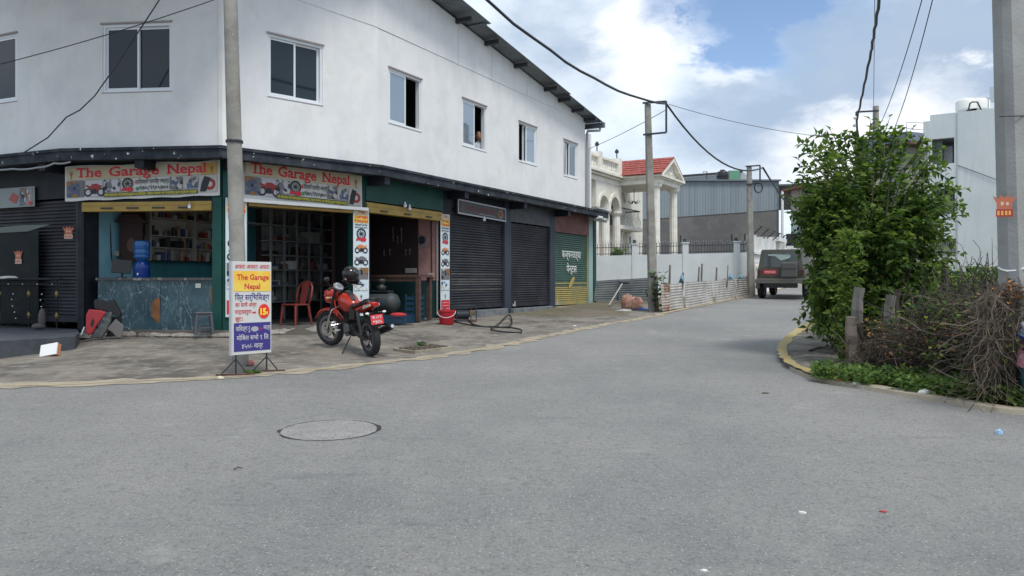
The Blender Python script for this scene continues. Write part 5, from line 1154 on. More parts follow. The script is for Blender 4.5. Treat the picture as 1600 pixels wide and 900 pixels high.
    tb('side_stand', [(.50, .12, .26), (.46, .24, .10), (.43, .31, .01)], .012, M_BBLK); tb('leg_guard', [(.93, .04, .42), (.97, .26, .40), (.95, .29, .52), (.93, .24, .66), (.98, .05, .72)], .012, M_CHR)
    for z, y in ((.44, .20), (.36, .18), (.30, .14)): q = MB(); q.T = M; q.ball((.99, y, z), (.02, .05, .02), 8); q.build('leg_guard_cap', mat('white cap', (.8, .8, .8), .3), t, smooth=True)
    # helmet hanging on the right mirror / grip
    h = MF @ Vector((FX - .36, -.20, 1.20)); ht = thing('helmet', 'black full-face helmet with grey streaks resting on the motorcycle handlebar', 'helmet', h, ang - R(30))
    H = wm(ht); q = MB(); q.T = H; rings = []
    for k in range(9):
        a_ = math.pi * k / 10; r = .135 * math.sin(a_) + (.01 if k else .002); z = .14 * math.cos(a_) 
        rings.append([(r * 1.12 * math.cos(x) + .01, r * math.sin(x), z) for x in [2 * math.pi * i / 16 for i in range(16)]])
    q.loft(rings); q.build('shell', mat('helmet black', (.012, .012, .014), .15, col2=(.25, .25, .27), scale=9, lo=.62, hi=.66, stretch=(1, 1, 3)), ht, smooth=True)
    q = MB(); q.T = H; q.loft([[(.135 * 1.15 * math.cos(x), .138 * math.sin(x), z) for z in (-.045, .055)] for x in [R(-65 + 13 * i) for i in range(11)]], closed=False, caps=False); q.build('visor', mat('visor', (.02, .02, .025), .03, spec=1), ht, smooth=True)
    q = MB(); q.T = H; q.tube([(.03, .12, -.10), (.14, .07, -.12), (.165, 0, -.12), (.14, -.07, -.12), (.03, -.12, -.10)], .035, 8); q.build('chin_bar', MATS['helmet black'], ht, smooth=True)
motorcycle()
# ------------------------------------------------------------ small things on the apron
def bucket():
    g = GA(698, 507); z = gz(g.x, g.y); t = thing('bucket', 'red plastic bucket with wire handle in front of the picture pillar', 'bucket', (g.x, g.y, z)); M = wm(t); s = 1.28
    q = MB(); q.T = M; q.lathe([(0, 0), (.115 * s, 0), (.125 * s, .02), (.15 * s, .22 * s), (.162 * s, .23 * s), (.162 * s, .25 * s), (.15 * s, .25 * s), (.12 * s, .03), (0, .03)], n=24); q.build('pail', mat('bucket red', (.50, .012, .025), .35, col2=(.38, .03, .04), scale=8), t, smooth=True, auto=35)
    q = MB(); q.T = M; q.tube([(.16 * s * math.cos(a), -.10 * s * math.sin(a) - .05, .235 * s - .11 * s * math.sin(a)) for a in [k * math.pi / 10 for k in range(11)]], .006, 5); q.build('handle', M_WHITE, t)
    q = MB(); q.T = M; q.tube([(-.08, .05, .15), (-.11, .10, .32), (-.02, .12, .38)], .014, 6); q.build('brush_handle', M_STEEL, t)
bucket()
def washer():
    g = GA(717, 503); z = gz(g.x, g.y + .25); t = thing('pressure_washer', 'black pressure washer pump in a tube frame beside the red bucket', 'pressure washer', (g.x + .08, g.y + .25, z), R(30)); M = wm(t)
    q = MB(); q.T = M; 
    for y in (-.14, .14):
        q = MB(); q.T = M; q.tube([(-.24, y, .02), (-.24, y, .36), (.24, y, .36), (.28, y, .30), (.28, y, .02), (-.24, y, .02)], .016, 6); q.build('frame_tube', M_STEEL, t)
    q = MB(); q.T = M; q.lathe([(0, -.18), (.10, -.18), (.11, -.1), (.11, .14), (.06, .18), (0, .18)], (-.02, 0, .16), 14, Matrix.Rotation(R(90), 3, 'Y')); q.build('motor', M_STEEL, t, smooth=True, auto=40)
    q = MB(); q.T = M; q.box((.2, -.05, .2), (.14, .12, .12)); q.build('pump_head', mat('old brass', (.20, .15, .09), .5, metal=.5), t, bevel=.02)
    q = MB(); q.T = M; q.lathe([(0, 0), (.10, 0), (.10, .05), (0, .06)], (.12, -.26, 0), 12); q.build('foot_valve', mat('brown valve', (.12, .07, .05), .7), t)
washer()
hz = [(722, 494), (733, 503), (742, 509), (760, 512), (775, 511.5), (788, 500), (796, 496.5), (800, 505), (796, 513), (785, 514), (768, 515), (772, 519), (790, 522), (812, 523), (814, 519), (800, 516), (782, 514.5), (765, 513.5), (740, 512), (715, 507), (707, 505.5)]
pts = []
for k, (x, y) in enumerate(hz):
    g = GA(x, y); pts.append(Vector((g.x, g.y, gz(g.x, g.y) + (.022 if k not in (5, 6, 7) else .035) + .006 * k / 5)))
pts[0].z += .15
MB().tube(smooth_line(pts, 5), .017, 6).build('rubber_hose', M_BBLK, label='black rubber hose looping over the concrete from the pressure washer', cat='hose', smooth=True)
MB().tube([GA(708, 506) + Vector((0, 0, .03)), GA(690, 497) + Vector((0, 0, .05)), GA(672, 490) + Vector((0, 0, .05)), GA(660, 484) + Vector((0, 0, .05))], .02, 6).build('bucket_hose', M_BBLK, label='dark hose running back from the red bucket into the compressor bay', cat='hose')
def mound():
    g = GA(468, 522); mb = MB(); vs = []; fs = []; n = 18; m_ = 7
    for i in range(m_ + 1):
        r = i / m_
        for k in range(n):
            a = 2 * math.pi * k / n; x = g.x + .42 * r * math.cos(a); y = g.y + .30 * r * math.sin(a); vs.append((x, y, gz(x, y) + .15 * (1 - r) ** 1.2 - (.01 if i == m_ else 0) + .025 * noise.noise(Vector((x * 9, y * 9, 0))) * (1 - r)))
    for i in range(m_):
        for k in range(n): a = i * n + k; b = i * n + (k + 1) % n; fs.append((a, b, b + n, a + n))
    mb.add(vs, fs); mb.build('sand_heap', mat('dark sand', (.085, .075, .065), .95, bump=1, bscale=50), label='small dark heap of sand left of the motorcycle front wheel', cat='sand heap')
mound()
def fairing():
    c = P(163, 518, 13.95); z = gz(c.x, c.y); z = max(z, ZF - .10); t = thing('scooter_fairings', 'pile of red and black scooter body panels leaning on the left end of the counter', 'scooter parts', (c.x, c.y, z), R(5)); M = wm(t)
    def pan(n, pts, y, th, m, b=.015):
        q = MB(); q.T = M; q.prism([(x, y, zz) for x, zz in pts], (0, th, 0)); return q.build(n, m, t, bevel=b)
    RED = mat('scooter red', (.42, .035, .045), .3)
    out = [(-.28, .12), (-.27, .42), (-.22, .52), (-.02, .50), (.08, .46), (.0, .34), (-.10, .20), (-.16, .08), (-.24, .05)]
    pan('red_panel', out, -.12, .06, RED, .02)
    pan('panel_slot', [(-.19, .24), (-.15, .36), (-.12, .30), (-.15, .20)], -.13, .012, M_DARK, .002)
    pan('grey_panel', [(-.22, -.0), (-.18, .08), (.02, .30), (.12, .48), (.16, .46), (.14, .30), (.05, .10), (-.02, .0)], -.08, .07, mat('scuffed grey plastic', (.075, .08, .085), .5, col2=(.15, .16, .15), scale=9))
    pan('black_panel', [(-.16, .52), (-.17, .66), (-.14, .70), (.05, .66), (.16, .70), (.30, .44), (.28, .36), (.10, .46)], -.04, .08, M_BBLK)
    pan('black_panel', [(.02, .02), (.10, .38), (.28, .36), (.26, .10), (.14, .02)], .02, .07, M_BBLK)
    pan('grey_flap', [(.06, .16), (.22, .34), (.36, .22), (.32, .0), (.24, -.0), (.16, .10)], -.06, .02, mat('grey brown plastic', (.17, .155, .15), .6))
    q = MB(); q.T = M; q.tube([(-.34, -.14, .06), (-.28, -.15, .20)], .012, 5); q.build('white_trim', M_WHITE, t)
fairing()
# ------------------------------------------------------------ standing sign
def stand_sign():
    a = P(363, 557, 10.0); b = P(424, 549, 10.42); F = Facet(a.xy, b.xy); w = F.len; z0 = a.z; z0 = (a.z + b.z) / 2; z1 = (P(363, 410, 10).z + P(424, 408, 10.42).z) / 2; h = z1 - z0
    t = thing('standing_sign', 'white, yellow and navy garage offer sign on two tripod feet beside the concrete pole', 'sign', F.pt(w / 2, road_z(10.2), 0)); o = 0
    q = MB(); F.box(q, 0, w, z0, z1, 0, -.04); q.build('board', M_WHITEP, t, bevel=.004); q = MB(); F.box(q, -.022, -.001, z0 - .005, z1 + .005, .004, -.045); q.build('board_edge', mat('sign edge grey', (.45, .46, .48), .5), t)
    for s, (dx, dy) in ((.06, (-.05, -.06)), (w - .06, (.0, .0))):
        top = F.pt(s, z0, -.02); gzv = max(gz(top.x, top.y), road_z(top.y)) + .02
        q = MB(); q.tube([top, (top.x, top.y, gzv)], .012, 6); q.build('leg', M_STEEL, t)
        q = MB(); q.box((0, 0, 0), (.05, .05, .02)); 
        for sx, sy in ((-.20, -.10), (.18, .02)): q = MB(); q.tube([(top.x, top.y, z0 - .05), (top.x + sx * .8, top.y + sy, gzv)], .009, 5); q.build('brace', M_STEEL, t)
        q = MB(); q.tube([(top.x - .24, top.y - .06, gzv - .005), (top.x + .24, top.y + .03, gzv - .005)], .014, 4); q.build('foot_bar', mat('rusty bar', (.10, .045, .035), .8), t)
    fl = Flat(F.M(0, z0, 0), t); Z = lambda f: h * (1 - f)
    fl.rect(.02, w - .015, Z(.32), Z(.10), M_FLEXO, .003, 'yellow_band'); fl.rect(.02, w - .015, Z(.965), Z(.66), M_FNAVY, .003, 'navy_band')
    fl_text(fl, 'अफर! अफर!! अफर!', w / 2, Z(.075), h * 0.0488, M_FRED, .005, w * .88, .004)
    fl_text(fl, 'The Garage', w / 2 + .01, Z(.195), h * .064, M_FRED, .02, w * .82, .006); fl_text(fl, 'Nepal', w / 2, Z(.295), h * .064, M_FRED, .02, w * .40, .006)
    fl_text(fl, 'िफ्र सर्िभिसङ्ग', w / 2, Z(.415), h * 0.0671, M_FNAVY, .005, w * .88, .004)
    fl_text(fl, 'का साथै अन्य', w * .34, Z(.485), h * 0.0464, M_FRED, .005, w * .54, .004); fl_text(fl, 'पार्टसहरुमा', w * .27, Z(.56), h * 0.0464, M_FRED, .005, w * .42, .004); fl_text(fl, 'छुट।', w * .16, Z(.635), h * 0.0464, M_FRED, .005, w * .18, .004)
    fl.poly([(w * .50, Z(.55) - .008), (w * .56, Z(.55) - .008), (w * .56, Z(.55) - .018), (w * .60, Z(.55)), (w * .56, Z(.55) + .018), (w * .56, Z(.55) + .008), (w * .50, Z(.55) + .008)], M_FRED, .004)
    n = 36; cx, cz = w * .80, Z(.54); fl.poly([(cx + (.088 if k % 2 else .074) * math.cos(2 * math.pi * k / n), cz + (.105 if k % 2 else .09) * math.sin(2 * math.pi * k / n)) for k in range(n)], mat('burst red', (.75, .03, .02), .5), .005, 'burst')
    fl_text(fl, '15', cx - .012, cz - .045, h * .075, mat('burst yellow', (.9, .75, .05), .5), .05, .085, .008); fl_text(fl, '%', cx + .045, cz - .045, h * .035, MATS['burst yellow'], .03, .03, .009)
    fl_text(fl, 'वािसङ्ग रु', w * .26, Z(.745), h * 0.0549, M_WHITEP, .005, w * .36, .006); fl_text(fl, '/-', w * .72, Z(.745), h * .04, M_FRED, .02, w * .06, .006); fl_text(fl, 'मात्र', w * .88, Z(.74), h * 0.0512, M_WHITEP, .005, w * .19, .006)
    fl.poly([(w * .56 + .055 * math.cos(a_), Z(.73) + .035 * math.sin(a_)) for a_ in [k * math.pi / 8 for k in range(16)]], mat('smudged grey print', (.40, .40, .44), .6), .006, 'smudge')
    fl_text(fl, 'मोिबल सभो १ िल.', w * .52, Z(.845), h * 0.0549, M_WHITEP, .005, w * .84, .006); fl_text(fl, '४५०/- मात्र', w * .50, Z(.935), h * 0.0549, M_WHITEP, .005, w * .54, .006)
stand_sign()
# ------------------------------------------------------------ poles
def pole(pts, r0, r1, label, m=M_POLE, square=False, brackets=None, n=10):
    t = thing('utility_pole', label, 'utility pole', pts[0]); q = MB()
    if square:
        P0, P1 = Vector(pts[0]), Vector(pts[1]); sec = lambda p, r: [(p.x + r * a, p.y + r * .8 * b, p.z) for a, b in ((-1, -.55), (-.7, -1), (.7, -1), (1, -.55), (1, .55), (.7, 1), (-.7, 1), (-1, .55))]
        q.loft([sec(P0.lerp(P1, k / 6), r0 + (r1 - r0) * k / 6) for k in range(7)])
    else: q.tube([Vector(pts[0]).lerp(Vector(pts[1]), k / 8) for k in range(9)], [r0 + (r1 - r0) * k / 8 for k in range(9)], n)
    q.build('shaft', m, t, smooth=not square, auto=50 if not square else None); return t
def bar(t, a, b, r=.03, name='bracket_arm'):
    q = MB(); a, b = Vector(a), Vector(b); q.tube([a, b], r, 4); return q.build(name, M_STEEL, t)
# pole beside the sign
pb = P(376, 575, 10.9); pt_ = P(360, 0, 10.9); d = (pt_ - pb).normalized(); pb.z = .3
pl1 = pole([pb - d * .25, pb + d * 8.6], .115, .085, 'grey concrete pole beside the standing sign, in front of the white corner building')
q = MB(); q.lathe([(.118, 0), (.122, .01), (.122, .03), (.116, .04)], pb + d * 3.2, 12); q.build('strap', M_STEEL, pl1)
# big pole at the right
pb = P(1604, 610, 8.3); pb.z = .2; ptp = P(1584.5, 0, 8.3); d = (ptp - pb).normalized()
pl2 = pole([pb, pb + d * 8.0], .215, .165, 'thick pale concrete pole at the right edge wrapped in dry creeper', M_POLEL, square=True)
c = pb + d * (1.55 + .12 - pb.z); MB().tube([c + Vector((.23 * math.cos(a), .185 * math.sin(a), .02 * math.sin(3 * a))) for a in [k * math.pi / 8 for k in range(17)]], .012, 5).build('wire_tie', M_WHITE, pl2)
q = P(1566.5, 338, 8.05); sticker(Matrix.Translation((q.x + .05, q.y + .05, q.z)) @ Matrix.Rotation(R(-8), 4, 'Z'), .23, 'rust red emblem sticker on the thick pole at the right edge', dark=True)
# pole with square bracket by the house wall
b2 = P(1021, 486, 22.2); t2 = P(1012, 163, 22.2); b2.z = road_z(22.2) - .1
p2 = pole([b2, t2], .14, .085, 'concrete pole with a square wire bracket between the shop building and the portico house', square=True)
def bracket(t, pts, D):
    for a, b in zip(pts, pts[1:]): bar(t, P(*a, D), P(*b, D), .035)
bracket(p2, [(1004, 161), (1041, 158.5), (1041, 207), (1005, 210.5)], 22.1)
b3 = P(1174, 464, 30.6); t3 = P(1170.5, 259, 30.6); b3.z = road_z(30.6) - .1
p3 = pole([b3, t3], .14, .09, 'concrete pole with a square bracket beside the white gate and the off-road car', square=True)
bracket(p3, [(1165, 260), (1187.5, 258.5), (1187.5, 286), (1166, 288.5)], 30.5)
b4 = P(1368, 460, 25); t4 = P(1368.5, 166, 25); b4.z = .6
p4 = pole([b4, t4], .13, .09, 'concrete pole with a square bracket standing behind the tree')
bracket(p4, [(1373, 173), (1338, 175), (1340, 219), (1373, 217)], 24.8)
q = MB(); q.tube([P(1185, 293, 30.4) + Vector((.16 * math.cos(a), 0, .2 * math.sin(a))) for a in [k * math.pi / 6 for k in range(13)]], .03, 5); q.build('cable_coil', M_STEEL, p3)
for D, x, y in ((24.8, 1336, 184), (24.8, 1335, 196)): q = MB(); q.ball(P(x, y, D), .06, 7); q.build('insulator', M_WHITE, p4)
# wires
def wire(px, sag, r, label, m=M_STEEL, n=14, twist=0):
    pts = []
    for (a, b) in zip(px, px[1:]):
        A_, B2 = P(*a), P(*b)
        for k in range(n): u_ = k / n; p = A_.lerp(B2, u_); p.z -= sag * 4 * u_ * (1 - u_); pts.append(p + Vector((twist * math.sin(k * 2.1), 0, twist * math.cos(k * 1.7))))
    pts.append(P(*px[-1])); return MB().tube(pts, r, 5).build('overhead_wire', m, label=label, cat='wire', smooth=True)
wire([(735, -22, 13), (1041, 162, 22.1)], .42, .030, 'thick black twisted cable sagging from the top of the photo to the first bracket pole', twist=.012)
wire([(1041, 162, 22.1), (1192, 262, 30.3)], .75, .030, 'thick cable between the two bracket poles left of the tree')
wire([(1192, 262, 30.3), (1242, 334, 45)], .1, .04, 'dark cable dropping from the bracket pole to the far house')
wire([(1378, -30, 12), (1361, 80, 17), (1338, 190, 24.8)], .05, .03, 'thick twisted cable rising from the pole behind the tree to the top edge', twist=.012)
wire([(1338, 190, 24.8), (1352, 270, 26)], .0, .02, 'cable hanging from the bracket behind the tree')
wire([(1446, -20, 14), (1372, 200, 25)], .25, .010, 'left of two thin wires rising right of the pole behind the tree')
wire([(1462, -20, 14), (1385, 226, 25)], .35, .010, 'right of two thin wires rising right of the pole behind the tree')
wire([(1367, -10, 18), (1365, 166, 25)], .0, .008, 'thin vertical wire above the pole behind the tree')
wire([(1045, 163, 22.1), (1340, 218, 24.8)], .18, .008, 'thin wire from the first bracket pole to the pole behind the tree')
wire([(921, 232, 27.5), (1040, 172, 22.1)], .05, .010, 'thin wire from the shop building corner to the first bracket pole')
wire([(-40, 110, 12.6), (345, -4, 12.6)], .06, .008, 'thin straight wire crossing the white wall at the upper left')
wire([(38, 238, 13.6), (75, 215, 13.6), (104, 183, 13.6), (125, 172, 13.6), (148, 150, 13.6), (175, 112, 13.6), (213, 55, 13.6), (236, 20, 13.6), (258, -14, 13.6)], .0, .012, 'wavy black cable climbing across the white wall and the left window')
wire([(-30, 264, 13.9), (20, 264, 13.9), (58, 262, 13.9), (85, 255, 13.9), (110, 253, 13.9)], .02, .018, 'pale cable sagging under the canopy at the left edge', m=M_PIPE)
wire([(1562, 182, 8.0), (1640, 180, 8.3)], .0, .006, 'thin wire round the thick pole at the right edge')
# ------------------------------------------------------------ jeep
def bolt_loft(q, rings, **k): q.loft(rings, **k)
def offroad_car():
    c = Vector((9.86, 28.2)); u = Vector((.47, .883)).normalized(); ang = math.atan2(u.y, u.x)
    t = thing('offroad_car', 'dark olive boxy off-road car with red number plate seen from behind', 'car', (c.x, c.y, road_z(c.y) + .01), 0)
    t.rotation_euler = (0, -math.atan(SL * .88), ang); M = wm(t)
    # local: +x forward, rear face at x=0, y left
    PA = mat('dark olive car paint', (.05, .046, .033), .3, spec=.6, col2=(.07, .063, .045), scale=2); TR = mat('dull bumper', (.12, .115, .10), .5); GL = mat('car glass', (.02, .03, .03), .05, spec=.9)
    def sec(x, w, z0, z1, wt=None, zt=None): wt = wt or w; return [(x, -w, z0), (x, -w, z1), (x, w, z1), (x, w, z0)]
    q = MB(); q.T = M; q.loft([[(x, -w, z0), (x, -w, z1), (x, -w * .97, z1 + .03), (x, w * .97, z1 + .03), (x, w, z1), (x, w, z0)] for x, w, z0, z1 in ((0, .80, .62, 1.08), (.03, .83, .60, 1.10), (2.9, .83, .5, 1.10), (3.1, .80, .5, 1.08), (4.05, .76, .5, 1.02), (4.1, .74, .55, .98))]); q.build('body', PA, t, bevel=.02)
    q = MB(); q.T = M; q.loft([[(x0 if k in (0, 3) else x1, s * w, z) for k, (s, w, z) in enumerate(((-1, .80, 1.12), (-1, .70, 1.80), (1, .70, 1.80), (1, .80, 1.12)))] for x0, x1 in ((.01, .12), (2.9, 2.45))]); q.build('cabin', PA, t, bevel=.03)
    q = MB(); q.T = M; q.box((1.3, 0, 1.815), (2.3, 1.36, .035)); q.build('roof', mat('painted roof sheen', (.10, .10, .10), .2, spec=.8), t, bevel=.012)  # sky sheen painted in as a paler roof colour
    q = MB(); q.T = M; q.prism([(-.005 + .02, -.62, 1.18), (.09, -.56, 1.72), (.09, .56, 1.72), (.015, .62, 1.18)], (-.012, 0, 0)); rw = q.build('rear_window', GL, t)
    q = MB(); q.T = M; q.prism([(.035, -.30, 1.50), (.045, -.02, 1.42), (.06, .18, 1.58), (.06, .42, 1.60), (.065, .44, 1.66), (.06, -.30, 1.64), (.06, -.36, 1.58)], (-.03, 0, 0)); q.build('painted_bright_view', mat('painted pale view', (.28, .36, .34), .2), rw)  # opaque pale patch painted for the brightness seen through the window
    for s in (-1, 1):
        q = MB(); q.T = M; q.prism([(.35, s * .775, 1.16), (.42, s * .715, 1.70), (1.1, s * .715, 1.70), (1.1, s * .775, 1.16)], (0, s * .012, 0)); q.build('side_window', GL, t); q = MB(); q.T = M; q.prism([(1.2, s * .775, 1.16), (1.2, s * .715, 1.70), (2.3, s * .715, 1.70), (2.55, s * .775, 1.16)], (0, s * .012, 0)); q.build('side_window', GL, t)
        q = MB(); q.T = M; q.box((-.01, s * .76, .98), (.06, .10, .20)); q.build('tail_lamp', mat('lamp dark red', (.08, .012, .012), .25), t, bevel=.008)
        for x in (.82, 3.35):
            q = MB(); q.T = M; q.loft([[(x + .52 * math.cos(a), y, .42 + .50 * math.sin(a)) for y in (s * .80, s * .93)] + [(x + .42 * math.cos(a), y, .42 + .41 * math.sin(a)) for y in (s * .93, s * .80)] for a in [R(-5 + 19 * k) for k in range(11)]]); q.build('wheel_arch', TR, t)
            wheel(t, M, x, s * .80, .37, .24, .22, 'wheel', disc=False)
    q = MB(); q.T = M; q.box((-.10, 0, .66), (.22, 1.74, .16)); q.build('rear_bumper', TR, t, bevel=.03); q = MB(); q.T = M; q.box((-.12, 0, .745), (.20, 1.70, .02)); q.build('bumper_strip', mat('bumper top', (.30, .28, .24), .35, metal=.3), t)
    q = MB(); q.T = M; q.box((.05, 0, .50), (.30, 1.15, .16)); q.build('underbody', M_BBLK, t)
    q = MB(); q.T = M; q.box((-.17, -.33, 1.08), (.24, .56, .56)); sp = q.build('spare_wheel_cover', mat('cover grey', (.085, .083, .078), .4), t, bevel=.05); q = MB(); q.T = M; q.box((-.295, -.33, 1.12), (.012, .54, .02)); q.build('cover_seam', M_BBLK, sp)
    q = MB(); q.T = M; q.box((-.015, .33, .98), (.02, .62, .34)); q.build('tailgate_panel', PA, t, bevel=.012)
    PT = M @ Matrix.Translation((-.035, .36, 1.0)); q = MB(); q.T = PT; q.box((0, 0, 0), (.015, .44, .15)); pl = q.build('number_plate', M_PLATE, t); fl = Flat(PT @ Matrix.Translation((-.008, 0, 0)) @ Matrix.Rotation(R(-90), 4, 'Z'), pl); fl_text(fl, 'बा १९ च ५२४३', 0, -.03, .07, M_WHITEP, .03, .36, .004)
    for s, y in ((-1, -.96), (1, .96)): q = MB(); q.T = M; q.box((2.55, y, 1.18), (.10, .18, .16)); q.build('side_mirror', M_BBLK, t, bevel=.02)
offroad_car()
# ------------------------------------------------------------ corrugated sheets along the plot
M_ZINC = mat('weathered zinc', (.48, .46, .43), .6, metal=.15, col2=(.34, .32, .30), scale=2.5, col3=(.55, .53, .50), scale3=12, bump=.1)
M_ZINCR = mat('rusted zinc', (.40, .36, .32), .75, col2=(.22, .10, .06), scale=3.0, lo=.44, hi=.58)
M_ZINCD = mat('dark zinc', (.10, .115, .125), .6, metal=.2, col2=(.16, .17, .17), scale=2)
def csheet(a, b, z0a, z0b, h, m, label, lean=.08, pitch=.075, amp=.012, wav=0, seed=0, tilt=0):
    """corrugated sheet standing on edge, ribs horizontal"""
    F = Facet(a, b); rr = random.Random(seed); nz_ = int(h / pitch) * 4; nx_ = 14; q = MB(); vs = []; fs = []
    for i in range(nx_ + 1):
        t = F.len * i / nx_
        for j in range(nz_ + 1):
            s = j / nz_; z = z0a + (z0b - z0a) * i / nx_ + h * s * (1 + tilt * i / nx_); o = amp * math.sin(j * math.pi / 2) - lean * s + wav * math.sin(t * 3.1 + seed) * s + .02 * noise.noise(Vector((t * 2, s * 2, seed))); p = F.pt(t, z, o); vs.append(p)
    for i in range(nx_):
        for j in range(nz_): k = i * (nz_ + 1) + j; fs.append((k, k + nz_ + 1, k + nz_ + 2, k + 1))
    q.add(vs, fs); q.build('corrugated_sheet', m, label=label, cat='metal sheet', group='corrugated sheets fencing the plot', smooth=True)
def gxy(x, y): return tuple(G(x, y)[:2])
row = [(1034, 487.5), (1049, 485.5), (1071, 482), (1104, 476), (1117, 473.5), (1135.5, 470), (1150, 467.5), (1161, 465), (1178, 461.5)]
labs = ['rust-streaked short sheet nearest the pole with the weed', 'pale corrugated sheet right of the rusty one', 'long pale corrugated sheet in the middle of the row', 'flat greyish sheet before the gap of torn edges', 'whitish sheet ending in a black torn edge', 'patched sheet between two torn black edges', 'narrow sheet with a curling black edge', 'last pale sheet of the row, beside the white gate']
for k in range(8):
    a, b = gxy(*row[k]), gxy(*row[k + 1]); dz = (.03 if k % 2 else 0); off = Vector((-.03, .05)) * (k % 2); a = Vector(a) + off + Vector((.02, .02)); b = Vector(b) + off
    csheet(a, b, road_z(a.y) + .02, road_z(b.y) + .02, (.78, .74, .76, .74, .74, .76, .74, .78)[k], (M_ZINCR, M_ZINC, M_ZINC, M_ZINC, M_ZINC, M_ZINC, M_ZINC, M_ZINC)[k], labs[k], lean=.06, wav=.015, seed=k)
for k, (xa, xb, ya, yb, Da, Db) in enumerate(((928, 968, 478, 477, 27.4, 27.2), (966, 1014, 477, 474, 27.1, 26.8))):
    a, b = P(xa, ya, Da), P(xb, yb, Db); za = gz(a.x, a.y); csheet((a.x, a.y), (b.x, b.y), za - .02, za + .0, (.72, .78)[k], M_ZINCD, ('dark corrugated sheet beside the green end pillar', 'dark corrugated sheet with upturned edge left of the pole')[k], lean=.18, seed=20 + k, tilt=.06)
# torn black edges, uprights and rags over the sheets
for x, y0, y1, D, r, lab in ((1045.5, 414, 446, 22.6, .035, 'bamboo stake left of all others behind the rusty sheet'), (1090.5, 417, 440, 25.2, .03, 'short leaning stake, left of the close pair'), (1095.5, 412, 440, 25.3, .035, 'taller stake, right of the close pair'), (1118.5, 418, 438, 26.5, .035, 'single stake behind the flat greyish sheet'), (1136, 414, 437, 27.6, .02, 'thin stake with a blue rag'), (1168, 424, 434, 30, .03, 'short stake stub by the last pale sheet'), (1066, 426, 442, 23.7, .03, 'short stake inside the blue cloth')):
    a = P(x, y1 + 12, D); b = P(x + (1.5 if x != 1090.5 else 2), y0, D); MB().tube([a, b], [r, r * .8], 6).build('wooden_stake', mat('grey bamboo', (.20, .19, .18), .85, col2=(.12, .11, .10), scale=6), label=lab, cat='stake')
def rag(x0, x1, y0, y1, D, label):
    q = MB(); a, b = P(x0, y1, D), P(x1, y1, D); top = P((x0 + x1) / 2 + 1, y0, D); q.add([a, b, top, P((x0 + x1) / 2, (y0 + y1) / 2, D - .25), P(x1, (y0 + y1) / 2, D)], [(0, 3, 2), (0, 1, 3), (1, 4, 3), (3, 4, 2)]); q.build('blue_cloth', mat('pale blue cloth', (.16, .33, .42), .8), label=label, cat='cloth')
rag(1060, 1069, 427, 442, 23.6, 'pale blue cloth draped on a stake over the long sheet'); rag(1136, 1145, 427, 437, 27.5, 'blue rag hanging from the thin stake'); rag(1152, 1161, 428, 436, 28.8, 'blue rag on top of the torn sheets')
for x, y0, y1, lab in ((1135.5, 439, 466, 'first black strip between the torn sheets'), (1150.5, 438, 464, 'second, curling black strip between the torn sheets'), (1160.5, 437, 461, 'third curling black strip between the torn sheets')):
    D = G(x, y1 + 2).y - .12; MB().tube([P(x + 1.5, y0, D), P(x - .5, y0 + 8, D - .05), P(x + 1, y0 + 17, D), P(x + 4, y1, D - .05)], .035, 5).build('rubber_strip', M_BBLK, label=lab, cat='strip')
# ------------------------------------------------------------ sacks, broom, weed at the pole
def sack(x, y, w, h, label, seed):
    g = GA(x, y); z = gz(g.x, g.y); rr = random.Random(seed); q = MB(); rings = []; n = 14
    for k in range(9):
        s = k / 8; r = (.5 * w) * (.92 + .12 * math.sin(math.pi * s) - .10 * s)
        rings.append([(g.x + r * (1 + .28 * noise.noise(Vector((math.cos(a) * 1.6, math.sin(a) * 1.6, s * 3 + seed)))) * math.cos(a), g.y + r * .8 * (1 + .12 * noise.noise(Vector((math.cos(a) * 3, 9, s * 4 + seed)))) * math.sin(a), z + h * s + (.03 + .12 * s) * noise.noise(Vector((a, s * 5, seed)))) for a in [2 * math.pi * i / n for i in range(n)]])
    q.loft(rings); t = q.build('sack', mat('brick dust sack', (.46, .22, .15), .9, col2=(.52, .36, .29), scale=9, lo=.45, hi=.62, bump=.8, bscale=25), label=label, cat='sack', group='sacks by the bracket pole', smooth=True)
    for i in range(5): a = rr.uniform(0, 6.28); q = MB(); q.ball((g.x + .3 * w * math.cos(a) * .8, g.y + .25 * w * math.sin(a), z + h + .01), (.05, .04, .03), 6); q.build('rubble_piece', mat('pink rubble', (.50, .36, .32), .9), t)
sack(981.5, 483, .44, .36, 'left, fuller orange-pink sack of rubble beside the pole', 1); sack(995, 484, .34, .32, 'right, smaller orange-pink sack with a pale top beside the pole', 2)
litter(1005, 485, 'blue_scrap', 'bright blue plastic scrap beside the rubble sacks', 'litter', mat('bright blue plastic', (.03, .12, .5), .5), (.16, .08), .05)
litter(976, 489, 'wood_scrap', 'pale strip of wood on the concrete in front of the sacks', 'litter', M_PAPER, (.22, .05), .03)
litter(898, 511, 'paper_scrap', 'tiny white scrap on the concrete near the road edge', 'litter', M_PAPER, (.05, .03), .02)
a = GA(951.5, 480); a.z = gz(a.x, a.y); b = P(973, 442, 26.6); q = MB(); MB_ = thing('broom', 'pale broom handle leaning against the dark corrugated sheets', 'broom', a); q.tube([a, b], .022, 6); q.build('handle', mat('pale stick', (.42, .40, .35), .7), MB_)
q = MB(); q.ball(b + Vector((.05, 0, .02)), (.20, .1, .06), 8); q.build('head', mat('dark bristle', (.06, .06, .09), .9), MB_)
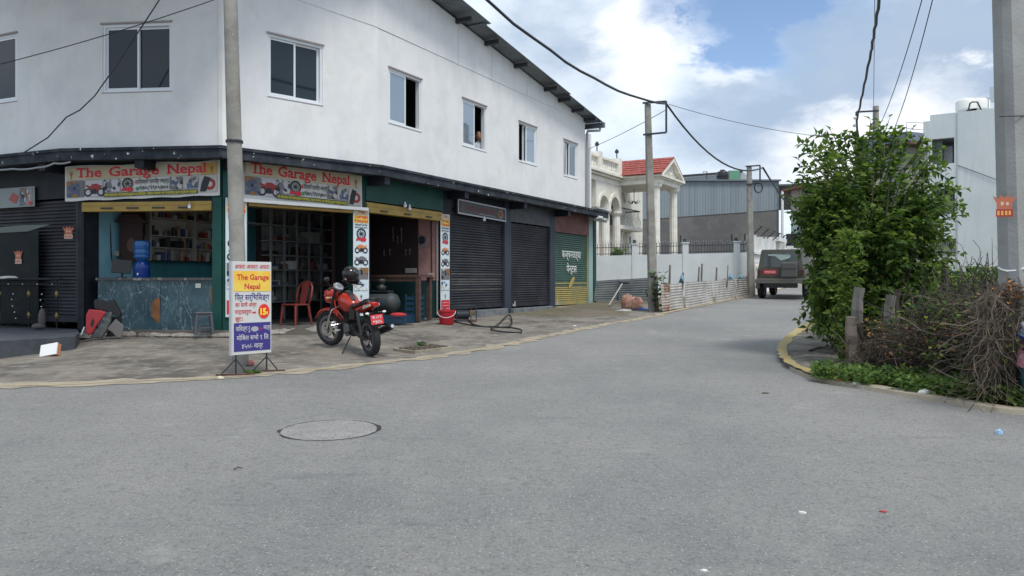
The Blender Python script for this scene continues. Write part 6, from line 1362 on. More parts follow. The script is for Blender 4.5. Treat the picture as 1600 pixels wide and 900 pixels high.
# weed climbing the pole foot
def weed(base, h, n, label, m, seed, spread=.3, ls=.16, cat='weed', kind=None):
    rr = random.Random(seed); t = thing('tall_weed' if cat == 'weed' else 'shrub', label, cat, base); q = MB(); lv = MB()
    for i in range(n):
        d = Vector((rr.uniform(-1, 1) * spread, rr.uniform(-1, 1) * spread, 1)).normalized(); p = Vector(base) + Vector((rr.uniform(-.1, .1), rr.uniform(-.1, .1), 0)); pts = [p]; 
        for k in range(7): p = p + d * h / 7 * rr.uniform(.8, 1.1); d = (d + Vector((rr.uniform(-.15, .15), rr.uniform(-.15, .15), -.03))).normalized(); pts.append(p)
        q.tube(pts, [.009] * 7 + [.003], 4, caps=False)
        for k, pp in enumerate(pts[1:]):
            for s in range(2): a = rr.uniform(0, 6.28); leaf_cards(lv, [(pp, Vector((math.cos(a), math.sin(a), .5)))], ls, rr)
    q.build('stem', M_TWIG, t); lv.build('leaves', m, t)
def leafmat(name, c, k=.4, c2=None):
    m = mat(name, c, .6, spec=.25, col2=c2 or tuple(v * .62 for v in c), scale=3.5, lo=.42, hi=.62); nt = m.node_tree; N = nt.nodes; b = N['Principled BSDF']; tr = N.new('ShaderNodeBsdfTranslucent'); mx = N.new('ShaderNodeMixShader')
    tr.inputs[0].default_value = (c[0] * 1.5, c[1] * 1.5, c[2], 1); mx.inputs[0].default_value = k; o = next(n for n in N if n.type == 'OUTPUT_MATERIAL')
    nt.links.new(b.outputs[0], mx.inputs[1]); nt.links.new(tr.outputs[0], mx.inputs[2]); nt.links.new(mx.outputs[0], o.inputs[0]); return m
M_LEAF = [leafmat('leaf green', (.085, .155, .03)), leafmat('leaf light green', (.17, .25, .052)), leafmat('leaf dark green', (.028, .065, .016))]
M_GRASSL = [leafmat('grass green', (.13, .22, .06)), leafmat('grass light', (.22, .30, .10)), leafmat('grass deep', (.06, .12, .035))]
w_ = GA(1026, 487); weed((w_.x, w_.y, gz(w_.x, w_.y)), 1.15, 7, 'green creeper and weed growing at the foot of the first bracket pole', [mat('weed green', (.06, .12, .035), .6), mat('weed light', (.12, .18, .05), .6), mat('weed dark', (.03, .06, .02), .6)], 5, spread=.12, ls=.17)
w_ = GA(1008, 474); weed((w_.x + .2, w_.y - .4, gz(w_.x, w_.y)), .5, 8, 'low weed clump between the dark sheets and the first bracket pole', [MATS['weed green'], MATS['weed light'], MATS['weed dark']], 6, spread=.5, ls=.12)
w_ = gr; weed((w_.x - .05, w_.y + .30, gz(w_.x, w_.y + .3)), .09, 9, 'small weed sprouting from the back edge of the drain grating', [MATS['weed green'], MATS['weed light'], MATS['weed dark']], 7, spread=.9, ls=.07)
w_ = GA(668, 495); weed((w_.x, w_.y, gz(w_.x, w_.y)), .16, 10, 'small weed growing at the pillar foot left of the red bucket', [MATS['weed green'], MATS['weed light'], MATS['weed dark']], 8, spread=.9, ls=.08)
w_ = GA(392, 583); weed((w_.x, w_.y, gz(w_.x, w_.y)), .04, 12, 'flat green weed patch at the foot of the concrete pole behind the sign', M_GRASSL, 9, spread=2, ls=.05)
c = GA(391, 572); q = MB(); q.ball((c.x, c.y, gz(c.x, c.y) + .04), (.06, .05, .05), 9); q.build('wrapper_ball', mat('wrapper brown', (.28, .18, .15), .6, col2=(.5, .12, .12), scale=20, lo=.5, hi=.55), label='crumpled brown and red wrapper at the foot of the concrete pole', cat='litter')
# ------------------------------------------------------------ portico house
M_IV = mat('ivory plaster', (.76, .75, .70), .75, col2=(.66, .63, .55), scale=1.2, streak=(.62, .59, .51))
M_IVL = mat('ivory trim', (.80, .79, .74), .7, col2=(.68, .64, .55), scale=2)
M_TILE = mat('red roof tile', (.34, .075, .055), .7, col2=(.24, .05, .04), scale=3)
def house():
    u = Vector((.5, .866)).normalized(); o = Vector((5.75, 40.95)) - Vector((.866, -.5)) * .95; FH = Facet(o - u * 11, o + u * 6); T0 = 11
    H = thing('portico_house', 'ivory two-storey house with fluted columns, balustrade and red-tiled pediment porch', 'house', (o.x, o.y, 1.0))
    def b(n, t0, t1, z0, z1, o0, o1, m=M_IV, par=None, bevel=0): q = MB(); FH.box(q, t0, t1, z0, z1, o0, o1); return q.build(n, m, par or H, bevel=bevel)
    ZE = FH.z(1000, 279); zc = FH.z(940, 269, .9)
    b('wall', 0, 17, .9, 7.0, 0, -7)
    for z0, z1, w in ((6.55, 6.80, .95), (6.82, 6.92, 1.1), (6.94, 7.06, 1.25)): b('cornice', 0, T0 + .1, z0, z1, w, -.3, M_IVL)
    # balustrade along the roof edge
    bt = z = 7.07; b('parapet_base', 0, T0 - .2, z, z + .12, 1.05, .75, M_IVL); b('parapet_rail', 0, T0 - .2, z + .62, z + .72, 1.08, .72, M_IVL)
    for k in range(34): t = 1.6 + k * .28; c = FH.pt(t, z + .12, .9); q = MB(); q.lathe([(.05, 0), (.085, .12), (.09, .18), (.045, .34), (.06, .44), (.05, .50)], c, 8); q.build('baluster', M_IVL, H, smooth=True)
    for t in (T0 - 5.3, T0 - 2.9, T0 - .3):
        b('parapet_post', t - .2, t + .2, z, z + .92, 1.12, .68, M_IVL); c = FH.pt(t, z + .92, .9); q = MB(); q.tube([c, c + Vector((0, 0, .3))], .03, 6); q.lathe([(0, 0), (.10, .03), (.11, .12), (.05, .22), (0, .24)], c + Vector((0, 0, .28)), 8); q.build('roof_lamp', M_STEEL, H)
    b('parapet_panel', T0 - 2.7, T0 - .5, z + .12, z + .62, .88, .82, M_IV)
    def column(c, z0, z1, r, nm='column', fl=True):
        q = MB(); n = 24; rings = []
        for zz in (z0, z1): rings.append([(c.x + (r * (.93 if k % 2 and fl else 1) * (1 if zz == z0 else .88)) * math.cos(2 * math.pi * k / n), c.y + (r * (.93 if k % 2 and fl else 1) * (1 if zz == z0 else .88)) * math.sin(2 * math.pi * k / n), zz) for k in range(n)])
        q.loft(rings); cl = q.build(nm, M_IVL, H)
        q = MB(); q.lathe([(r * .9, 0), (r * 1.25, .10), (r * 1.35, .16), (r * 1.35, .24), (0, .24)], (c.x, c.y, z1 - .02), 12); q.build('capital', M_IVL, cl); q = MB(); q.lathe([(r * 1.35, 0), (r * 1.35, .12), (r * 1.1, .22), (r, .26)], (c.x, c.y, z0), 12); q.build('column_base', M_IVL, cl)
    # two-storey porch
    def pt(t, z, out): return FH.pt(T0 + t, z, out)
    W_, Dp = 3.45, 3.15
    zr = 6.62
    for n_, z0, z1, g in (('entablature', zr, zr + .24, 0), ('entablature', zr + .24, zr + .32, .10), ('entablature', zr + .32, zr + .42, .22)):
        q = MB(); FH.box(q, T0 - g, T0 + W_ + g, z0, z1, Dp + g, .01); q.build(n_, M_IVL, H)
    q = MB(); FH.box(q, T0 + .02, T0 + W_ - .02, zr - .02, zr - .001, Dp - .05, .02); q.build('porch_ceiling', M_IV, H)
    apex = 8.10; e = zr + .42
    q = MB(); q.prism([pt(.1, e, Dp - .05), pt(W_ - .1, e, Dp - .05), pt(W_ / 2, apex - .18, Dp - .05)], tuple(-FH.n * .15) + (0,)); q.build('pediment', M_IV, H)
    for a, b_ in (((-.25, e), (W_ / 2, apex)), ((W_ + .25, e), (W_ / 2, apex))):
        q = MB(); dz = .13; q.prism([pt(a[0], a[1] - .0, Dp + .22), pt(b_[0], b_[1], Dp + .22), pt(b_[0], b_[1] - dz * 1.4, Dp + .22), pt(a[0] + (.3 if a[0] < 0 else -.3), a[1], Dp + .22)], tuple(-FH.n * .26) + (0,)); q.build('raking_cornice', M_IVL, H)
    rr = random.Random(2)
    for k in range(8): a = k / 8 * 6.28; q = MB(); q.ball(pt(W_ / 2 + .30 * math.cos(a), e + .42 + .22 * math.sin(a), Dp - .02), (.09, .05, .07), 6); q.build('relief_ornament', M_IVL, H)
    # tiled roof slopes, tile by tile in courses
    for side in (0, 1):
        a0 = pt(-.30 if side == 0 else W_ + .30, e + .0, Dp + .22); a1 = pt(W_ / 2, apex + .03, Dp + .22); back = Vector((*(-FH.n * 3.3), 0)); rows, cols = 7, 12
        under = MB(); under.prism([a0, a1, a1 + back, a0 + back], (0, 0, .04)); rf = under.build('roof', mat('roof underlay', (.25, .08, .05), .8), H)
        if side: continue
        sl = (a1 - a0); nrm = sl.cross(back).normalized(); nrm = nrm if nrm.z > 0 else -nrm; du = sl / rows; dv = back / cols
        vs = [Vector((0, 0, 0)) + nrm * .07, dv * .94 + nrm * .07, dv * .94 + du * 1.05 + nrm * .045, du * 1.05 + nrm * .045]; vs += [v - nrm * .03 for v in vs]
        me = bpy.data.meshes.new('roof_tile'); me.from_pydata(vs, [], [(0, 1, 2, 3), (4, 7, 6, 5), (0, 4, 5, 1), (1, 5, 6, 2), (2, 6, 7, 3), (3, 7, 4, 0)]); me.materials.append(M_TILE)
        for i in range(rows):
            for j in range(cols): p = a0 + du * i + dv * (j + .5 * (i % 2) * (1 if j < cols - 1 else 0)); place('roof_tile', me, rf, Matrix.Translation(p + nrm * rr.uniform(0, .008)))
    for t, out in ((.28, Dp - .3), (W_ - .28, Dp - .3)): column(FH.pt(T0 + t, 0, out), 1.0, zr - .24, .24)
    # body columns, pilasters, arches
    for x, out in ((929, .35), (946, .75), (963, .75)):
        t = FH.sx(x, out); c = FH.pt(t, 0, out); column(c, 1.0, 5.0 if x > 935 else 6.3, .24, 'column' if x > 935 else 'pilaster', x > 935)
    tA, tB = FH.sx(946, .75), FH.sx(963, .75); 
    def arch(ta, tb, zs, r_out, zt, out0, out1):
        tm = (ta + tb) / 2; r = (tb - ta) / 2 - .12; q = MB(); pts = [(tb + .25, zs), (tb + .25, zt), (ta - .25, zt), (ta - .25, zs)] + [(tm - r * math.cos(a), zs + r * 1.1 * math.sin(a)) for a in [k * math.pi / 12 for k in range(13)]]
        q.prism([FH.pt(t_, z_, out0) for t_, z_ in pts], tuple(-FH.n * (out0 - out1)) + (0,)); q.build('arch_wall', M_IV, H)
        q = MB(); ring = [(r * 1.0, 0), (r * 1.25, 0)]; P1 = [FH.pt(tm - r * k1 * math.cos(a), zs + r * k1 * 1.1 * math.sin(a), out0 + .06) for k1, seq in ((1.0, range(13)), (1.28, range(12, -1, -1))) for a in [k * math.pi / 12 for k in seq]]; q.prism(P1, tuple(-FH.n * .06) + (0,)); q.build('arch_moulding', M_IVL, H)
    arch(tA, tB, 5.24, 0, 6.54, .95, .62); arch(FH.sx(929, .75), tA, 5.24, 0, 6.54, .94, .62)
    # balcony under the porch
    zb = FH.z(990, 357, .5); t0, t1 = .2, 3.2
    q = MB(); FH.box(q, T0 + t0 - .1, T0 + t1 + .1, zb - .22, zb, 1.0, 0); q.build('balcony_slab', M_IVL, H, bevel=.03)
    br = MB(); br.tube([FH.pt(T0 + t0, zb + .95, .02), FH.pt(T0 + t0, zb + .95, .85), FH.pt(T0 + t1, zb + .95, .85), FH.pt(T0 + t1, zb + .95, .02)], .035, 6); R_ = br.build('balcony_railing', M_STEEL, H)
    for k in range(16): t = T0 + t0 + (t1 - t0) * k / 15; c = FH.pt(t, zb, .85); q = MB(); q.tube([c + Vector((.07 * math.sin(a * 3), 0, a * .95 / 2)) for a in (0, .4, .8, 1.2, 1.6, 2.0)], .014, 4); q.build('railing_scroll', mat('cast iron', (.05, .05, .05), .5), R_)
    DK = mat('dark door wood', (.05, .035, .035), .5)
    b('balcony_door', T0 + .35, T0 + 1.15, zb, zb + 2.3, .03, 0, DK); b('door_trim', T0 + 1.2, T0 + 1.4, zb, zb + 2.5, .06, 0, M_IVL); b('door_trim', T0 + .14, T0 + .32, zb, zb + 2.5, .06, 0, M_IVL)
    b('window_pane', T0 + 2.0, T0 + 2.5, zb + .7, zb + 1.7, .02, 0, M_GLASS); b('ground_door', T0 + .3, T0 + 1.7, 1.0, 3.0, .03, 0, DK); b('window_pane', T0 - 1.6, T0 - 1.1, zb + .3, zb + 2.0, .02, 0, M_GLASS); b('window_pane', T0 - 4.6, T0 - 4.2, zb + .3, zb + 2.0, .02, 0, M_GLASS)
    for t in (1.9, 2.9): column(FH.pt(T0 + t, 0, .25), 1.0, zb - .45, .14, 'column', False)
    arch(T0 + 1.7, T0 + 3.0, zb + 1.5, 0, 6.5, .10, .0)
    c = pt(1.7, zr, 1.1); q = MB(); q.tube([c, c - Vector((0, 0, .7))], .02, 5); ch = q.build('chandelier', M_STEEL, H)
    for k in range(6): a = k * 1.05; q = MB(); q.tube([c - Vector((0, 0, .7)), c - Vector((-.22 * math.cos(a), -.22 * math.sin(a), .85)), c - Vector((-.34 * math.cos(a), -.34 * math.sin(a), .68))], .02, 4); q.build('chandelier_arm', M_STEEL, ch)
    # stair tower bit over the roof at the left
    b('roof_room', T0 - 8, T0 - 5.6, 7.06, 8.5, .2, -3); b('roof_room_slab', T0 - 8.2, T0 - 5.2, 8.5, 8.66, .6, -3.2, M_IVL)
house()
# ------------------------------------------------------------ boundary wall with iron fence, white gate side
M_BWALL = mat('pale blue white wall', (.60, .64, .65), .8, col2=(.55, .58, .59), scale=1.5, streak=(.55, .59, .60))
def boundary():
    a, b_ = V2(905, 31.0), V2(1176, 31.2); F = Facet(a, b_); t = thing('boundary_wall', 'pale blue-white plot wall topped with a black iron fence', 'wall', F.pt(F.len / 2, .9))
    q = MB(); q.prism([F.pt(0, .6, 0), F.pt(F.len, .6, 0), F.pt(F.len, 2.69, 0), F.pt(0, 2.52, 0)], tuple(-F.n * .2) + (0,)); q.build('wall', M_BWALL, t)
    zt = lambda s: 2.52 + .17 * s / F.len; pil = [F.sx(x) for x in (992, 1071, 1151.5)] + [0, F.len - .1]
    for s in pil:
        q = MB(); F.box(q, s - .12, s + .12, .7, zt(s) + .42, .03, -.23); q.build('pillar', M_BWALL, t); q = MB(); F.box(q, s - .15, s + .15, zt(s) + .421, zt(s) + .47, .06, -.26); q.build('pillar_cap', M_BWALL, t)
        if s not in (0,): c = F.pt(s, zt(s) + .47, -.1); q = MB(); q.tube([c, c + Vector((0, 0, .14))], .06, 6); q.tube([c + Vector((-.18, 0, .0)), c + Vector((-.18, 0, .28))], .03, 5); q.build('pillar_lamp', M_STEEL, t)
    for dz in (.07, .33): q = MB(); q.tube([F.pt(0, zt(0) + dz, -.1), F.pt(F.len, zt(F.len) + dz, -.1)], .018, 4); q.build('fence_rail', M_STEEL, t)
    me = None; k = 0; s = .06
    while s < F.len - .1:
        if me is None:
            q = MB(); q.tube([(0, 0, 0), (0, 0, .44)], .013, 4); q.lathe([(.02, .43), (.0, .50)], n=4); o = q.build('fence_bar', M_STEEL, t, origin=(0, 0, 0)); me = o.data; o.matrix_basis = wm(t).inverted() @ Matrix.Translation(F.pt(s, zt(s), -.1))
        else: place('fence_bar', me, t, Matrix.Translation(F.pt(s, zt(s), -.1)))
        s += .115
    # razor wire
    q = MB(); pts = [F.pt(F.len * k / 240, zt(0) + .58 + .09 * math.sin(k * 1.9), -.1 + .09 * math.cos(k * 1.9)) for k in range(241)]; q.tube(pts, .005, 3); q.build('razor_wire', M_PIPE, t, kind='stuff')
    # white gate and wall along the street
    g0 = Vector(V2(1176.5, 31.2)); u = Vector((.46, .888)); G_ = Facet(g0, g0 + u * 18); w = thing('white_gate_wall', 'white street wall and panelled gate behind the off-road car', 'gate', G_.pt(3, 1.0)); WT = mat('gate white', (.74, .74, .72), .6)
    q = MB(); G_.box(q, .0, 18, .7, 2.62, 0, -.2); q.build('wall', WT, w)
    for s in (.45, 1.1, 1.75, 2.4): q = MB(); G_.box(q, s - .24, s + .24, 1.3, 2.35, .035, .002); p_ = q.build('panel', WT, w, bevel=.02); q = MB(); q.ball(G_.pt(s, 2.1, .05), (.12, .04, .12), 8); q.build('rosette', WT, p_)
    q = MB(); G_.box(q, .0, 6, 2.625, 2.72, .08, -.28); q.build('coping', WT, w)
    for k, s in enumerate((.5, 2.2, 3.9, 5.6, 7.3, 9.0, 12, 15)):
        q = MB(); G_.box(q, s - .22, s + .22, 2.73, 3.42, .02, -.3); q.build('pillar', WT, w); c = G_.pt(s, 3.42, -.1)
        q = MB(); q.tube([c, c + Vector((.35, -.1, .35))], .03, 4); q.build('wire_arm', M_STEEL, w)
    for dz in (.12, .24, .34): q = MB(); q.tube([G_.pt(s, 3.42 + dz + .03 * math.sin(s * 5), .0 + dz * .6) for s in [k * .25 for k in range(64)]], .012, 3); q.build('barbed_wire', M_STEEL, w)
    q = MB(); G_.box(q, 6.0, 8.6, 3.43, 3.62, .15, -.5); q.build('gate_arch', WT, w)
boundary()
# ------------------------------------------------------------ warehouse
M_WH = mat('blue grey cladding', (.225, .265, .30), .7, col2=(.25, .29, .325), scale=.6)
M_WHC = mat('bare cement wall', (.17, .165, .16), .9, col2=(.12, .12, .125), scale=.5, lo=.42, hi=.6, col3=(.18, .165, .15), scale3=1.4, lo3=.55, hi3=.7)
def warehouse():
    D = 55; a, b_ = V2(985, D), V2(1217, D); F = Facet(a, b_); t = thing('warehouse', 'blue-grey corrugated warehouse with a bare cement lower wall', 'warehouse', F.pt(F.len / 2, 1.2))
    zb = lambda s: 5.85 + .75 * s / F.len; zt = 8.65
    q = MB(); q.prism([F.pt(0, .8, 0), F.pt(F.len, .8, 0), F.pt(F.len, zb(F.len), 0), F.pt(0, zb(0), 0)], tuple(-F.n * .3) + (0,)); q.build('lower_wall', M_WHC, t)
    n = 54; w = F.len / n; rr = random.Random(1); cols = [M_WH, mat('cladding pale', (.245, .285, .32), .7), mat('cladding dark', (.21, .25, .285), .7)]
    for k in range(n):
        s0 = k * w; q = MB(); prof = [(0, 0), (w * .25, 0), (w * .35, .025), (w * .5, .025), (w * .6, 0), (w, 0)]
        for (x0, o0), (x1, o1) in zip(prof, prof[1:]):
            q.add([F.pt(s0 + x0, zb(s0) + .0, o0 + .03), F.pt(s0 + x1, zb(s0), o1 + .03), F.pt(s0 + x1, zt, o1 + .03), F.pt(s0 + x0, zt, o0 + .03)], [(0, 1, 2, 3)])
        q.build('cladding_sheet', rr.choice(cols), t)
    q = MB(); F.box(q, -1, F.len + .1, zt, zt + .10, .25, -8); q.build('roof', mat('roof edge', (.15, .18, .20), .6), t)
    S = Facet(b_, b_ + Vector((6.5, 19))); q = MB(); S.box(q, 0, S.len, .8, 6.4, 0, -.3); q.build('side_wall', mat('pale cyan wall', (.42, .58, .62), .7), t); q = MB(); S.box(q, 0, S.len, 6.4, zt - .4, 0, -.3); q.build('side_wall', M_WH, t)
    for k in range(7):
        s = k * 2.6; q = MB(); S.box(q, s, s + 1.9, zt - .32, zt + .22, 1.5, 1.42); q.build('eave_sheet', mat('eave red', (.30, .09, .07), .6) if k % 2 else M_ALU, t)
    q = MB(); S.box(q, -.3, S.len, zt - .35, zt - .25, 1.4, 0); q.build('eave', mat('roof edge', (.15, .18, .20), .6), t)
    q = MB(); q.tube([F.pt(F.len + 1.2, zt - .35, .3), F.pt(F.len + .9, zt - .6, .3), F.pt(F.len + .15, zt - .75, .3), F.pt(F.len + .12, 1.2, .3)], .09, 8); q.build('downpipe', M_WHITE, t)
    for s in (4.5, 8): q = MB(); S.box(q, s, s + 1.6, 2.4, 5.2, .04, 0); q.build('window', M_GLASS, t)
    # what stands behind its roof
    r = thing('roof_shed', 'low pale shed roof peeping over the warehouse roof', 'shed', P(1105, 283, 66)); q = MB(); 
    a = [P(1062, 284, 66), P(1062, 275, 66), P(1075, 274, 66), P(1160, 268, 66), P(1182, 284, 66)]; q.prism(a, (0, 5, 0)); q.build('wall', mat('pale shed', (.42, .47, .50), .7), r); q = MB(); q.tube([P(1060, 275.5, 65.8), P(1160, 268, 65.8)], .12, 4); q.build('roof_edge', M_STEEL, r); q = MB(); q.box(P(1147, 275, 65.5), (.9, .3, .9)); q.build('green_panel', mat('green panel', (.12, .30, .20), .6), r)
    c = P(1129, 284, 58); k_ = thing('water_tank', 'black ribbed water tank on the warehouse roof', 'water tank', c); q = MB(); q.lathe([(0, 0), (.46, 0), (.46, .12), (.43, .14), (.46, .17), (.46, .34), (.43, .36), (.46, .39), (.46, .60), (.40, .74), (.2, .82), (.18, .9), (0, .9)], c, 18); q.build('shell', M_BBLK, k_, smooth=True, auto=35)
    q = MB(); q.tube([P(1104.5, 283, 57), P(1104.5, 268, 57), P(1098, 269, 57)], .04, 5); q.build('roof_pipe', M_STEEL, label='thin bent pipe on the warehouse roof left of the black tank', cat='pipe')
warehouse()
def small_house():
    D = 48; F = Facet(V2(1236, D), V2(1330, D - 2)); t = thing('beige_house', 'beige low house with brown-red roof edge behind the tree', 'house', F.pt(F.len / 2, 1.2)); BG = mat('dull beige wall', (.36, .33, .28), .8)
    z0, z1 = F.z(1240, 298), F.z(1320, 278); q = MB(); q.prism([F.pt(0, .9, 0), F.pt(F.len, .9, 0), F.pt(F.len, z1, 0), F.pt(0, z0, 0)], tuple(-F.n * 5) + (0,)); q.build('wall', BG, t)
    q = MB(); q.prism([F.pt(-.4, z0 - .05, .5), F.pt(F.len, z1 - .02, .5), F.pt(F.len, z1 + .14, .5), F.pt(-.4, z0 + .08, .5)], tuple(-F.n * 5.5) + (0,)); q.build('roof', mat('brown red roof', (.16, .06, .05), .7), t)
    s0, s1, za, zb = F.sx(1237), F.sx(1251), F.z(1245, 366), F.z(1245, 340)
    q = MB(); F.box(q, s0, s1, za, zb, .05, 0); f = q.build('window', mat('window frame teal', (.30, .45, .45), .5), t); q = MB(); F.box(q, s0 + .1, s1 - .1, za + .1, zb - .1, .07, .052); q.build('pane', mat('painted reflection pane', (.35, .42, .43), .2), f)  # the pane's reflection is painted as a pale colour
    q = MB(); F.box(q, F.sx(1233), F.sx(1247), F.z(1240, 388), F.z(1240, 366), .7, .1); q.build('black_cabinet', M_BBLK, t)
    q = MB(); F.box(q, F.sx(1251), F.sx(1255), .9, z0, .15, 0); q.build('post', M_POLE, t)
small_house()
# ------------------------------------------------------------ white flats on the right
M_FLAT = mat('grey white render', (.60, .645, .655), .85, col2=(.54, .585, .60), scale=.5, streak=(.51, .55, .565))
def flats():
    F = Facet(V2(1453, 48), V2(1660, 44.2)); t = thing('apartment_block', 'tall grey-white rendered apartment block with recessed balconies', 'building', F.pt(4, 1.0)); zt = F.z(1453, 180)
    holes = [(F.sx(x0), F.sx(x1), F.z((x0 + x1) / 2, y1), F.z((x0 + x1) / 2, y0)) for x0, x1, y0, y1 in ((1456, 1491, 216, 256), (1460, 1492, 294, 334), (1456, 1493.5, 373, 401))]
    xs = sorted({0, F.len, *[h[0] for h in holes], *[h[1] for h in holes]})
    for a, b_ in zip(xs, xs[1:]):
        hs = sorted([h for h in holes if h[0] <= a + 1e-6 and h[1] >= b_ - 1e-6], key=lambda h: h[2]); z = .8; q = MB()
        for h in hs + [(0, 0, zt, 0)]: q = MB(); F.box(q, a, b_, z, h[2], 0, -.25); z = h[3]; q.build('wall', M_FLAT, t)
    q = MB(); F.box(q, F.sx(1495), F.sx(1495) + .06, .8, zt, .04, .0); q.build('wall_joint', mat('render edge', (.44, .48, .50), .85), t)
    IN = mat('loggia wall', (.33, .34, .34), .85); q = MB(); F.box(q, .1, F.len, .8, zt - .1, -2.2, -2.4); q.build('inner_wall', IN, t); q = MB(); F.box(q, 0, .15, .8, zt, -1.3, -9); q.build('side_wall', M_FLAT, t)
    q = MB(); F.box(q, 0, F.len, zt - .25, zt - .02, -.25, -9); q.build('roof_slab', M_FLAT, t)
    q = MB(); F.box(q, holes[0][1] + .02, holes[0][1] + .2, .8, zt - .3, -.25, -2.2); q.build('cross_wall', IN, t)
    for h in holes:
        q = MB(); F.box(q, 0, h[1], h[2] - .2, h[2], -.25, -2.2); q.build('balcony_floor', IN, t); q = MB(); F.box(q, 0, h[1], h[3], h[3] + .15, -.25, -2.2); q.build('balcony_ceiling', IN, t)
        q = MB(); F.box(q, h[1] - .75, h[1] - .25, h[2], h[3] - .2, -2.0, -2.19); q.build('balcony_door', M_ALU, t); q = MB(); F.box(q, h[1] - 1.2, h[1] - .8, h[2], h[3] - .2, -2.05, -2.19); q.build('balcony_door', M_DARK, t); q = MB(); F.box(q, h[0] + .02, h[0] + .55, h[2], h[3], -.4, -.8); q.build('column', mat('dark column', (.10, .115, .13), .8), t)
    h = holes[2]
    for k in range(11): s = h[0] + (h[1] - h[0]) * (k + .5) / 11; q = MB(); q.tube([F.pt(s, h[2], -.1), F.pt(s, h[3] - .1, -.1)], .02, 4); q.build('grille_bar', M_PIPE, t)
    q = MB(); F.box(q, h[0], h[1], h[2], h[2] + .7, -.14, -.18); q.build('grille_panel', M_PIPE, t)
    q = MB(); F.box(q, -.35, 0, F.z(1452, 232), F.z(1452, 190), .2, -1.6); q.build('corner_canopy', M_FLAT, t)
    q = MB(); q.tube([F.pt(F.sx(1496), F.z(1496, 258), .03), F.pt(F.sx(1560), F.z(1560, 282), .06)], .02, 4); q.build('service_cable', M_STEEL, t)
    # roof things
    for x, r, lab in ((1510, .62, 'left white water tank on the apartment block roof'), (1528, .68, 'right white water tank on the apartment block roof')):
        c = P(x, 172, 49); w = thing('water_tank', lab, 'water tank', c, group='white tanks on the apartment block'); q = MB(); q.lathe([(0, 0), (r, 0), (r, .5), (r * .8, .66), (r * .3, .74), (0, .74)], c, 16); q.build('shell', mat('tank white', (.70, .70, .66), .5), w, smooth=True, auto=40)
    c = P(1513, 172, 47.5); q = MB(); q.tube([c, c + Vector((.1, 0, .42)), c + Vector((.25, 0, .5)), c + Vector((.55, 0, .5)), c + Vector((.8, 0, 0))], .05, 5); q.build('tank_frame', M_STEEL, label='dark pipe frame in front of the white roof tanks', cat='frame')
    c = P(1544, 169, 47.5); an = thing('roof_aerial', 'thin television aerial on the apartment block roof', 'aerial', c); q = MB(); q.tube([c, c + Vector((0, 0, .62))], .03, 5); q.build('mast', M_PIPE, an); q = MB(); q.tube([c + Vector((-.14, 0, .62)), c + Vector((.16, 0, .62))], .03, 4); q.build('crossbar', M_PIPE, an)
    q = MB(); a = P(1554, 160, 52); q.box(a + Vector((.4, 0, .6)), (.9, .9, 1.0)); q.build('roof_box', M_FLAT, label='small pale box room at the left side of the thick pole', cat='building')
    # grey neighbour behind
    D = 62; F2 = Facet(V2(1412, D), V2(1480, D + 2)); g = thing('grey_neighbour_building', 'slate grey flat-roofed building with thin roof railing between the tree and the apartment block', 'building', F2.pt(1, 1)); z1 = F2.z(1430, 208)
    q = MB(); F2.box(q, 0, F2.len, F2.z(1430, 223), z1, .3, -5); q.build('parapet', mat('slate blue', (.17, .20, .26), .8), g); q = MB(); F2.box(q, -.3, F2.len, F2.z(1430, 229), F2.z(1430, 224), .9, -5); q.build('roof_slab', mat('brown slab', (.16, .09, .08), .8), g)
    q = MB(); F2.box(q, .1, F2.len, .9, F2.z(1430, 230), 0, -5); q.build('wall', mat('dull stone wall', (.25, .24, .23), .85), g)  # one even dull grey below the roof slab
    for x in (1441, 1447): q = MB(); F2.box(q, F2.sx(x), F2.sx(x) + .12, 1, F2.z(1440, 232), .5, .2); q.build('pilaster', M_WHITE, g)
    for x in (1425, 1436): 
        for y0, y1 in ((250, 275), (320, 345)): q = MB(); F2.box(q, F2.sx(x), F2.sx(x + 6), F2.z(1430, y1), F2.z(1430, y0), .05, 0); q.build('window', M_GLASS, g)
    q = MB(); q.tube([F2.pt(.1, z1, .2), F2.pt(.1, z1 + .75, .2), F2.pt(F2.len, z1 + 1.0, .2)], .03, 4); q.build('railing_post', M_PIPE, g); q = MB(); q.tube([F2.pt(.1, z1 + .25, .2), F2.pt(F2.len, z1 + .3, .2)], .03, 4); q.build('railing', M_PIPE, g)
flats()
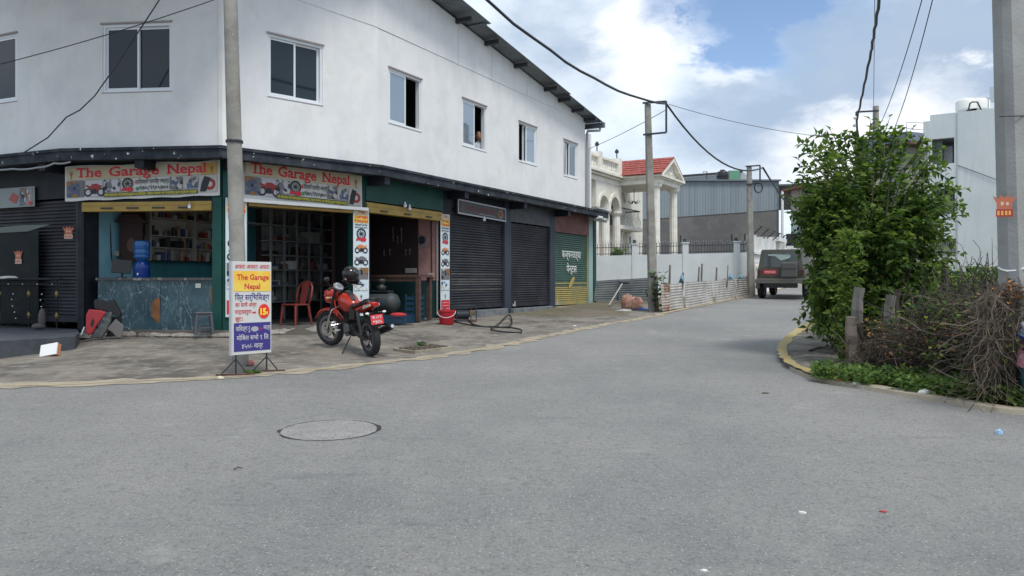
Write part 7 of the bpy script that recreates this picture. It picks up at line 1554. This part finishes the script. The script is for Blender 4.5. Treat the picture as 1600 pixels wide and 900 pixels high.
# ------------------------------------------------------------ man at the third window
def man():
    F = FU[3]; cx = F.sx(748, -.22); zh = F.z(748, 213, -.22); c = F.pt(cx, zh, -.22); rt = F.M(cx, zh, -.22)
    rt = rt @ Matrix.Rotation(R(-34), 4, 'Z')
    t = thing('person', 'man in a light grey shirt looking out of the third window', 'person', (c.x, c.y, zh - .5))
    # rings in local frame: x along the wall, -y outward (face side), z up, head centre at origin
    def ring(z, rx, ry, y=0, x=0, n=16): return [rt @ Vector((x + rx * math.cos(a), y + ry * math.sin(a), z)) for a in [2 * math.pi * k / n for k in range(n)]]
    q = MB(); prof = [(-.62, .17, .12, .06), (-.45, .19, .13, .06), (-.33, .21, .12, .06), (-.25, .205, .11, .06), (-.20, .15, .09, .05), (-.165, .075, .07, .04), (-.14, .056, .058, .03), (-.11, .054, .058, .015), (-.09, .060, .075, -.005), (-.065, .066, .088, -.008), (-.03, .073, .094, 0), (.02, .077, .097, .005), (.06, .076, .097, .01), (.10, .062, .08, .012), (.125, .035, .045, .014), (.135, .005, .005, .014)]
    q.loft([ring(z, rx, ry, y) for z, rx, ry, y in prof])
    SK = mat('skin brown', (.26, .125, .075), .55); SH = mat('light grey shirt', (.42, .46, .52), .8)
    b = q.build('body', [SK, SH], t, smooth=True)
    wz = (rt @ Vector((0, 0, -.15))).z; mw = wm(b)
    for p in b.data.polygons: p.material_index = 1 if (mw @ p.center).z < wz else 0
    for v in b.data.vertices:   # nose, brow and chin pushed out of the same surface
        l = rt.inverted() @ (mw @ v.co)
        if l.y < -.07 and abs(l.x) < .03 and -.045 < l.z < .0: l.y -= .022
        if l.y < -.06 and -.10 < l.z < -.06 and abs(l.x) < .03: l.y -= .012
        v.co = mw.inverted() @ (rt @ l)
    q = MB(); q.loft([ring(z, rx, ry, y) for z, rx, ry, y in ((.035, .080, .085, .022), (.07, .081, .088, .022), (.11, .066, .076, .018), (.14, .03, .04, .016), (.145, .003, .003, .016))]); q.build('hair', mat('black hair', (.01, .009, .008), .6), t, smooth=True)
    for s in (-1, 1):
        q = MB(); q.ball(rt @ Vector((s * .028, -.091, .008)), (.012, .008, .007), 7); q.build('eye', mat('eye white', (.5, .48, .45), .3), t); q = MB(); q.ball(rt @ Vector((s * .078, .008, -.005)), (.012, .02, .032), 7); q.build('ear', SK, t)
        q = MB(); q.tube([rt @ Vector(p) for p in ((s * .17, .06, -.24), (s * .22, .02, -.40), (s * .16, -.10, -.47), (s * .03, -.13, -.46))], [.055, .045, .038, .03], 8); q.build('sleeve', SH, t, smooth=True)
    q = MB(); q.tube([rt @ Vector((-.022, -.098, -.055)), rt @ Vector((0, -.103, -.053)), rt @ Vector((.022, -.098, -.055))], .005, 5); q.build('mouth', mat('lip brown', (.16, .05, .04), .5), t)
man()
# ------------------------------------------------------------ tree
def tree():
    rr = random.Random(12); base = Vector((5.45, 12.0, bz(5.45, 12.0) - .1)); t = thing('bushy_tree', 'dense broad-leaved bushy tree standing by the yellow kerb', 'tree', base)
    cc = P(1356, 394, 12.2); rx, ry, rz_ = .95, .92, 1.42
    def px(v): return 800 + FPX * v.x / v.y, HY - FPX * (v.z - EYE) / v.y
    def ok(v, m=0):
        x, y = px(v); return x > (1270 if y > 480 else 1266 if y > 388 else 1244) + m and not (y > 400 and x > 1452)
    q = MB(); tips = []
    tr = MB(); tr.tube([base, base + Vector((-.02, 0, .4)), base + Vector((.05, .05, .9)), base + Vector((.0, .0, 1.5))], [.09, .075, .065, .04], 8); tr.build('trunk', mat('tree bark', (.10, .08, .06), .9, col2=(.05, .045, .035), scale=12, bump=.8), t)
    for i in range(64):
        a = rr.uniform(0, 6.28); r = rr.random() ** .5; zt = rr.uniform(-.2, 1.0)
        tip = Vector((cc.x + rx * r * math.cos(a) * .85, cc.y + ry * r * math.sin(a) * .85, cc.z + rz_ * zt * (1 - .25 * r * r)))
        st = base + Vector((rr.uniform(-.15, .15), rr.uniform(-.15, .15), rr.uniform(.1, 1.2))); mid = st.lerp(tip, .5) + Vector(((tip.x - st.x) * .18, (tip.y - st.y) * .18, -.05)); pts = smooth_line([st, mid, tip], 5); q.tube(pts, [.024 * (1 - k / len(pts)) + .005 for k in range(len(pts))], 5, caps=False); tips.append(pts)
    q.build('limb', MATS['tree bark'], t)
    def inside(v): return ((v.x - cc.x) / rx) ** 2 + ((v.y - cc.y) / ry) ** 2 + ((v.z - cc.z) / rz_) ** 2
    lv = MB(); sh = MB(); 
    # clumps give the crown its light and dark masses
    clumps = []
    while len(clumps) < 50:
        d = Vector((rr.gauss(0, 1), rr.gauss(0, 1), rr.gauss(0, 1))).normalized(); f = rr.uniform(.5, 1.0)
        sg = lambda v: math.copysign(abs(v) ** .88, v)
        p = Vector((cc.x + sg(d.x) * rx * f, cc.y + d.y * ry * f, cc.z + sg(d.z) * rz_ * f * (rr.uniform(.72, 1.02) if d.z > 0 else 1))); 
        if p.z < cc.z - rz_ * .5 and d.x > .1: continue
        if p.z > cc.z + rz_ * .75 and rr.random() < .5: continue
        clumps.append((p, rr.uniform(.24, .44)))
    n = 0
    for (p, r) in clumps:
        for k in range(int(78 * r / .34)):
            d = Vector((rr.gauss(0, 1), rr.gauss(0, 1), rr.gauss(0, 1))).normalized(); s = p + d * r * rr.random() ** .4
            if not ok(s, 12): continue
            out = (s - cc); out = Vector((out.x / rx, out.y / ry, out.z / rz_)).normalized(); dr = (out * .8 + Vector((0, 0, .35)) + d * .5).normalized(); L_ = rr.uniform(.14, .30); m = rr.randint(4, 7)
            leaf_cards(lv, [(s + dr * L_ * i / m, (dr * .5 + Vector((rr.uniform(-1, 1), rr.uniform(-1, 1), rr.uniform(-.5, .4)))).normalized()) for i in range(m)], rr.choice((.08, .095, .115)), rr, .8, .45)
    # long leafy shoots breaking the outline
    for i in range(230):
        a = rr.uniform(0, 6.28); el = rr.uniform(-.35, 1.35); d = Vector((math.cos(a) * math.cos(el), math.sin(a) * math.cos(el), math.sin(el)))
        s = Vector((cc.x + d.x * rx * .85, cc.y + d.y * ry * .85, cc.z + d.z * rz_ * .88)); dr = (d * .8 + Vector((0, 0, .45))).normalized(); L_ = rr.uniform(.3, .66) * (1.4 if d.z > .5 or d.x > .6 or d.x < -.5 else .8); pts = [s]; v = dr.copy()
        if not ok(s + dr * L_): continue
        if px(s + dr * L_)[0] > 1500: continue
        for k in range(7): v = (v + Vector((rr.uniform(-.1, .1), rr.uniform(-.1, .1), -.06 + (.0 if k < 4 else -.08)))).normalized(); pts.append(pts[-1] + v * L_ / 7)
        sh.tube(pts, [.007] * 7 + [.002], 4, caps=False)
        for k, p in enumerate(pts[1:]):
            sd = v.cross(Vector((0, 0, 1))).normalized() * (1 if k % 2 else -1); leaf_cards(lv, [(p, (v * .6 + sd * .8).normalized()), (p, (v * .5 - sd * .6 + Vector((0, 0, .2))).normalized())], .115, rr, .35, .35)
    # hand-placed sprays at the top left, as seen against the sky
    for (x0, y0, x1, y1) in ((1300, 260, 1248, 226), (1310, 250, 1275, 212), (1330, 250, 1312, 216), (1300, 290, 1250, 262), (1300, 275, 1256, 240), (1350, 250, 1345, 222), (1395, 240, 1400, 214), (1430, 250, 1448, 222), (1440, 290, 1478, 262), (1440, 320, 1500, 318), (1440, 350, 1492, 345), (1430, 360, 1475, 372), (1290, 340, 1238, 318), (1440, 280, 1470, 252), (1375, 240, 1380, 218), (1290, 480, 1248, 500), (1300, 500, 1262, 512), (1285, 380, 1246, 372), (1290, 395, 1250, 398), (1320, 262, 1262, 232), (1335, 258, 1290, 228), (1345, 250, 1328, 214), (1365, 248, 1362, 212), (1405, 248, 1422, 214), (1420, 262, 1462, 236), (1430, 275, 1482, 282), (1440, 300, 1496, 298), (1445, 335, 1506, 332), (1440, 375, 1490, 385), (1435, 395, 1468, 412), (1300, 310, 1240, 290), (1300, 325, 1238, 335)):
        D = 12 + rr.uniform(-.5, .5); a, b_ = P(x0, y0, D), P(x1, y1, D + rr.uniform(-.3, .3)); pts = []
        for k in range(9): u_ = k / 8; p = a.lerp(b_, u_); p.z += .12 * math.sin(u_ * 3.1); pts.append(p)
        sh.tube(pts, [.008] * 8 + [.002], 4, caps=False); v = (b_ - a).normalized()
        for k, p in enumerate(pts[1:]):
            sd = v.cross(Vector((0, 1, 0))).normalized() * (1 if k % 2 else -1); leaf_cards(lv, [(p, (v * .5 + sd * .8 + Vector((0, rr.uniform(-.5, .5), 0))).normalized()), (p, (v * .6 - sd * .5).normalized())], .125, rr, .3, .3)
    # lower skirt down to the ground on the road side
    for i in range(620):
        x = rr.uniform(1282, 1400); y = rr.uniform(440, 512 if x < 1340 else 545); D = rr.uniform(11.6, 12.9); p = P(x, y, D)
        if x < 1275 and y > 500: continue
        leaf_cards(lv, [(p + Vector((rr.uniform(-.1, .1), rr.uniform(-.1, .1), rr.uniform(-.1, .1))), Vector((rr.uniform(-1, 1), rr.uniform(-1, 1), rr.uniform(-.6, .4))).normalized()) for _ in range(6)], .105, rr, .8, .3)
    lv.build('crown', M_LEAF, t); sh.build('shoots', mat('green stem', (.08, .11, .04), .7), t, kind='stuff')
tree()
def leaf_mass(name, label, cat, pts_fn, n, size, mats, seed, kind=None, stems=0, extra=None, per=5):
    rr = random.Random(seed); lv = MB()
    for i in range(n):
        p = pts_fn(rr); leaf_cards(lv, [(p + Vector((rr.uniform(-.07, .07), rr.uniform(-.07, .07), rr.uniform(-.06, .06))), Vector((rr.uniform(-1, 1), rr.uniform(-1, 1), rr.uniform(-.3, .8))).normalized()) for _ in range(per)], size, rr, .6, .0)
    return lv.build(name, mats, label=label, cat=cat, kind=kind)
# light creeper climbing the roadside posts
M_CREEP = [leafmat('creeper green', (.12, .20, .045)), leafmat('creeper yellow green', (.22, .28, .06)), leafmat('creeper deep', (.05, .10, .025))]
def cp(rr):
    y = rr.uniform(362, 560) ** 1; w = 24 if y < 470 else (17 if y < 520 else 10); return P(1322 + rr.gauss(0, w * .5), y, rr.uniform(10.5, 10.95))
leaf_mass('creeper', 'light yellow-green creeper climbing a post in front of the tree', 'creeper', cp, 300, .085, M_CREEP, 31)
M_POST = mat('weathered timber', (.21, .20, .185), .9, col2=(.12, .11, .10), scale=6, stretch=(1, 1, .15), bump=.5)
M_POSTD = mat('dark timber', (.075, .065, .055), .9, col2=(.04, .035, .03), scale=6)
def post(x0, y0, x1, y1, D, r, m, label, sq=True):
    a, b_ = P(x0, y0, D), P(x1, y1, D); d = (b_ - a).normalized(); a = a - d * .25; q = MB()
    n = 7; q.tube([a.lerp(b_, k / n) + Vector((.008 * math.sin(k * 2), .008 * math.cos(k * 3), 0)) for k in range(n + 1)], [r * (1 + .08 * math.sin(k * 1.7)) for k in range(n + 1)], 5 if sq else 9)
    q.build('fence_post', m, label=label, cat='post', group='rough timber posts in the weeds')
post(1334, 545, 1341.5, 449, 10.5, .078, M_POST, 'weathered grey plank post, left one with a flat top')
post(1332, 566, 1329, 495, 10.1, .07, mat('peeled log', (.24, .20, .16), .8, col2=(.14, .11, .09), scale=5), 'thick peeled log leaning before the left grey post', False)
post(1322, 570, 1325, 530, 9.9, .02, M_TWIG, 'thin split cane beside the peeled log')
post(1352, 545, 1340, 505, 10.3, .03, M_POSTD, 'short dark stick leaning against the peeled log')
post(1385, 548, 1391, 461, 10.6, .075, M_POST, 'weathered grey post, right one, beside the leaning slab')
post(1393, 540, 1402, 452, 10.9, .05, M_POSTD, 'dark leaning slab behind the right grey post')
post(1396, 540, 1402, 495, 10.6, .05, MATS['peeled log'], 'broken pale stump right of the grey post')
post(1468, 600, 1481, 520, 9.6, .07, M_POSTD, 'dark timber post deep in the dry creeper')
post(1476, 500, 1476, 402, 12.8, .06, M_POSTD, 'dark upright post in front of the apartment block wall'); post(1532, 470, 1532, 442, 12.5, .05, M_POSTD, 'short dark stub post left of the thick pole')
q = MB(); q.tube([P(1398, 568, 9.9), P(1430, 578, 9.8), P(1462, 582, 9.7)], .035, 7); q.build('plastic_pipe', M_BBLK, label='piece of black plastic pipe lying in the dry creeper', cat='pipe')
q = MB(); q.tube([P(1480, 464, 11.6), P(1520, 460, 11.5), P(1552, 458, 11.4)], .025, 6); q.build('fence_rail', M_POSTD, label='dark horizontal pole over the dry creeper', cat='rail')
# dry creeper: thousands of tangled stems
M_DRY = [mat('dry stem', (.10, .075, .056), .9, col2=(.05, .04, .033), scale=8), mat('pale dry stem', (.17, .135, .10), .9, col2=(.09, .075, .06), scale=8), mat('dark dry stem', (.03, .025, .022), .9)]
def brambles():
    rr = random.Random(77); q = MB()
    def top(x): return 560 - 60 * min(max((x - 1330) / 90, 0), 1) - 40 * min(max((x - 1420) / 60, 0), 1) + 18 * math.sin(x * .06) if x < 1525 else 452 + 12 * math.sin(x * .1)
    def bot(x): return 585 + (x - 1330) * .14
    for i in range(5000):
        x = rr.uniform(1345, 1640) if rr.random() < .6 else rr.uniform(1490, 1640); D = rr.uniform(9.4, 11.4) - (x - 1400) * .0055; yt, yb = top(x), bot(x); y = yt + (yb - yt) * rr.random() ** .8
        p = P(x, y, D); p.z = max(p.z, bz(p.x, p.y) + .02); v = Vector((rr.gauss(0, 1), rr.gauss(0, .6), rr.gauss(0, .6))).normalized(); r = rr.choice((.002, .003, .0035, .006)); pts = [p]; L_ = rr.uniform(.25, .9); sag = rr.uniform(-.5, .25)
        for k in range(6): v = (v + Vector((rr.uniform(-.45, .45), rr.uniform(-.45, .45), rr.uniform(-.45, .45) + sag * .4))).normalized(); pts.append(pts[-1] + v * L_ / 6)
        q.mi = rr.choice((0, 0, 1, 2, 2)); q.tube(pts, r, 3, caps=False)
    for i in range(1300):    # hanging strands round the thick pole and old stumps
        x = rr.choice((rr.uniform(1530, 1640), rr.uniform(1535, 1605), rr.uniform(1535, 1605), rr.uniform(1460, 1500), rr.uniform(1360, 1410))); D = rr.uniform(7.75, 8.3) if x > 1535 else rr.uniform(9.5, 10.5); yt = 440 + rr.uniform(0, 165) if x > 1535 else 520 + rr.uniform(0, 30); p = P(x, yt, D); pts = [p]; v = Vector((rr.uniform(-.9, .7), rr.uniform(-.5, .1), -.4)).normalized(); L_ = rr.uniform(.25, .8)
        if x > 1560 and D < 8.4: D = rr.uniform(7.95, 8.2); yt = 440 + rr.uniform(0, 165); pts = [P(x, yt, D)]; v.y = .1
        for k in range(8): v = (v + Vector((rr.uniform(-.65, .6), rr.uniform(-.5, .5), rr.uniform(-.55, .45)))).normalized(); pts.append(pts[-1] + v * L_ / 8)
        q.mi = rr.choice((0, 0, 1)); q.tube(pts, rr.choice((.002, .0025, .003, .004, .006)), 3, caps=False)
    q.build('dry_creeper', M_DRY, label='tangle of dead brown creeper stems along the right verge', cat='dead creeper', kind='stuff')
    # tall bare sprigs against the pale wall
    q = MB()
    for i in range(26):
        x = rr.uniform(1490, 1585); D = rr.uniform(10.5, 11.8); p = P(x, 470, D); L_ = rr.uniform(.35, .95); v = Vector((rr.uniform(-.5, .35), 0, 1)).normalized(); pts = [p]
        for k in range(7): v = (v + Vector((rr.uniform(-.16, .16), 0, rr.uniform(-.05, .02)))).normalized(); pts.append(pts[-1] + v * L_ / 7)
        q.mi = rr.choice((0, 2, 2)); q.tube(pts, [.009, .008, .007, .006, .005, .004, .003, .002], 4, caps=False)
    q.build('bare_sprigs', M_DRY, label='bare upright twigs standing before the pale apartment wall', cat='twigs', kind='stuff')
brambles()
M_DLEAF = [mat('dead leaf brown', (.22, .12, .06), .9), mat('dead leaf orange', (.42, .20, .06), .9), mat('dead leaf dark', (.08, .055, .035), .9)]
leaf_mass('dead_leaves', 'curled dead leaves caught in the dry creeper', 'dead leaves', lambda r: (lambda x: P(x, r.uniform(500 if x < 1530 else 445, 605), r.uniform(9.3, 10.8) - (x - 1400) * .006))(r.uniform(1350, 1625)), 420, .055, M_DLEAF, 41, kind='stuff')
leaf_mass('dead_leaf_cluster', 'orange-brown dead leaves on the creeper beside the thick pole', 'dead leaves', lambda r: P(r.gauss(1574, 12), r.gauss(468, 14), r.uniform(8.0, 8.4)), 60, .06, M_DLEAF, 42, kind='stuff')
def green_mid(r):
    x = r.uniform(1345, 1620); yt = 500 + 0 * x if x < 1420 else 455; return P(x, r.uniform(yt, 590), r.uniform(10.3, 12.3) - (x - 1400) * .005)
leaf_mass('undergrowth', 'green leafy undergrowth behind and between the dry creeper', 'undergrowth', green_mid, 1300, .075, [leafmat('under green', (.06, .12, .03)), leafmat('under yellow green', (.14, .20, .04)), leafmat('under dark', (.02, .05, .015))], 43, kind='stuff')
for k, (x, y, D, rx, rz_, lab) in enumerate(((1418, 470, 13.4, .55, .7, 'round dark green shrub directly right of the bushy tree'), (1452, 455, 13.6, .5, .55, 'yellow-green shrub before the apartment block, left of the dark post'), (1505, 480, 13.2, .8, .45, 'low green shrub between the dark post and the thick pole'), (1560, 485, 12.6, .8, .45, 'green shrub behind the thick pole'), (1610, 478, 12.6, .8, .55, 'green shrub at the right edge behind the pole'))):
    c = P(x, y, D)
    leaf_mass('shrub', lab, 'shrub', lambda r, c=c, rx=rx, rz_=rz_: c + Vector((r.gauss(0, rx * .45), r.gauss(0, .35), r.gauss(0, rz_ * .42))), 210, .10, [MATS['under green'], MATS['creeper yellow green'], MATS['under dark']] if k != 0 else M_LEAF, 50 + k)
# low weeds on the verge
def vines(r):
    x = r.uniform(1400, 1600); return P(x, r.uniform(470, 600), r.uniform(9.0, 10.2) - max(0, x - 1400) * .007)
leaf_mass('green_vine', 'green vine leaves scattered over the dry creeper tangle', 'vine', vines, 210, .065, [MATS['under green'], MATS['creeper yellow green'], MATS['under dark']], 45, kind='stuff', per=4)
def verge():
    rr = random.Random(61); q = MB(); q2 = MB()
    for i in range(5600):
        x = rr.uniform(1272, 1660); y0 = 584 + (x - 1272) * .115 + (6 if x < 1300 else 0); y1 = min(597 + (x - 1270) * .145, 652); g = G(x, rr.uniform(min(y0, y1 - 4), y1)); 
        if noise.noise(Vector((g.x * 2.2, g.y * 2.2, 0))) < -.38: continue
        z = max(bz(g.x, g.y), SL * g.y + .05); h = rr.random() ** 1.5 * .16; p = Vector((g.x, g.y, z + h)); leaf_cards(q, [(p, Vector((rr.uniform(-1, 1), rr.uniform(-1, 1), rr.uniform(.0, .9))).normalized())], rr.choice((.045, .06, .08)), rr, .3, 0)
    q.build('verge_weeds', M_GRASSL, label='low green weeds along the kerb of the right verge', cat='weeds', kind='stuff')
verge()
# far ground cover between the tree and the flats
def far_green(r):
    x = r.uniform(1270, 1620); D = r.uniform(14, 26); g = P(x, 440, D); return Vector((g.x, g.y, bz(g.x, g.y) + r.random() ** 1.6 * 1.1))
leaf_mass('plot_weeds', 'tall green weeds covering the empty plot behind the tree', 'weeds', far_green, 2600, .14, [MATS['under green'], MATS['creeper yellow green'], MATS['under dark']], 71, kind='stuff')
leaf_mass('house_shrub', 'small ornamental shrub behind the iron fence of the portico house', 'shrub', lambda r: P(r.gauss(965, 5), r.gauss(397, 4), 33 + r.uniform(-.4, .4)), 90, .12, M_LEAF, 81)
# bin at the right edge
def bin_():
    c = Vector((5.38, 7.75, SL * 7.95 + .03)); t = thing('litter_bin', 'dark teal bin topped with a pink bag at the right edge of the verge', 'bin', c); M = wm(t)
    q = MB(); q.T = M; q.lathe([(0, 0), (.19, 0), (.195, .02), (.215, .42), (.225, .43), (.21, .44), (0, .44)], n=24); q.build('drum', mat('teal bin paint', (.035, .12, .14), .5, col2=(.06, .16, .18), scale=5), t, smooth=True, auto=40)
    for z in (.14, .28): q = MB(); q.T = M; q.lathe([(.199 + z * .04, 0), (.215 + z * .04, .01), (.199 + z * .04, .02)], (0, 0, z), 24); q.build('drum_rib', MATS['teal bin paint'], t)
    q = MB(); rings = []
    for k in range(6):
        s = k / 5; rings.append([M @ Vector(((.235 - .03 * s + .02 * math.sin(a * 5 + s * 3)) * math.cos(a), (.235 - .03 * s + .02 * math.sin(a * 5 + s * 3)) * math.sin(a), .40 + .20 * s + .02 * math.sin(a * 3))) for a in [2 * math.pi * i / 20 for i in range(20)]])
    q.loft(rings); q.build('pink_bag', mat('pink striped bag', (.60, .16, .22), .6, col2=(.70, .45, .48), scale=14), t, smooth=True)
    b = thing('blue_carton', 'open dark blue carton lying tilted on top of the pink bag', 'carton', c + Vector((-.12, 0, .60))); Mb = wm(b) @ Matrix.Rotation(R(28), 4, 'Y') @ Matrix.Rotation(R(14), 4, 'X')
    q = MB(); q.T = Mb; q.box((.03, 0, .10), (.36, .24, .16)); q.build('box', mat('carton navy', (.015, .025, .16), .4), b, bevel=.006); q = MB(); q.T = Mb; q.box((.05, -.01, .186), (.38, .26, .008)); q.build('lid', mat('carton violet', (.12, .10, .38), .4), b)
    q = MB(); q.T = Mb; q.ball((-.17, 0, .16), (.06, .09, .04), 8); q.build('clear_wrap', mat('clear wrap', (.45, .48, .5), .2), b); q = MB(); q.T = Mb; q.box((-.152, 0, .10), (.004, .20, .10)); q.build('label_print', mat('label grey', (.25, .33, .45), .5), b)
bin_()
